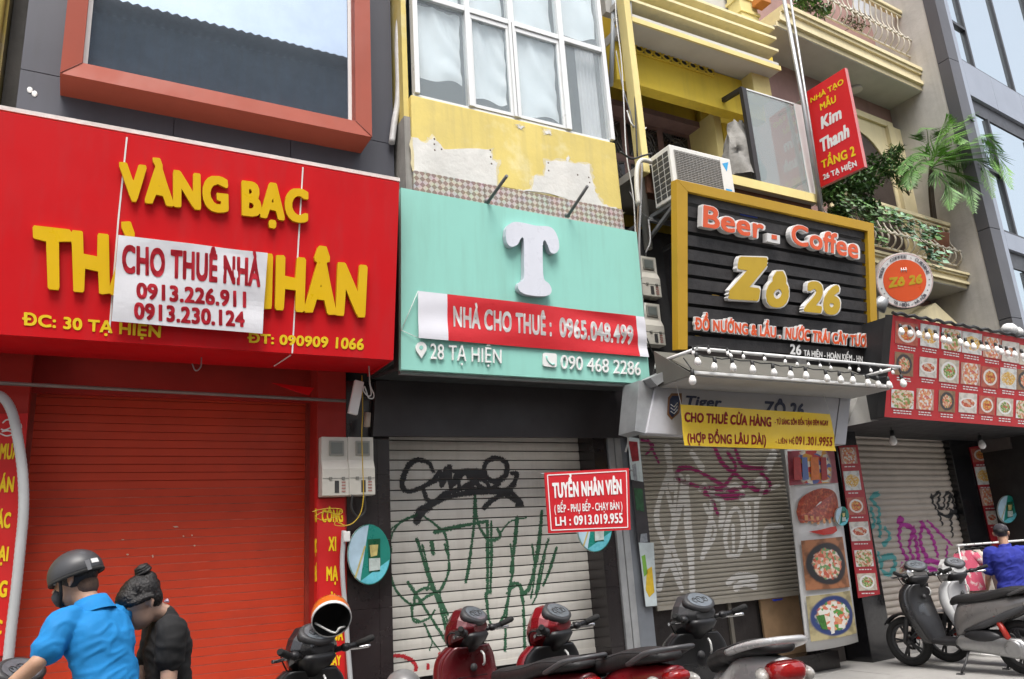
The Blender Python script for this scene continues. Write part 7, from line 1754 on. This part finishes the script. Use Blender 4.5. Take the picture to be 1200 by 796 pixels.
# ---- woman in black looking down
tee = M('black cotton tee', (.014, .014, .015), .85, var=.2, scale=6, bump=.15, bscale=200)
n1 = PY(193, 726, 4.8)
F = Frame((n1.x+.02, n1.y, 0), -98); neck = n1; hip = F(-.01, 0, n1.z-.49)
hc1 = PY(165, 706, 4.75); hF = (F.f*.86+Vector((0, 0, -.5))+F.l*.12).normalized()
shL = neck+F.l*.15-Vector((0, 0, .055)); shR = neck-F.l*.15-Vector((0, 0, .055))
elL = shL+F.f*.01+F.l*.03-Vector((0, 0, .28)); elR = shR+F.f*.06-F.l*.03-Vector((0, 0, .28))
legs = [(hip+F.l*.08*s_-Vector((0, 0, .03)), F(.02, .09*s_, .42), F(-.02, .09*s_, .085)) for s_ in (1, -1)]
t, hU, hL, fw, Ut = person('woman in a black tee with her dark hair in a bun, looking down', F, 1.04, neck, hc1, hF, hip, legs, (shL, elL, elL+F.f*.2-Vector((0, 0, .1))), (shR, elR, elR+F.f*.2-Vector((0, 0, .1))), skin2, tee, denim, shoeb, .9, .5)
R3 = Matrix((hF, hL, hU)).transposed(); h = MB()
h.ball(hc1+hU*.05-hF*.018, (.108, .088, .088), 22, 14, R=R3); h.ball(hc1+hU*.052+hF*.032, (.076, .084, .062), 20, 12, R=R3)
for s_ in (1, -1): h.tube(catmull([tuple(hc1+hF*.085+hL*s_*.035+hU*.05), tuple(hc1+hF*.045+hL*s_*.08+hU*.03), tuple(hc1+hL*s_*.088+hU*.025), tuple(hc1-hF*.04+hL*s_*.086+hU*.01)], 4), [.018]*13, 8)
h.ball(hc1, .01, 6, 4); h.ball(hc1-hF*.052+hU*.0, (.06, .078, .072), 18, 12, R=R3)
bun = hc1+hU*.105-hF*.07
h.ball(bun-hU*.02, (.06, .055, .045), 14, 8, R=R3)
for k in range(34):
    a = -1.25+2.5*k/33; st0 = hc1+hF*(.085-.05*abs(a))+hL*.078*math.sin(a)+hU*(.068-.01*abs(a)); md = hc1+hL*.074*math.sin(a*.9)+hU*(.118-.02*a*a)-hF*.02
    h.tube(catmull([tuple(st0), tuple(st0.lerp(md, .5)+hU*.022+hL*.012*math.sin(a)), tuple(md), tuple(bun+hL*.02*math.sin(a))], 3), .0055, 5)
at0(fuse(h, 'hair', hairm, t, .0055, 2, lambda p: .0016*math.sin(260*p.z+90*p.x+30*math.sin(40*p.x))))
h = MB(); h.ball(bun+hU*.035-hF*.01, (.036, .036, .034), 14, 10, R=R3)
for k in range(3): h.tube(catmull([tuple(bun+hU*(.028+.012*k)-hF*.01+(hF*math.cos(a)+hL*math.sin(a))*(.035-.004*k)) for a in [q*.7 for q in range(10)]], 3), .011, 6)
part(h, 'hair_bun', hairm, t)
mb = MB(); 
part(MB().tube([hc1-hF*.1-hU*.06+hL*.02, hc1-hF*.115-hU*.075+hL*.01, hc1-hF*.125-hU*.07-hL*.02], .007, 6), 'hair_tie', M('lilac tie', (.5, .42, .55), .5), t)
# ---- man in the blue shirt at the right edge
bshirt = M('royal blue shirt', (.018, .028, .28), .85, var=.12, scale=5, bump=.1, bscale=150)
n2 = PY(1178, 642, 6.1); F = Frame((n2.x, n2.y, 0), 50); neck = n2; hip = F(-.03, 0, n2.z-.52)
h2 = PY(1173.5, 625, 6.12); hF = (F.f*.9+F.l*-.35+Vector((0, 0, -.05))).normalized()
shL = neck+F.l*.19-Vector((0, 0, .06)); shR = neck-F.l*.19-Vector((0, 0, .06))
legs = [(hip+F.l*.09*s_-Vector((0, 0, .03)), F(.02, .1*s_, .45), F(-.02, .1*s_, .085)) for s_ in (1, -1)]
elL = shL+F.f*.03+F.l*.06-Vector((0, 0, .28)); elR = shR+F.f*.03-F.l*.06-Vector((0, 0, .28))
t, hU, hL, fw, Ut = person('man in royal blue shirt and dark cap by the clothes rail at right', F, 1., neck, h2, hF, hip, legs, (shL, elL, elL+F.f*.2-Vector((0, 0, .12))), (shR, elR, elR+F.f*.2-Vector((0, 0, .12))), skin, bshirt, denim, shoeb, 1.12, .75)
R3 = Matrix((hF, hL, hU)).transposed(); h = MB(); h.ball(h2+hU*.02-hF*.012, (.098, .08, .08), 18, 12, R=R3); part(h, 'hair', hairm, t)
cp_ = thing('cap', 'dark patterned cap on the head of the man in the royal blue shirt', 'cap', h2)
mb = MB(); MM = Matrix.Translation(h2) @ R3.to_4x4() @ Matrix.Translation((0, 0, .03)) @ Matrix.Diagonal((1.15, .95, 1, 1))
mb.lathe([(.002, .092), (.04, .086), (.075, .06), (.09, .02), (.092, -.015), (.088, -.015)], MM, 26); part(mb, 'crown', M('dark camouflage cloth', (.03, .028, .035), .9, alt=(.13, .12, .13), altscale=14, altpos=.56), cp_)
mb = MB(); mb.loft([[MM @ Vector((x+.02*math.cos(a)*0, w_*math.cos(a), -.012+.01*math.sin(a))) for a in [2*math.pi*k/16 for k in range(16)]] for x, w_ in ((.07, .08), (.12, .07), (.15, .04))]); part(mb, 'peak', MATS['dark camouflage cloth'], cp_)
# ---- clothes rail
yr = 6.55; a, b = PY(1121, 638.5, yr), PY(1215, 633, yr); zr = (a.z+b.z)/2; 
t = thing('clothes_rail', 'white clothes rail with hanging garments behind the parked scooters', 'rail', ((a.x+b.x)/2, yr, 0))
part(MB().tube([(a.x, yr, zr), (b.x, yr, zr)], .014, 8), 'top_bar', whitem, t)
for x in (a.x+.03, b.x-.05):
    part(MB().tube([(x, yr, .02), (x, yr, zr)], .009, 8).tube([(x, yr-.25, .02), (x, yr+.25, .02)], .012, 8), 'upright', whitem, t)
fl = M('pink floral cloth', (.62, .1, .17), .85, var=.1, alt=(.72, .6, .58), altscale=9, altpos=.54); cr_ = M('cream cloth', (.66, .6, .52), .85, var=.1); orc = M('dark brown cloth', (.07, .04, .035), .9)
for x, m_, w_, h_, lab in ((.16, fl, .25, .5, 'pink floral blouse hanging leftmost on the clothes rail'), (.34, cr_, .26, .55, 'cream blouse hanging beside the pink floral one'), (.52, orc, .28, .75, 'dark brown garment hanging behind the man in the royal blue shirt'), (.75, fl, .3, .7, 'pink floral garment hanging at the right end of the clothes rail')):
    g = thing('garment', lab, 'clothing', (a.x+x, yr, zr), rad(-30))
    def fn(u, v):
        ww = w_*(.32+.18*min(1, (1-v)*6))*(1+.25*(1-v)); ang = 2*math.pi*u
        return (ww*math.cos(ang), .05*math.sin(ang)*(1.3-v)+.015*math.sin(ang*5)*(1-v), -.07-h_*(1-v))
    MB().grid(28, 14, fn).build('cloth', m_, g)
    for s_ in (-1, 1): MB().loft([ell(Vector((s_*(w_*.36+d_*.1), 0, -.1-d_*.18)), UX, UY, .065-.01*d_, .03, 12) for d_ in (0, .5, 1)]).build('sleeve', m_, g)
    MB().tube(catmull([(-.14, 0, -.1), (0, 0, -.04), (.14, 0, -.1)], 6), .006, 6).tube(catmull([(0, 0, -.04), (0, 0, .0), (.02, 0, .018), (.035, 0, .0)], 5), .003, 5).build('hanger', M('black hanger', (.02, .02, .02), .4), g)
